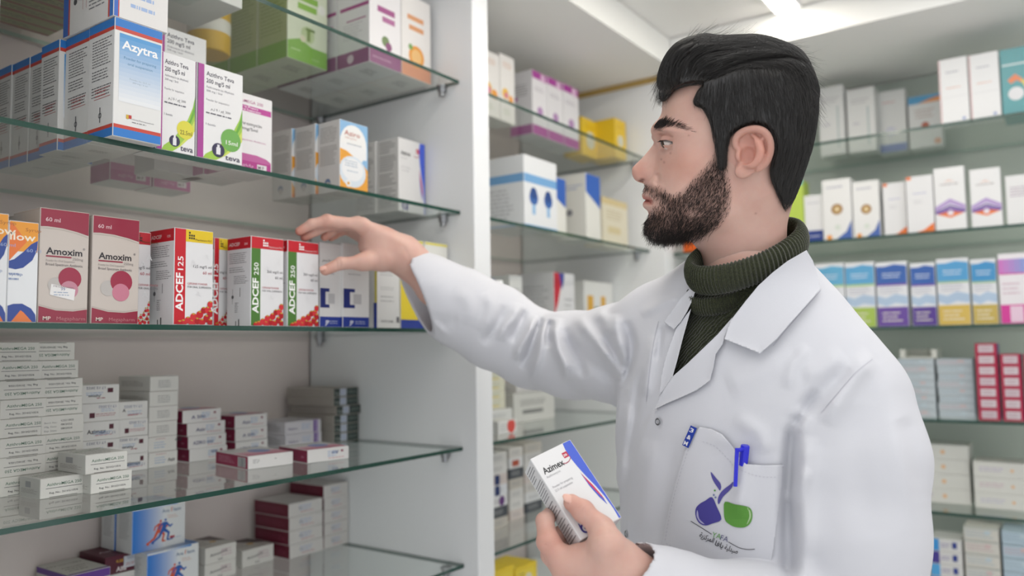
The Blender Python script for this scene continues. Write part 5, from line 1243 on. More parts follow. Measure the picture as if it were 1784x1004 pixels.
V, Q = sdf_mesh(f_head, lo, hi, 0.0014)
HV, HQ = V, Q
# skin tone
BROW = [(1138, 229), (1140, 220), (1149, 212), (1160, 209), (1175, 212), (1190, 218), (1204, 228), (1190, 226), (1174, 222), (1160, 222), (1148, 228)]
_br0 = HM.like(poly_sd(HM.X, HM.Y, crom(BROW, 3)))
def tone_head(V):
    q = to_head(V); px, py = Hpix(q); aw = np.abs(q[:, 2])
    # pixel where each point is seen on the near side
    sx, sy = proj(HC+np.stack([q[:, 0], q[:, 1], aw], 1)@HAX)
    base = np.tile(np.array(lin('#cba79a')), (len(V), 1))
    def mix(mask, col):
        nonlocal base
        base = base*(1-mask[:, None])+np.array(lin(col))*mask[:, None]
    g = lambda cx, cy, s, t=None: np.exp(-((sx-cx)/s)**2-((sy-cy)/(t or s))**2)
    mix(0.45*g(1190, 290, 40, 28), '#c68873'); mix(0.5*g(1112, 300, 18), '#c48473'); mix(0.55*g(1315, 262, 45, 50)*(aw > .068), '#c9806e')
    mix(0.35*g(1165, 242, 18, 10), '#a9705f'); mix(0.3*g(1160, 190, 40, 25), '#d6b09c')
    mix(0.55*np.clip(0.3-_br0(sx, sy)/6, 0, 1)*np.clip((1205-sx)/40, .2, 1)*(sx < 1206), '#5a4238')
    # stubble tint of the skin under the beard
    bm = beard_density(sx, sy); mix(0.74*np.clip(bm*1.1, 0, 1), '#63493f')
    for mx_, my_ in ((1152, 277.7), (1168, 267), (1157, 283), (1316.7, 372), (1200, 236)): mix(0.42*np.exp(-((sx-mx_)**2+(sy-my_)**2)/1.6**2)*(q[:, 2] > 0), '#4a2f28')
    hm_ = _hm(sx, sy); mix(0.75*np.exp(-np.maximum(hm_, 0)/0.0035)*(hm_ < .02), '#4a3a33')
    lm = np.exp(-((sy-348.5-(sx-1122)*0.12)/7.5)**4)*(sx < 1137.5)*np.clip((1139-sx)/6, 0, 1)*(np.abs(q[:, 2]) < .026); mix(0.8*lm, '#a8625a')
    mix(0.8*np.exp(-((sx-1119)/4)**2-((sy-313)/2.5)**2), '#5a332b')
    return base
BEARD_OUT = [(1250, 258), (1262, 262), (1268, 300), (1274, 345), (1262, 384), (1234, 410), (1205, 420), (1160, 428), (1128, 416), (1116, 395), (1124, 374), (1131, 372), (1143, 358), (1144, 348), (1134, 338), (1122, 332), (1124, 322), (1140, 322), (1156, 328), (1170, 340), (1190, 330), (1212, 308), (1230, 290), (1243, 272)]
_bs = HM.like(poly_sd(HM.X, HM.Y, crom(BEARD_OUT, 4)))
_bare = [(1152, 362, 12, 14), (1205, 372, 14, 12)]
def beard_density(sx, sy):
    s = _bs(sx, sy); d = np.clip(0.25-s/16, 0, 1)
    for (x, y, a, b) in _bare: d = d*(1-0.55*np.exp(-((sx-x)/a)**2-((sy-y)/b)**2))
    return d

# ------------------------------------------------------------------ hair shapes
HAIR = [(1147, 152), (1150, 132), (1160, 106), (1176, 84), (1198, 71), (1227, 64), (1255, 67), (1290, 66), (1325, 66), (1365, 77), (1395, 93), (1413, 123), (1424, 158), (1425, 190), (1422, 218), (1416, 252), (1403, 294), (1387, 338), (1371, 366), (1361, 350), (1349, 322), (1343, 300), (1347, 280), (1351, 260), (1347, 238), (1336, 223), (1319, 216), (1300, 218), (1280, 228), (1269, 243), (1266, 268), (1263, 290), (1253, 292), (1249, 264), (1245, 240), (1238, 210), (1226, 190), (1211, 180), (1216, 164), (1224, 146), (1203, 146), (1182, 153), (1165, 167), (1155, 174), (1149, 166)]
OUTER = [(1147, 152), (1150, 132), (1160, 106), (1176, 84), (1198, 71), (1227, 64), (1255, 67), (1290, 66), (1325, 66), (1365, 77), (1395, 93), (1413, 123), (1424, 158), (1425, 190), (1422, 218), (1416, 252), (1403, 294), (1387, 338), (1371, 366), (1340, 400), (1220, 400), (1180, 300), (1152, 200)]
I_hair = infl(OUTER, [(1300, 170, 81), (1280, 110, 82), (1180, 130, 74), (1165, 180, 66), (1240, 230, 74), (1300, 250, 76), (1257, 275, 71.5), (1254, 250, 72.5), (1370, 320, 64), (1405, 200, 79)], [(1300, 120, 62), (1200, 100, 50), (1165, 160, 52), (1240, 230, 60), (1370, 320, 45), (1405, 200, 70)])
_hm = HM.like(poly_sd(HM.X, HM.Y, crom(HAIR, 4))*PX)
PART = [(1216, 148), (1245, 140), (1275, 127), (1305, 118), (1340, 112), (1372, 110), (1400, 118)]
HAIR_ST = strokes_map(HM, [(PART, 3.5, -0.0045), ([(1165, 150), (1172, 118), (1200, 92), (1260, 84), (1330, 86), (1385, 100)], 16, 0.004),
    ([(1180, 150), (1186, 122), (1206, 104)], 2.5, -0.003), ([(1205, 140), (1212, 118), (1235, 104), (1275, 98)], 3, -0.003), ([(1170, 120), (1185, 95), (1215, 80)], 3, -0.0025),
    ([(1240, 128), (1270, 112), (1310, 104), (1360, 104)], 3, 0.003)])
def f_hair(p):
    q = to_head(p); px, py = Hpix(q); w = q[:, 2]; qa = np.abs(w)
    f = infl_eval(I_hair, px, py, w)-HAIR_ST(px, py)*np.clip(qa/0.03, 0, 1)
    # mask as seen from the near side: shift by the lateral perspective
    sx, sy = proj(HC+np.stack([q[:, 0], q[:, 1], qa*0.85], 1)@HAX)
    m = _hm(sx, sy)
    return smax(f, m, 0.005)

def make_strands(name, roots, dirf, length, npts, rad, sdf, lift, mat, parent, curl=0.0, seed=1, tip=0.3, jit=0.25, gravity=None, stick=True):
    """hair strands that follow a direction field over a surface"""
    r = np.random.default_rng(seed); n = len(roots); p = roots.copy(); ln = length(roots) if callable(length) else np.full(n, length)
    off = lift*(0.15+r.random(n)); jv = r.normal(0, jit, (n, 3)); rl = r.random(n)*1.6+.2; pts = [p.copy()]
    e = 0.0008
    for k in range(npts-1):
        g = np.stack([sdf(p+np.eye(3)[i]*e)-sdf(p-np.eye(3)[i]*e) for i in range(3)], 1); g /= np.maximum(np.linalg.norm(g, axis=1), 1e-9)[:, None]
        d = dirf(p)+jv*(0.6+0.4*k/npts); d -= (d*g).sum(1)[:, None]*g*(1.0 if stick else 0.6); d /= np.maximum(np.linalg.norm(d, axis=1), 1e-9)[:, None]
        p = p+d*(ln/(npts-1))[:, None]
        if stick:
            f = sdf(p); tgt = off*np.sin(math.pi*min(1, (k+1.5)/npts))
            p = p-g*(f-tgt)[:, None]*0.8
        else: p = p+g*(lift*ln/(npts-1))[:, None]*rl[:, None]
        pts.append(p.copy())
    A = np.stack(pts, 1)
    W_ = to_world(A.reshape(-1, 3))-np.array(person.location)
    hc = bpy.data.hair_curves.new(name); hc.add_curves([npts]*n)
    hc.points.foreach_set('position', W_.astype(np.float32).ravel())
    t = np.tile(np.linspace(0, 1, npts), n); rr = rad*(1-(1-tip)*t**1.5)
    try: hc.points.foreach_set('radius', rr.astype(np.float32))
    except Exception:
        a = hc.attributes.new('radius', 'FLOAT', 'POINT'); a.data.foreach_set('value', rr.astype(np.float32))
    hc.materials.append(mat)
    o = bpy.data.objects.new(name, hc); COL.objects.link(o); o.parent = parent
    return o
def surf_samples(V, Q, n, seed=3):
    r = np.random.default_rng(seed); a = V[Q[:, 0]]; b = V[Q[:, 1]]; c = V[Q[:, 2]]; d = V[Q[:, 3]]
    ar = np.linalg.norm(np.cross(c-a, d-b), axis=1)/2; i = r.choice(len(Q), n, p=ar/ar.sum()); u = r.random((n, 1)); v = r.random((n, 1))
    return (a[i]*(1-u)+b[i]*u)*(1-v)+(d[i]*(1-u)+c[i]*u)*v
def field(cps):
    def fn(p):
        q = to_head(p); aw = np.abs(q[:, 2]); sx, sy = proj(HC+np.stack([q[:, 0], q[:, 1], aw], 1)@HAX)
        num = np.zeros((len(p), 2)); den = 1e-9
        for (x, y, a, b) in cps:
            w = np.exp(-((sx-x)**2+(sy-y)**2)/(2*24.0**2))+1e-6/(1+(sx-x)**2+(sy-y)**2); v = np.array([a, b])/math.hypot(a, b)
            num += w[:, None]*v; den = den+w
        v = num/np.maximum(np.linalg.norm(num, axis=1), 1e-9)[:, None]
        return v[:, :1]*hx-v[:, 1:]*hy
    return fn
def seen(p):
    q = to_head(p); return proj(HC+np.stack([q[:, 0], q[:, 1], np.abs(q[:, 2])], 1)@HAX)
# ------------------------------------------------------------------ torso frame
CS = P(1295, 602, 1.075)
ts = unit([0.64, 0.0, 0.77]); tu = np.array([0, 1.0, 0]); tn = np.cross(ts, tu)
if tn[2] < 0: tn = -tn
TAX = np.stack([ts, tu, tn])
def tt_(p): return (p-CS)@TAX.T
def T3(a, b, c): return CS+np.array([a, b, c])@TAX
NJ = P(1500, 655, 0.955); FJ = P(1135, 600, 1.205)
SLEEVE = [(P(1150, 590, 1.185), .074), (P(1078, 617, 1.265), .0745), (P(998, 619, 1.345), .0700), (P(927, 608, 1.405), .0660), (P(860, 568, 1.405), .0700), (P(800, 535, 1.395), .0655), (P(745, 508, 1.385), .0600), (P(722, 497, 1.38), .0585)]
ARM = [(P(1478, 702, 0.975), .074), (P(1492, 800, 0.950), .0770), (P(1492, 930, 0.935), .0750), (P(1490, 1090, 0.925), .074), (P(1300, 1088, 0.90), .064), (P(1165, 1052, 0.885), .053), (P(1110, 1022, 0.88), .0435)]
def f_torso(p, off=0.0):
    q = tt_(p)
    f = ellipsoid(q, (0, -0.13, 0.0), (0.172, 0.25, 0.118))
    f = smin(f, ellipsoid(q, (0, -0.42, 0.0), (0.168, 0.34, 0.125)), 0.06)
    f = smin(f, capsule(q, (-0.13, -0.005, 0), (0.0, -0.03, 0), 0.060), 0.05)
    f = smin(f, capsule(q, (0.0, -0.03, 0), (0.125, -0.070, 0), 0.060), 0.05)
    f = smin(f, capsule(q, (0.02, 0.045, -0.012), (0.115, -0.030, -0.008), 0.056, 0.050), 0.03)
    f = smin(f, capsule(q, (0.0, 0.06, -0.012), (-0.115, 0.018, -0.008), 0.066, 0.052), 0.03)
    return f-off
def f_coat(p):
    f = f_torso(p, 0.016)
    q = tt_(p)
    f = smin(f, capsule(q, (0, -0.45, 0), (0, -0.92, 0.0), 0.155, 0.20), 0.08)
    a = tube(p, [s[0] for s in SLEEVE], [s[1] for s in SLEEVE], 0.02)
    f = smin(f, a, 0.030)
    b = tube(p, [s[0] for s in ARM], [s[1] for s in ARM], 0.02)
    f = smin(f, b, 0.012)
    # open cuffs
    c0 = SLEEVE[-1][0]; ax = unit(P(703, 487, 1.376)-P(745, 508, 1.385)); h = (p-c0)@ax
    px, py = proj(p)
    return f-COAT_REL(px, py)
CM = Map2(640, 1700, 400, 1100, 2.0)
COAT_REL = CM.like(np.zeros_like(CM.X))
# relief of the coat, painted as ridges and hollows along the folds
def z3(*pts): return [(680+x*.398, 400+y*.398) for x, y in pts]
def z6(*pts): return [(1060+x*.6218, 380+y*.6218) for x, y in pts]
COAT_REL = strokes_map(CM, [
    (z3((270, 270), (330, 300), (350, 360), (330, 420)), 9, .0025),
    (z3((420, 270), (440, 330), (430, 390), (395, 450)), 8, .004), (z3((500, 330), (480, 400), (440, 460), (400, 500)), 6, -.005),
    (z3((560, 320), (545, 380), (500, 430), (480, 490)), 6, .006), (z3((590, 350), (560, 430), (520, 490)), 5, -.006),
    (z3((640, 375), (605, 450), (565, 520), (555, 575)), 5.5, .007), (z3((665, 385), (640, 450), (615, 530), (570, 610)), 5, -.008),
    (z3((690, 385), (665, 470), (650, 560), (620, 660)), 5, .005), (z3((705, 395), (690, 450), (700, 520)), 4.5, -.008),
    (z3((735, 385), (722, 450), (735, 530), (765, 600), (775, 670)), 6.5, .008), (z3((765, 430), (790, 520), (830, 590), (850, 650)), 6, -.006),
    (z3((820, 385), (870, 450), (925, 520), (985, 590)), 7, .006), (z3((770, 470), (850, 560), (930, 620), (1010, 665)), 8, -.005),
    (z3((900, 360), (940, 400), (965, 465)), 8, .004), (z3((930, 470), (990, 560), (1030, 620)), 6, -.004),
    (z3((985, 370), (990, 450), (1012, 540)), 6, .004), (z3((1030, 400), (1055, 500), (1050, 590), (1020, 690)), 6, -.008),
    (z3((180, 200), (220, 300), (200, 400)), 16, .002), (z3((215, 425), (250, 405), (300, 400)), 9, -.002), (z3((100, 380), (180, 400), (260, 470)), 4, .002),
    (z3((150, 590), (300, 600), (450, 660)), 9, .002),
    # near shoulder, armhole and arm
    (z6((745, 390), (700, 430), (650, 500), (610, 580)), 13, .007), (z6((680, 420), (590, 500), (530, 560)), 12, -.005), (z6((540, 440), (600, 420), (660, 380)), 12, .003),
    (z6((520, 535), (540, 560), (510, 610)), 11, .006), (z6((585, 480), (545, 540), (520, 580)), 7, -.006), (z6((560, 700), (530, 760), (502, 800)), 9, .005),
    ([(1398, 722), (1382, 745), (1377, 790), (1374, 850), (1372, 920), (1374, 1040)], 9, -.0135), ([(1408, 760), (1400, 850), (1402, 1030)], 11, .007), (z6((745, 400), (790, 520), (830, 700), (850, 900)), 18, .003), (z6((700, 520), (700, 700), (740, 900)), 22, -.003),
    (z6((600, 640), (570, 800), (580, 950)), 16, .003), (z6((820, 560), (850, 640), (880, 800)), 12, -.003),
    # chest and front
    (z6((560, 360), (520, 410), (500, 480)), 8, .003), (z6((330, 470), (400, 440), (520, 380)), 16, .0025), (z6((350, 560), (420, 600), (440, 660)), 10, .003),
    (z6((60, 520), (50, 640), (20, 760)), 7, .004), (z6((95, 420), (70, 560), (45, 700)), 6, -.004), (z6((30, 480), (20, 600), (5, 700)), 6, .003), (z6((130, 330), (110, 430), (100, 500)), 7, .004), (z6((150, 300), (135, 400)), 4, -.003),
    (z6((200, 220), (150, 240), (90, 270)), 6, .003), (z6((120, 620), (100, 760), (80, 900)), 14, .003), (z6((190, 600), (160, 800), (130, 920)), 10, -.002)])
FRONT_EDGE = crom([(1150, 706), (1135, 722), (1119, 753), (1106, 800), (1097, 853), (1088, 927), (1083, 1000), (1080, 1100)], 4, closed=False)
_pl = poly_sd(CM.X, CM.Y, np.array(list(FRONT_EDGE)+[(1300, 1100), (1300, 640), (1200, 690)]))
COAT_REL = CM.like(COAT_REL.v*np.where(CM.X < 1075, 1.5, 1.5)+0.0035/(1+np.exp(np.clip(_pl/1.4, -30, 30)))*np.clip((1260-CM.X)/120, 0, 1))
CUFF_C = P(716, 500, 1.378); CUFF_N = unit([-0.86, -0.37, 0.34])
CUFF2_C = P(1086, 990, .876); CUFF2_N = unit(P(1040, 960, .868)-P(1112, 1022, .882))
def f_coat2(p):
    f = f_coat(p)
    d1 = (p-CUFF_C)@CUFF_N; m = np.abs(d1) < 0.16
    near = m & (np.linalg.norm(p-CUFF_C, axis=1) < 0.16)
    if near.any():
        z = p[near]; g = f[near]; inner = capsule(z, CUFF_C-unit(P(703, 487, 1.376)-P(760, 516, 1.388))*0.10, CUFF_C+unit(P(703, 487, 1.376)-P(760, 516, 1.388))*0.12, .0530, .0535)
        inner = np.maximum(inner, -(d1[near]+0.075)); g = smax(g, d1[near], .002); f[near] = smax(g, -inner, .002)
    d2 = (p-CUFF2_C)@CUFF2_N; near = np.linalg.norm(p-CUFF2_C, axis=1) < 0.13
    if near.any():
        z = p[near]; g = f[near]; inner = capsule(z, CUFF2_C-CUFF2_N*0.06, CUFF2_C+CUFF2_N*0.1, .0370, .0380)
        g = smax(g, d2[near], .002); f[near] = smax(g, -np.maximum(inner, -(d2[near]+0.06)), .002)
    wz = CAM[2]+p@np.array([cR[2], cU[2], -cF[2]])
    return smax(f, 0.58-wz, 0.006)
def f_front(p):
    px, py = proj(p); return f_torso(p, 0.016)-COAT_REL(px, py)
NECKC = (P(1300, 545, 1.062), P(1313, 448, 1.045))
def f_cs(p):
    return smin(f_coat(p), capsule(p, NECKC[0], NECKC[1], .083, .080), 0.03)
def f_sweater(p):
    f = f_torso(p, 0.003)
    f = smin(f, capsule(p, P(1300, 560, 1.07), P(1301, 478, 1.045), .070, .062), 0.035)
    nn = unit(np.cross((P(1395, 419, 1.035)-P(1210, 467, 1.045)), P(1279, 482, .972)-P(1302, 443, 1.04))); nn = nn if nn[1] > 0 else -nn
    f = smax(f, (p-P(1302, 446, 1.04))@nn, .004)
    px, py = proj(p); m = (px > 1330) | (py > 640)            # stays under the folds of the coat
    if m.any(): f = f.copy(); f[m] = np.maximum(f[m], f_coat(p[m])+.007)
    return f
VCUT = [(1209, 496), (1201, 520), (1194, 550), (1182, 590), (1173, 630), (1167, 664), (1180, 663), (1230, 617), (1282, 564), (1329, 507), (1376, 464), (1412, 442), (1416, 395), (1200, 395)]
def trace(px, py, fn, d0=0.70, steps=60, dmax=1.7):
    r = np.stack([(px-IMW/2)/FPX, -(py-IMH/2)/FPX, -np.ones_like(px)], 1); L = np.linalg.norm(r, axis=1); d = np.full(len(px), d0)
    for _ in range(steps): d = np.minimum(d+0.8*fn(r*d[:, None])/L, dmax)
    return d
def fgrad(fn, p, e=0.0012):
    g = np.stack([fn(p+np.eye(3)[i]*e)-fn(p-np.eye(3)[i]*e) for i in range(3)], 1); return g/np.maximum(np.linalg.norm(g, axis=1), 1e-9)[:, None]
def clip_cell(poly, x0, y0, x1, y1):
    P_ = [tuple(q) for q in poly]
    for (ax, v, sg) in ((0, x0, 1), (0, x1, -1), (1, y0, 1), (1, y1, -1)):
        out = []; n = len(P_)
        for i in range(n):
            a, b = P_[i-1], P_[i]; ia = (a[ax]-v)*sg >= 0; ib = (b[ax]-v)*sg >= 0
            if ia != ib:
                t = (v-a[ax])/(b[ax]-a[ax]); c = [a[0]+(b[0]-a[0])*t, a[1]+(b[1]-a[1])*t]; c[ax] = v; out.append(tuple(c))
            if ib: out.append(b)
        P_ = out
        if len(P_) < 3: return []
    return P_
def sheet(poly, fn, off, thick, st=3.0, spline=0, dmax=1.5, d0=0.7, flat=False):
    """cloth sheet lying on fn along a photo-space outline; off = gap in metres (number or function of px,py)"""
    pl_ = crom(poly, spline) if spline else np.array(poly, float)
    x0, y0 = np.floor(pl_.min(0)/st)*st; x1, y1 = pl_.max(0)
    key = {}; pts = []; faces = []
    for X_ in np.arange(x0, x1+st, st):
        for Y_ in np.arange(y0, y1+st, st):
            c = clip_cell(pl_, X_, Y_, X_+st, Y_+st)
            f = []
            for q in c:
                k = (round(q[0], 2), round(q[1], 2))
                if k not in key: key[k] = len(pts); pts.append(k)
                if not f or f[-1] != key[k]: f.append(key[k])
            if len(f) > 1 and f[0] == f[-1]: f.pop()
            if len(f) >= 3 and len(set(f)) == len(f): faces.append(f)
    pts = np.array(pts, float); d = trace(pts[:, 0], pts[:, 1], fn, d0, dmax=dmax)
    V = np.stack([(pts[:, 0]-IMW/2)/FPX, -(pts[:, 1]-IMH/2)/FPX, -np.ones(len(pts))], 1)*d[:, None]
    o = off(pts[:, 0], pts[:, 1]) if callable(off) else np.full(len(pts), off)
    vd = V/np.linalg.norm(V, axis=1)[:, None]
    V = V-vd*o[:, None]
    # orient to the lens: image y is down, so reverse polygons that run clockwise on the photo
    out = []
    for f in faces:
        a = sum(pts[f[i-1]][0]*pts[f[i]][1]-pts[f[i]][0]*pts[f[i-1]][1] for i in range(len(f)))
        out.append(f if a < 0 else f[::-1])
    if not thick: return V, out
    n = len(V); V2 = V+vd*thick
    ec = {}
    for f in out:
        for i in range(len(f)): ec[(f[i-1], f[i])] = 1
    F2 = [list(f) for f in out]+[[j+n for j in f[::-1]] for f in out]
    for (a, b) in ec:
        if (b, a) not in ec: F2.append([b, a, a+n, b+n])
    return np.concatenate([V, V2]), F2
def cut_faces(V, Q, keep):
    Q = Q[keep]; used = np.unique(Q); m = -np.ones(len(V), int); m[used] = np.arange(len(used)); return V[used], m[Q]
# ------------------------------------------------------------------ hands
TH_IP = P(594, 459, 1.302); TH_T = P(567, 471, 1.292)
def nail(p, c, along, out, L=.0060, Wd=.0046, T=.0016):
    y = unit(along); z = unit(np.array(out)-np.dot(out, y)*y); x = np.cross(y, z)
    return ellipsoid(p, c, (Wd, L, T), np.stack([x, y, z]))
R_FING = [([P(632, 395, 1.326), P(570, 385, 1.302), P(543, 391, 1.292), P(522, 403, 1.287)], [.0125, .0098, .0086, .0070]),
          ([P(623, 391, 1.347), P(577, 391, 1.324), P(549, 403, 1.310), P(531, 413.5, 1.303)], [.0120, .0095, .0082, .0070]),
          ([P(613, 392, 1.367), P(594, 393, 1.347), P(577, 404, 1.337), P(566, 413, 1.332)], [.0115, .0090, .0080, .0070]),
          ([P(606, 398, 1.384), P(594, 402, 1.366), P(583, 409, 1.358), P(577, 414, 1.354)], [.0105, .0082, .0074, .0064])]
R_NAILS = [(P(562, 467.5, 1.2835), TH_T-TH_IP, np.array([-0.1, 0.35, 1.0]))]
def f_rhand(p):
    f = tube(p, [P(810, 540, 1.395), P(760, 500, 1.386), P(722, 461, 1.380), P(704, 446, 1.374)], [.036, .031, .0275, .0265], .02)
    pal = None
    for k, (a, b) in enumerate(((P(700, 440, 1.366), .0235), (P(700, 434, 1.378), .0235), (P(702, 438, 1.388), .022), (P(704, 446, 1.392), .020))):
        c = capsule(p, a, R_FING[k][0][0], b, R_FING[k][1][0]+.0012); pal = c if pal is None else smin(pal, c, .012)
    pal = smin(pal, tube(p, [P(702, 452, 1.364), P(664, 452, 1.338), P(632, 457, 1.318)], [.0215, .0185, .0128], .01), .014)
    pal = smin(pal, ellipsoid(p, P(662, 428, 1.345), (.036, .026, .020)), .02)
    f = smin(f, pal, .022)
    th = tube(p, [P(636, 456, 1.318), TH_IP, TH_T], [.0125, .0102, .0086], .004)
    f = smin(f, th, .012)
    for pts, rr in R_FING:
        g = tube(p, pts, rr, .003)
        g = smin(g, np.linalg.norm(p-pts[1], axis=1)-rr[1]*1.07, .004)
        f = smin(f, g, .0055)
    f = smin(f, ellipsoid(p, P(626, 392, 1.322), (.0115, .010, .010)), .01)
    # first-web hollow, tendons
    f = smax(f, -ellipsoid(p, P(606, 424, 1.318), (.016, .020, .022)), .012)
    for c, al, o in R_NAILS: f = smin(f, nail(p, c, al, o), .0006)
    px, py = proj(p)
    return f-RH_REL(px, py)
RHM = Map2(490, 840, 350, 580, 1.0)
RH_REL = strokes_map(RHM, [([(617, 446), (613, 436), (616, 424)], 2.5, -.0012), ([(590, 449), (593, 458), (592, 468)], 1.5, -.0006), ([(585, 450), (587, 459), (586, 470)], 1.3, -.0005),
    ([(566, 373), (570, 384)], 1.6, -.0005), ([(640, 395), (680, 412), (715, 430)], 5, .0008), ([(700, 425), (712, 450), (704, 470)], 3, -.0006), ([(735, 440), (730, 480)], 12, .0008)])
Rb = np.array([[0.8473, -0.5067, 0.159], [0.3233, 0.7296, 0.6026], [-0.4214, -0.4592, 0.7821]])
Tb = np.array([0.07578, -0.27762, -0.88135]); BW, BH, BD = 0.0569, 0.1081, 0.0366
def on_box(px, py, lift):
    """point above the front face of the held carton seen at px,py"""
    n = Rb[:, 2]; r = np.array([(px-IMW/2)/FPX, -(py-IMH/2)/FPX, -1.0]); return r*((Tb@n+lift)/(r@n))
def off_box(px, py, back):
    return on_box(px, py, -BD-back)
L_TH = [P(1072, 958, .862), on_box(1049, 922, .0145), on_box(1016, 891, .0122), on_box(996, 876, .0100)]
L_FING = [([P(985, 985, .886), P(955, 944, .893), P(949, 908, .912), off_box(962, 893, .0095)], [.0155, .0118, .0100, .0086]),
          ([P(992, 1008, .895), P(962, 966, .915), off_box(972, 935, .0100), off_box(995, 915, .0092)], [.0150, .0118, .0100, .0086]),
          ([P(1004, 1030, .905), P(980, 995, .935), off_box(990, 965, .0100), off_box(1012, 945, .0092)], [.0145, .0112, .0098, .0082]),
          ([P(1020, 1045, .915), P(1002, 1020, .945), off_box(1012, 990, .0098), off_box(1030, 968, .0090)], [.0135, .0105, .0090, .0076])]
def f_lhand(p):
    f = tube(p, [P(1180, 1075, .893), P(1115, 1025, .882), P(1080, 992, .876)], [.034, .030, .0285], .02)
    pal = None
    for k in range(4):
        a = [P(1068, 990, .873), P(1065, 1000, .882), P(1066, 1012, .892), P(1070, 1022, .900)][k]
        c = capsule(p, a, L_FING[k][0][0], .0225, L_FING[k][1][0]+.001); pal = c if pal is None else smin(pal, c, .014)
    pal = smin(pal, tube(p, [P(1066, 985, .868), P(1058, 952, .862), L_TH[1]], [.0240, .0175, .0126], .012), .016)
    pal = smin(pal, ellipsoid(p, P(1030, 980, .882), (.028, .020, .016)), .02)
    f = smin(f, pal, .02)
    th = tube(p, L_TH[1:], [.0124, .0112, .0094], .004); th = smin(th, np.linalg.norm(p-L_TH[2], axis=1)-.0119, .004)
    f = smin(f, th, .008)
    for pts, rr in L_FING:
        g = tube(p, pts, rr, .003); g = smin(g, np.linalg.norm(p-pts[1], axis=1)-rr[1]*1.08, .004); f = smin(f, g, .005)
    c = on_box(989, 868.5, .0172); f = smin(f, nail(p, c, L_TH[3]-L_TH[2], Rb[:, 2]+np.array([.1, .35, .3]), .0066, .0052, .0018), .0006)
    # keep clear of the carton
    q = (p-Tb)@Rb; e = np.stack([np.abs(q[:, 0]-BW/2)-BW/2, np.abs(q[:, 1]-BH/2)-BH/2, np.abs(q[:, 2]+BD/2)-BD/2], 1)
    bx = np.linalg.norm(np.maximum(e, 0), axis=1)+np.minimum(e.max(1), 0)
    px, py = proj(p)
    return smax(f-LH_REL(px, py), -(bx-0.0002), .0012)
LHM = Map2(900, 1220, 830, 1120, 1.0)
LH_REL = strokes_map(LHM, [([(1012, 880), (1006, 890), (1000, 902)], 1.4, -.0006), ([(1017, 884), (1011, 894), (1005, 905)], 1.4, -.0006), ([(1070, 925), (1060, 945), (1040, 958)], 5, -.0007), ([(1022, 937), (1012, 948), (1000, 955)], 3.5, -.0010), ([(1040, 935), (1050, 962), (1045, 985)], 6, .0008), ([(946, 948), (955, 952)], 2, -.0006)])
def tone_hand(V, nails, red):
    base = np.tile(np.array(lin('#cba699')), (len(V), 1))
    def mix(m, c):
        nonlocal base
        base = base*(1-m[:, None])+np.array(lin(c))*m[:, None]
    for c, s, a in red: mix(a*np.exp(-(np.linalg.norm(V-c, axis=1)/s)**2), '#c47c69')
    for (fn, c) in nails: mix(0.85*(fn(V) < .0003), '#dcb3a6')
    return base
RV, RQ = sdf_mesh(f_rhand, P(480, 585, 1.34)-np.array([0.02, 0, .16]), P(830, 345, 1.34)+np.array([.03, 0, .10]), 0.0014)
LV, LQ = sdf_mesh(f_lhand, np.array([0.00, -0.40, -1.02]), np.array([0.21, -0.20, -0.78]), 0.0014)
rt = tone_hand(RV, [(lambda v: nail(v, *R_NAILS[0]), 0)], [(f[0][3], .012, .7) for f in R_FING]+[(f[0][1], .012, .35) for f in R_FING]+[(TH_T, .014, .4), (P(614, 436, 1.31), .012, .4)])
lt = tone_hand(LV, [(lambda v: nail(v, on_box(989, 868.5, .0172), L_TH[3]-L_TH[2], Rb[:, 2]+np.array([.1, .35, .3]), .0066, .0052, .0018), 0)], [(L_TH[3], .014, .4), (L_FING[0][0][1], .016, .5), (L_TH[2], .014, .3), (L_FING[0][0][0], .02, .3)])
# the rest of the body under the clothes, coarse
def f_under(p):
    f = f_torso(p, -0.006)
    f = smin(f, tube(p, [s[0] for s in SLEEVE[:6]], [s[1]*0.55 for s in SLEEVE[:6]], .02), .03)
    f = smin(f, tube(p, [s[0] for s in ARM[:6]], [s[1]*.55 for s in ARM[:6]], .02), .03)
    return smin(np.maximum(f, f_coat(p)+.012), capsule(p, P(1300, 560, 1.07), P(1300, 470, 1.045), .058, .052), .02)
UV, UQ = sdf_mesh(f_under, np.array([-0.25, -0.85, -1.65]), np.array([0.7, 0.1, -0.78]), 0.009)
print('head', len(HV), 'hands', len(RV), len(LV), 'under', len(UV))
allV = [HV, RV, LV, UV]; allQ = [HQ, RQ, LQ, UQ]; o_ = np.cumsum([0]+[len(v) for v in allV])
pmesh('body', np.concatenate(allV), np.concatenate([q+o_[i] for i, q in enumerate(allQ)]), M['skin'],
      attr=np.concatenate([tone_head(HV), rt, lt, np.tile(np.array(lin('#cba699')), (len(UV), 1))]))

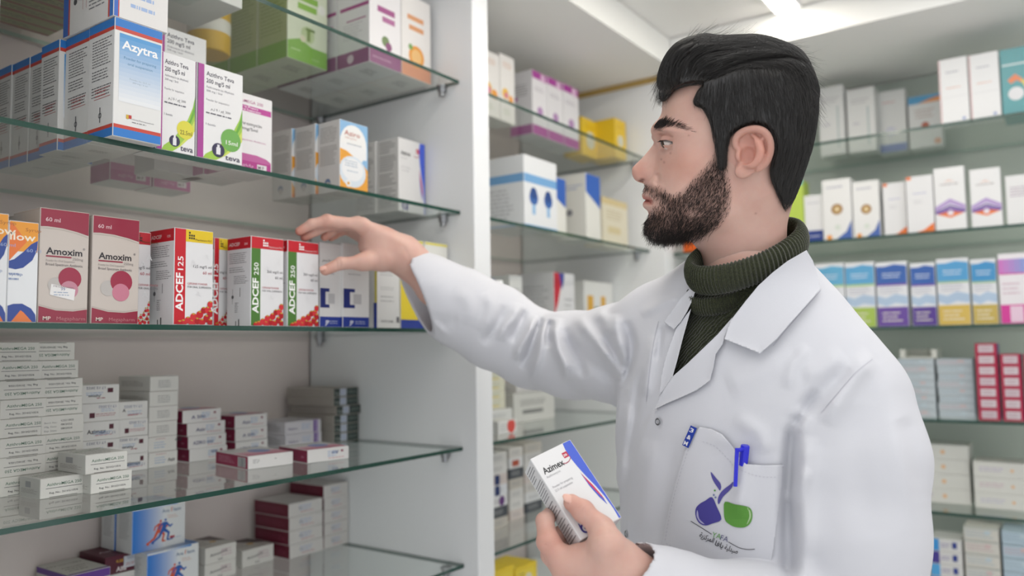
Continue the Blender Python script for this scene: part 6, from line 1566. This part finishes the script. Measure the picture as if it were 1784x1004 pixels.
# ------------------------------------------------------------------ eyes
M['eye'] = principled('eye_white', '#cfc4bd', 0.12, 0.6); M['iris'] = principled('dark_iris', '#3b2c24', 0.08, 0.7)
def eyeball(side):
    c = EYE*np.array([1, 1, side]); V = []; F = []; I = []; n = 28; m = 18
    look = unit(np.array([-1.0, -0.30, 0.42*side])); a1 = unit(np.cross(look, [0, 0, 1])); a2 = np.cross(look, a1)
    for j in range(m+1):
        t = math.pi*j/m*0.72
        for k in range(n):
            a = 2*math.pi*k/n; d = look*math.cos(t)+(a1*math.cos(a)+a2*math.sin(a))*math.sin(t); bul = 0.0007 if t < 0.5 else 0
            V.append(c+d*(ER+bul-0.0002))
    for j in range(m):
        for k in range(n): F.append((j*n+k, (j+1)*n+k, (j+1)*n+(k+1) % n, j*n+(k+1) % n)); I.append(1 if math.pi*(j+.5)/m*.72 < 0.52 else 0)
    pmesh('eye', from_head(np.array(V)), F, [M['eye'], M['iris']], midx=I)
eyeball(1); eyeball(-1)

# ------------------------------------------------------------------ hair
hV, hQ = sdf_mesh(f_hair, *grow_box(HC+np.array([0, 0.03, 0]), 0.15, 0.15, 0.12), 0.0022)
hair_o = pmesh('hair', hV, hQ, M['hair'])
TOPF = [(1155, 165, .05, -1), (1160, 135, .15, -1), (1172, 105, .5, -.85), (1195, 82, .85, -.5), (1225, 70, 1, -.1), (1180, 140, .1, -1), (1192, 112, .45, -.9), (1215, 95, .85, -.4), (1205, 140, .35, -.9), (1225, 120, .8, -.5), (1245, 128, .9, -.35), (1250, 95, 1, -.05),
        (1290, 72, 1, .05), (1290, 105, 1, -.12), (1340, 78, 1, .25), (1340, 100, 1, .05), (1385, 95, .8, .6), (1385, 108, .9, .3), (1410, 130, .4, .9)]
SIDEF = [(1225, 160, -.25, 1), (1218, 178, -.5, 1), (1245, 165, -.1, 1), (1235, 195, .1, 1), (1250, 235, .12, 1), (1258, 280, .0, 1), (1290, 165, .1, 1), (1290, 205, .05, 1), (1330, 150, .2, 1), (1330, 200, .2, 1), (1370, 150, .3, 1), (1370, 220, .15, 1), (1400, 130, .5, 1), (1415, 170, .25, 1), (1415, 220, -.1, 1), (1395, 270, -.25, 1), (1370, 320, -.25, 1), (1370, 355, -.2, 1)]
pcr = crom([(1190, 160)]+PART+[(1430, 140)], 5, closed=False)
def above_part(sx, sy): return sy < np.interp(sx, pcr[:, 0], pcr[:, 1])-0.5
rs = surf_samples(hV, hQ, 46000, 5); q = to_head(rs); sx, sy = seen(rs)
okk = (q[:, 2] > -0.055) & (np.linalg.norm(q, axis=1) > 0.03); rs, sx, sy = rs[okk], sx[okk], sy[okk]
ap = above_part(sx, sy)
shell = lambda p: f_hair(p)
make_strands('hair_strands', rs[ap][:12000], field(TOPF), 0.042, 12, 0.00016, shell, 0.0042, M['hair'], hair_o, seed=11, jit=.10)
make_strands('hair_strands', rs[~ap][:17000], field(SIDEF), 0.020, 8, 0.00014, shell, 0.0022, M['hair'], hair_o, seed=12, jit=.16)
# loose ends at the forehead, crown and nape
edge = (rs[:, 1] > 9e9)
front_ = ap & (sx < 1172) & (sy > 118); make_strands('hair_strands', rs[front_][:160], field([(1160, 140, -.5, .6), (1150, 165, -.3, 1), (1165, 110, -.6, .2)]), 0.022, 9, 0.00012, shell, 0.22, M['hair'], hair_o, seed=14, jit=.35, stick=False)
crown = ap & (sx > 1180) & (sy < 104); make_strands('hair_strands', rs[crown][:420], field([(1200, 75, .9, -.3), (1290, 70, 1, 0), (1380, 90, .8, .5)]), 0.024, 8, 0.00011, shell, 0.30, M['hair'], hair_o, seed=15, jit=.45, stick=False)
back_ = (sx > 1395) & (sy > 100) & (sy < 200); make_strands('hair_strands', rs[back_][:160], field([(1410, 130, .6, .8), (1420, 180, .2, 1)]), 0.018, 7, 0.00011, shell, 0.35, M['hair'], hair_o, seed=16, jit=.4, stick=False)

fringe = (q_ := to_head(rs), _hm(sx, sy))[1] > -0.0035
fr_ = fringe & ~ap & (sx < 1362)
make_strands('hair_strands', rs[fr_][:2600], field([(1213, 172, -.35, .9), (1222, 188, .5, 1), (1235, 205, .4, 1), (1246, 235, .2, 1), (1252, 262, .1, 1), (1258, 285, 0, 1), (1266, 245, .1, 1), (1280, 228, .1, 1), (1310, 216, .2, 1), (1345, 240, .4, 1), (1346, 290, -.1, 1), (1352, 330, .0, 1)]), 0.010, 5, 0.00013, f_head, 0.16, M['hair'], hair_o, seed=17, jit=.3, stick=False)
# beard, moustache, brows, lashes
hs = surf_samples(HV, HQ, 420000, 8); q = to_head(hs); sx, sy = seen(hs); r_ = np.random.default_rng(4)
bd = beard_density(sx, sy); keep = (r_.random(len(hs)) < bd**1.2*0.25) & (q[:, 2] > -0.05) & (q[:, 0] < H3(1275, 330, .05)[0])
B = hs[keep]; bx_, by_ = sx[keep], sy[keep]; bdk = bd[keep]
BF = field([(1255, 275, -.1, 1), (1255, 340, -.35, 1), (1225, 320, -.45, 1), (1190, 345, -.5, 1), (1235, 395, -.7, .7), (1200, 410, -.6, .8), (1160, 415, -.3, 1), (1130, 405, -.2, 1), (1122, 385, -.6, 1), (1150, 335, .5, 1), (1130, 330, .1, 1), (1162, 350, .2, 1), (1150, 395, -.1, 1)])
def blen(p):
    sx, sy = seen(p); base = 0.0045+0.004*np.clip((sy-370)/40, 0, 1)+0.002*np.exp(-((sx-1150)/30)**2-((sy-330)/12)**2)
    return base*(0.6+0.7*np.random.default_rng(5).random(len(p)))
print('beard', len(B))
beard_o = make_strands('beard', B[:19000], BF, blen, 5, 0.00016, f_head, 0.35, M['beard'], person, seed=21, jit=.35, stick=False)
_br = HM.like(poly_sd(HM.X, HM.Y, crom(BROW, 3))); bw = np.clip(0.4-_br(sx, sy)/5, 0, 1)*np.clip((1210-sx)/40, 0.25, 1)
kb = (r_.random(len(hs)) < bw*0.9) & (np.abs(q[:, 2]) > .006) & (q[:, 0] < 0); 
make_strands('eyebrow', hs[kb][:3200], field([(1140, 226, .25, -1), (1150, 217, .7, -.6), (1165, 213, 1, -.05), (1190, 222, 1, .45)]), 0.0075, 5, 0.00013, f_head, 0.18, M['beard'], person, seed=22, jit=.22, stick=False)
LASH = from_head(np.array([H3(x, y, w) for x, y, w in [(1152+i*1.05, 243.6+0.02*i*i/4, .0415-0.00005*i) for i in range(20)]]))
LV_ = []
def lashes():
    hc = bpy.data.hair_curves.new('eyelashes'); pts = []
    for i in range(42):
        t = i/41; a = H3(1150.5+24*t, 244.2+1.5*math.sin(math.pi*t)*-1+2.0*t*t, .036+.006*math.sin(math.pi*t*.8)); d = np.array([-.8+1.0*t, -.75, .55])
        for k in range(4): s = k/3; pts.append(from_head(a+unit(d)*.0075*s+np.array([0, .0022*s*s, .0])))
    W_ = to_world(np.array(pts))-np.array(person.location); hc.add_curves([4]*42); hc.points.foreach_set('position', W_.astype(np.float32).ravel())
    hc.points.foreach_set('radius', np.tile([.00016, .00014, .0001, .00004], 42).astype(np.float32)); hc.materials.append(M['beard'])
    o = bpy.data.objects.new('eyelashes', hc); COL.objects.link(o); o.parent = person
lashes()

# ------------------------------------------------------------------ coat
V, Q = sdf_mesh(f_coat2, np.array([-0.25, -0.95, -1.65]), np.array([0.78, 0.12, -0.72]), 0.0032)
px_, py_ = proj(V); inv = poly_sd(px_, py_, np.array(VCUT, float)) < 0; nearv = -V[:, 2] < 1.20
kill = (inv & nearv)[Q].all(1); V, Q = cut_faces(V, Q, ~kill)
print('coat', len(V)); coat = pmesh('lab_coat', V, Q, M['coat'])
NLAP = [(1276, 553), (1262, 588), (1259, 600), (1247, 617), (1243, 640), (1237, 663), (1214, 680), (1188, 692), (1160, 704), (1140, 714), (1150, 690), (1172, 656), (1197, 634), (1222, 610), (1250, 583)]
NCOL = [(1405, 436), (1416, 454), (1424, 478), (1430, 504), (1404, 533), (1378, 562), (1352, 592), (1324, 616), (1300, 606), (1262, 591), (1268, 572), (1274, 557), (1298, 526), (1321, 498), (1346, 475), (1372, 455)]
FCOL = [(1214, 497), (1200, 505), (1185, 521), (1171, 541), (1156, 561), (1165, 568), (1174, 574), (1186, 561), (1197, 543), (1207, 522)]
FLAP = [(1204, 538), (1190, 556), (1178, 572), (1168, 598), (1158, 628), (1152, 655), (1148, 690), (1158, 678), (1172, 656), (1180, 628), (1189, 592), (1198, 560)]
def edge_off(base, poly, lift, wid=10):
    pl_ = np.array(poly, float)
    def fn(px, py):
        s = poly_sd(px, py, pl_); return base+lift*np.exp(s/wid)
    return fn
for nm, pl_, fn, of, th in (('lapel', FLAP, f_cs, .004, .0018), ('collar', FCOL, f_cs, .007, .0018), ('lapel', NLAP, f_cs, .0055, .0018)):
    V, F = sheet(pl_, fn, edge_off(of, pl_, .0025, 6), th, 2.5); pmesh(nm, V, F, M['coat'], parent=coat)
V, F = sheet(NCOL, f_cs, edge_off(.010, NCOL, .003, 8), .0020, 3.0); pmesh('collar', V, F, M['coat'], parent=coat)
# pocket
POCK = [(1218.5, 744), (1240, 748), (1258, 757), (1276, 778), (1290, 801), (1300, 809), (1330, 811), (1364.7, 810), (1362, 850), (1355, 900), (1347, 960), (1343, 982), (1335, 991), (1318, 996), (1290, 997), (1246, 994), (1200, 973), (1152, 949), (1166, 880), (1180, 828), (1194, 784), (1206, 762)]
def pock_off(px, py):
    t = np.clip((py-800)/95, 0, 1); cx = 1298-12*t
    return .0045+.0085*np.exp(-((px-cx)/16)**2)*np.clip((905-py)/30, 0, 1)*np.clip((py-780)/20, 0, 1)+.004*np.exp(-((px-1262)/22)**2-((py-765)/16)**2)
V, F = sheet(POCK, f_front, pock_off, .0016, 3.0); pocket = pmesh('pocket', V, F, M['coat'], parent=coat)
def seam_line(pts, off, wd=0.5, fn=f_front, dash=None):
    """a raised stitch line; returns geometry in camera space"""
    A = crom(pts, 8, closed=False); V = []; F = []
    seg = np.linalg.norm(np.diff(A, axis=0), axis=1); tot = seg.sum(); n = max(2, int(tot/(3.2 if dash else 2)))
    s = np.concatenate([[0], np.cumsum(seg)]); t = np.linspace(0, tot, n); X_ = np.interp(t, s, A[:, 0]); Y_ = np.interp(t, s, A[:, 1])
    T = np.stack([np.gradient(X_), np.gradient(Y_)], 1); T /= np.linalg.norm(T, axis=1)[:, None]; Nn = np.stack([-T[:, 1], T[:, 0]], 1)
    pts2 = np.concatenate([np.stack([X_, Y_], 1)-Nn*wd, np.stack([X_, Y_], 1)+Nn*wd])
    d = trace(pts2[:, 0], pts2[:, 1], fn); o = off(pts2[:, 0], pts2[:, 1]) if callable(off) else off
    Vv = np.stack([(pts2[:, 0]-IMW/2)/FPX, -(pts2[:, 1]-IMH/2)/FPX, -np.ones(len(pts2))], 1)*d[:, None]; Vv -= Vv/np.linalg.norm(Vv, axis=1)[:, None]*np.reshape(o, (-1, 1))
    for i in range(0, n-1): 
        if dash and i % 2: continue
        F.append([i, i+1, n+i+1, n+i])
    return Vv, F
def joinVF(L):
    V = []; F = []; b = 0
    for v, f in L: V.append(np.asarray(v)); F += [[j+b for j in q] for q in f]; b += len(v)
    return np.concatenate(V), F
M['stitch'] = principled('stitch_thread', '#b9b9c2', 0.8, 0.2)
st = [seam_line([(1224, 770), (1245, 778), (1268, 800), (1282, 815), (1320, 830), (1355, 832)], lambda x, y: pock_off(x, y)+.0006, .45, dash=True),
      seam_line([(1199, 784), (1184, 830), (1170, 882), (1158, 945)], lambda x, y: pock_off(x, y)+.0006, .45, dash=True), seam_line([(1160, 947), (1200, 967), (1246, 988)], lambda x, y: pock_off(x, y)+.0006, .45, dash=True)]
for V, F in st: pmesh('stitching', V, F, M['stitch'], parent=coat)
for V, F in ([seam_line([(1430, 506), (1400, 540), (1372, 572), (1347, 603)], .0008, .5, f_coat), seam_line([(1147, 560), (1138, 600), (1131, 650), (1126, 700)], .0008, .5, f_coat), seam_line([(1520, 626), (1490, 650), (1455, 690), (1430, 720)], .0008, .45, f_coat)]): pmesh('seam', V, F, M['stitch'], parent=coat)

# print on the pocket and the woven tag
M['print'] = attr_material('pocket_ink', 0.6, 0.3)
class Ink:
    def __init__(s, off, fn=f_front): s.V = []; s.F = []; s.C = []; s.off = off; s.fn = fn; s.k = 0
    def add(s, pts, faces, col):
        pts = np.array(pts, float); s.k += 1
        d = trace(pts[:, 0], pts[:, 1], s.fn); V = np.stack([(pts[:, 0]-IMW/2)/FPX, -(pts[:, 1]-IMH/2)/FPX, -np.ones(len(pts))], 1)*d[:, None]
        V -= V/np.linalg.norm(V, axis=1)[:, None]*(s.off(pts[:, 0], pts[:, 1])+.0007+.00003*s.k)[:, None]
        b = len(s.V); s.V += list(V); s.F += [[j+b for j in f] for f in faces]; s.C += [lin(col)]*len(faces)
    def poly(s, pts, col, st=3.0):
        pl_ = np.array(pts, float); x0, y0 = pl_.min(0); x1, y1 = pl_.max(0); P_ = []; F = []
        for X_ in np.arange(x0, x1, st):
            for Y_ in np.arange(y0, y1, st):
                c = clip_cell(pl_, X_, Y_, X_+st, Y_+st)
                if len(c) >= 3:
                    a = sum(c[i-1][0]*c[i][1]-c[i][0]*c[i-1][1] for i in range(len(c)))
                    if a > 0: c = c[::-1]
                    F.append(list(range(len(P_), len(P_)+len(c)))); P_ += c
        s.add(P_, F, col)
    def text(s, t, x, y, hpx, wpx, ang, col, bold=0.01, slant=0.0, vert=None):
        G, Fc = text_geo(t, bold)
        if not len(G): return
        mn, mx = G.min(0), G.max(0); g = (G-np.array([mn[0], 0]))/np.array([mx[0]-mn[0], 0.73]); a = math.radians(ang); u = np.array([math.cos(a), math.sin(a)]); v = np.array([math.sin(a)+slant, -math.cos(a)]) if vert is None else np.array(vert)
        s.add(np.array([x, y])+g[:, :1]*wpx*u+g[:, 1:]*hpx*v, Fc, col)
    def build(s, name, parent):
        o = pmesh(name, np.array(s.V), s.F, M['print'], parent=parent, smooth=False)
        a = o.data.attributes.new('print', 'FLOAT_COLOR', 'FACE'); a.data.foreach_set('color', np.array([(*c, 1) for c in s.C], dtype=np.float32).ravel()); return o
def zz(*pts): return [(1120+x*.3027, 700+y*.3027) for x, y in pts]
ink = Ink(pock_off)
ink.poly(crom(zz((390, 405), (405, 420), (425, 445), (445, 470), (450, 495), (443, 512), (430, 495), (410, 465), (396, 435)), 3), '#5b55a4')
ink.poly(crom(zz((518, 462), (515, 490), (490, 520), (460, 550), (438, 590), (430, 575), (436, 545), (455, 515), (485, 490), (505, 475)), 3), '#5b55a4')
ink.poly(crom(zz((398, 550), (425, 605), (452, 678), (400, 702), (360, 714), (325, 700), (305, 665), (303, 620), (325, 590), (360, 570)), 3), '#4d479c')
ink.poly(crom(zz((312, 625), (310, 660), (330, 695), (355, 706), (350, 700), (325, 675), (318, 640)), 3), '#b9b6da')
ink.poly(crom(zz((472, 577), (530, 592), (600, 605), (625, 625), (630, 665), (615, 705), (580, 725), (530, 722), (495, 705), (472, 680), (466, 630)), 3), '#63a043')
ink.poly(crom(zz((600, 610), (618, 630), (622, 665), (605, 700), (598, 706), (612, 665), (610, 635)), 3), '#b6d3a2')
for a, b in (((414, 512), '#5f9f52'), ((408, 538), '#7a86b4'), ((418, 552), '#7a86b4')): ink.poly([(1120+(a[0]+6*math.cos(t))*.3027, 700+(a[1]+6*math.sin(t))*.3027) for t in np.linspace(0, 6.28, 9)[:-1]], b)
def line_px(pts, w, col):
    A = crom(pts, 5, closed=False); T = np.gradient(A, axis=0); T /= np.linalg.norm(T, axis=1)[:, None]; Nn = np.stack([-T[:, 1], T[:, 0]], 1); n = len(A)
    ink.add(np.concatenate([A-Nn*w/2, A+Nn*w/2]), [[i+n, i+n+1, i+1, i] for i in range(n-1)], col)
line_px(zz((275, 688), (330, 722), (395, 764)), 1.1, '#3a3a44'); line_px(zz((492, 808), (550, 840), (600, 852), (645, 850)), 1.1, '#3a3a44')
ink.text('YA', 1120+395*.3027, 700+778*.3027, 9.5, 16, 16, '#6fae5c', 0.0); ink.text('FA', 1120+443*.3027, 700+796*.3027, 9.5, 14, 17, '#6a6a90', 0.0)
ARW = ['\u0635\u064a\u062f\u0644\u064a\u0629', '\u064a\u0627\u0641\u0627', '\u0627\u0644\u0645\u0631\u0643\u0632\u064a\u0629']
AR = {'w3': '\ufe94\ufef4\ufedf\ufeaa\ufef4\ufebb', 'w2': '\ufe8e\ufed3\ufe8e\ufef3', 'w1': '\ufe94\ufef3\ufeb0\ufedb\ufeae\ufee4\ufedf\ufe8d'}
ink.text(AR['w1'], 1120+322*.3027, 700+778*.3027, 9, 27, 24, '#1f1f28', 0.012); ink.text(AR['w2'], 1120+412*.3027, 700+826*.3027, 9, 15, 22, '#1f1f28', 0.012); ink.text(AR['w3'], 1120+468*.3027, 700+850*.3027, 9, 24, 20, '#1f1f28', 0.012)
ink.build('pocket_print', coat)
tagp = Ink(lambda x, y: .0068+0*x)
tagp.poly(zz((275, 137), (312, 153), (262, 268), (226, 250)), '#2340a8', 2.0)
for t, x, y in (('3', 266, 172), ('&', 250, 212), ('M', 232, 246)): tagp.text(t, 1120+x*.3027, 700+y*.3027, 7.5, 7.0, 22, '#f4f4fa', 0.02)
tagp.build('woven_tag', coat)
# press studs
M['stud'] = principled('nickel_stud', '#8d8f94', 0.3, 0.5, metallic=1.0)
def stud(px, py, off, tilt):
    d = float(trace(np.array([px]), np.array([py]), f_coat)[0]); c = P(px, py, d-off); n = fgrad(f_coat, P(px, py, d)[None])[0]; a = unit(np.cross(n, [0, 1, 0])); b = np.cross(n, a); V = []; F = []; m = 20
    for (r, h) in ((.0046, 0), (.0048, .0008), (.0042, .0013), (.0030, .0011), (.0026, .0004)):
        for k in range(m): t = 2*math.pi*k/m; V.append(c+(a*math.cos(t)+b*math.sin(t))*r+n*h)
    for j in range(4):
        for k in range(m): F.append([j*m+k, j*m+(k+1) % m, (j+1)*m+(k+1) % m, (j+1)*m+k])
    pmesh('button', np.array(V), F, M['stud'], parent=coat)
stud(1146.5, 735, .0045, 0); stud(1091, 931, .0040, 0)

# ------------------------------------------------------------------ sweater
def knit_material(ribs=False):
    m = principled('olive_knit', '#2f3421', 0.85, 0.2); nt = m.node_tree; b = nt.nodes['Principled BSDF']; tc = nt.nodes.new('ShaderNodeTexCoord')
    w = nt.nodes.new('ShaderNodeTexWave'); w.inputs['Scale'].default_value = 95; w.inputs['Distortion'].default_value = 5; w.inputs['Detail'].default_value = 2; w.bands_direction = 'DIAGONAL'
    n = nt.nodes.new('ShaderNodeTexNoise'); n.inputs['Scale'].default_value = 700
    nt.links.new(tc.outputs['Object'], w.inputs['Vector']); nt.links.new(tc.outputs['Object'], n.inputs['Vector'])
    ad = nt.nodes.new('ShaderNodeMath'); ad.operation = 'ADD'; nt.links.new(n.outputs['Fac'], ad.inputs[0])
    if not ribs: nt.links.new(w.outputs['Fac'], ad.inputs[1])
    bp = nt.nodes.new('ShaderNodeBump'); bp.inputs['Strength'].default_value = 0.8; bp.inputs['Distance'].default_value = 0.0012 if not ribs else .0006
    nt.links.new(ad.outputs[0], bp.inputs['Height']); nt.links.new(bp.outputs['Normal'], b.inputs['Normal'])
    cr = nt.nodes.new('ShaderNodeValToRGB'); cr.color_ramp.elements[0].color = (*lin('#1b1e14'), 1); cr.color_ramp.elements[1].color = (*lin('#3d4229'), 1); cr.color_ramp.elements[0].position = .35; cr.color_ramp.elements[1].position = .75
    nt.links.new(n.outputs['Fac'], cr.inputs[0]); nt.links.new(cr.outputs[0], b.inputs['Base Color']); b.inputs['Sheen Weight'].default_value = .3
    return m
M['knit'] = knit_material(); M['rib'] = knit_material(True)
V, Q = sdf_mesh(f_sweater, P(1100, 760, 1.3), P(1480, 430, 1.3)+np.array([0, 0, .45]), 0.004)
sweater = pmesh('turtleneck_sweater', V, Q, M['knit'])
def ring_mesh(Cn, a, b, prof, ribs, amp, n=420):
    """ribbed roll of knit: a, b semi axes, prof = (outward, along-neck) offsets"""
    V = []; F = []; nrm = unit(np.cross(a, b)); nrm = nrm if nrm[1] > 0 else -nrm; m = len(prof)
    for i in range(n):
        t = 2*math.pi*i/n; ra = a*math.cos(t)+b*math.sin(t); ru = unit(ra); k = amp*math.cos(ribs*t)
        for (o, h) in prof: L = math.hypot(o, h) or 1; V.append(Cn+ra+ru*(o+k*o/L)+nrm*(h+k*h/L))
    for i in range(n):
        for j in range(m): F.append([i*m+j, ((i+1) % n)*m+j, ((i+1) % n)*m+(j+1) % m, i*m+(j+1) % m])
    return np.array(V), F
Cn = P(1302, 443, 1.04); a_ = (P(1395, 419, 1.035)-P(1210, 467, 1.045))/2; b_ = P(1279, 482, .972)-Cn
prof = [(.0105*math.cos(t)*(1.0 if math.cos(t) > 0 else .7), .0185*math.sin(t)) for t in np.linspace(0, 2*math.pi, 17)[:-1]]
V, F = ring_mesh(Cn, a_, b_, prof, 92, .0010, 736); pmesh('rolled_collar', V, F, M['rib'], parent=sweater)
C2 = P(1286, 492, 1.05); prof2 = [(.0045*math.cos(t), .012*math.sin(t)) for t in np.linspace(0, 2*math.pi, 13)[:-1]]
V, F = ring_mesh(C2, a_*.88, b_*.90, prof2, 92, .0008, 736); pmesh('collar_base', V, F, M['rib'], parent=sweater)

# ------------------------------------------------------------------ trousers and shoes (below the frame)
hipw = to_world(T3(0, -0.5, 0)); sw = ts@AXC; sw = np.array([sw[0], sw[1], 0]); sw /= np.linalg.norm(sw); nw = tn@AXC; nw = np.array([nw[0], nw[1], 0]); nw /= np.linalg.norm(nw)
hip = np.array([hipw[0], hipw[1], 0])
for sgn, nm in ((1, 'left'), (-1, 'right')):
    fx = hip+sw*.10*sgn
    fl = lambda p: tube(p, [fx*1+np.array([0, 0, .92]), fx+nw*.015+np.array([0, 0, .50]), fx+np.array([0, 0, .10])], [.095, .070, .060], .03)
    ft = lambda p: smax(smax(fl(p), .055-p[:, 2], .004), p[:, 2]-.95, .01)
    lo_ = fx-np.array([.16, .16, -.02]); hi_ = fx+np.array([.16, .16, 1.0])
    V, Q = sdf_mesh(ft, lo_, hi_, .010); pmesh('trouser_leg', to_cam(V), Q, M['cloth_dark'])
    fs = lambda p: smax(smin(capsule(p, fx-nw*.03+np.array([0, 0, .045]), fx+nw*.15+np.array([0, 0, .035]), .045, .038), capsule(p, fx+np.array([0, 0, .05]), fx+np.array([0, 0, .11]), .045, .042), .03), .0015-p[:, 2], .004)
    V, Q = sdf_mesh(fs, fx-np.array([.25, .25, .02]), fx+np.array([.25, .25, .18]), .006); pmesh('shoe', to_cam(V), Q, M['shoe'])

# ------------------------------------------------------------------ carton in the hand, pen in the pocket
bo = carton('white and blue carton with red leaf mark held in the man\'s left hand', 0, 0, 0, BW, BD, BH, '#f1f1f2', d_azimex)
ex, ey, ez = Rb[:, 0]@AXC, -(Rb[:, 2]@AXC), Rb[:, 1]@AXC; o3 = to_world(Tb)
bo.matrix_world = Matrix(((ex[0], ey[0], ez[0], o3[0]), (ex[1], ey[1], ez[1], o3[1]), (ex[2], ey[2], ez[2], o3[2]), (0, 0, 0, 1)))
M['pen'] = principled('blue_pen_plastic', '#1f22c8', 0.25, 0.5)
dp = float(trace(np.array([1296.]), np.array([800.]), f_front)[0])
def pen():
    db = float(trace(np.array([1289.]), np.array([862.]), f_front)[0]); top = P(1298.5, 776, dp-.0095); bot = P(1289, 862, db-.0045); ax = unit(bot-top); dc = float(trace(np.array([1281.]), np.array([845.]), f_front)[0]); cl0 = P(1284, 781, dp-.0185); cl1 = P(1281, 848, dc-.0185)
    V = []; F = []
    def cyl(a, b, r0, r1, n=18, cap=True):
        ax = unit(b-a); x = unit(np.cross(ax, [0, 0, 1])); y = np.cross(ax, x); k0 = len(V)
        for (c, r) in ((a, r0), (b, r1)):
            for k in range(n): t = 2*math.pi*k/n; V.append(c+(x*math.cos(t)+y*math.sin(t))*r)
        for k in range(n): F.append([k0+k, k0+n+k, k0+n+(k+1) % n, k0+(k+1) % n])
        F.append([k0+k for k in range(n)]); F.append([k0+n+k for k in reversed(range(n))])
    o3 = to_world(top)
    root = bpy.data.objects.new('ballpoint_pen', None); COL.objects.link(root); root.location = o3; tag(root, 'blue plastic pen clipped in the man\'s chest pocket', 'pen')
    def put(nm):
        mesh_obj(nm, to_world(np.array(V))-o3, F, M['pen'], root, smooth=False); V.clear(); F.clear()
    cyl(top, top+ax*.0015, .0046, .0052); cyl(top+ax*.0015, top+ax*.024, .0052, .0050); put('pen_cap')
    cyl(top+ax*.024, bot, .0042, .0040); put('pen_barrel')
    # flat clip with its bridge
    w = unit(np.cross(cl1-cl0, [0, 0, 1]))*.0021; t = np.array([0, 0, .0011])
    for (a, b) in ((cl0, cl1),):
        for c in (a, b):
            for s1 in (-1, 1):
                for s2 in (-1, 1): V.append(c+w*s1+t*s2)
    F.extend([[0, 1, 3, 2], [4, 6, 7, 5], [0, 4, 5, 1], [2, 3, 7, 6], [0, 2, 6, 4], [1, 5, 7, 3]])
    cyl(cl0+np.array([0, -.003, 0]), top+ax*.004, .0022, .0028, 10); put('pen_clip')
pen()
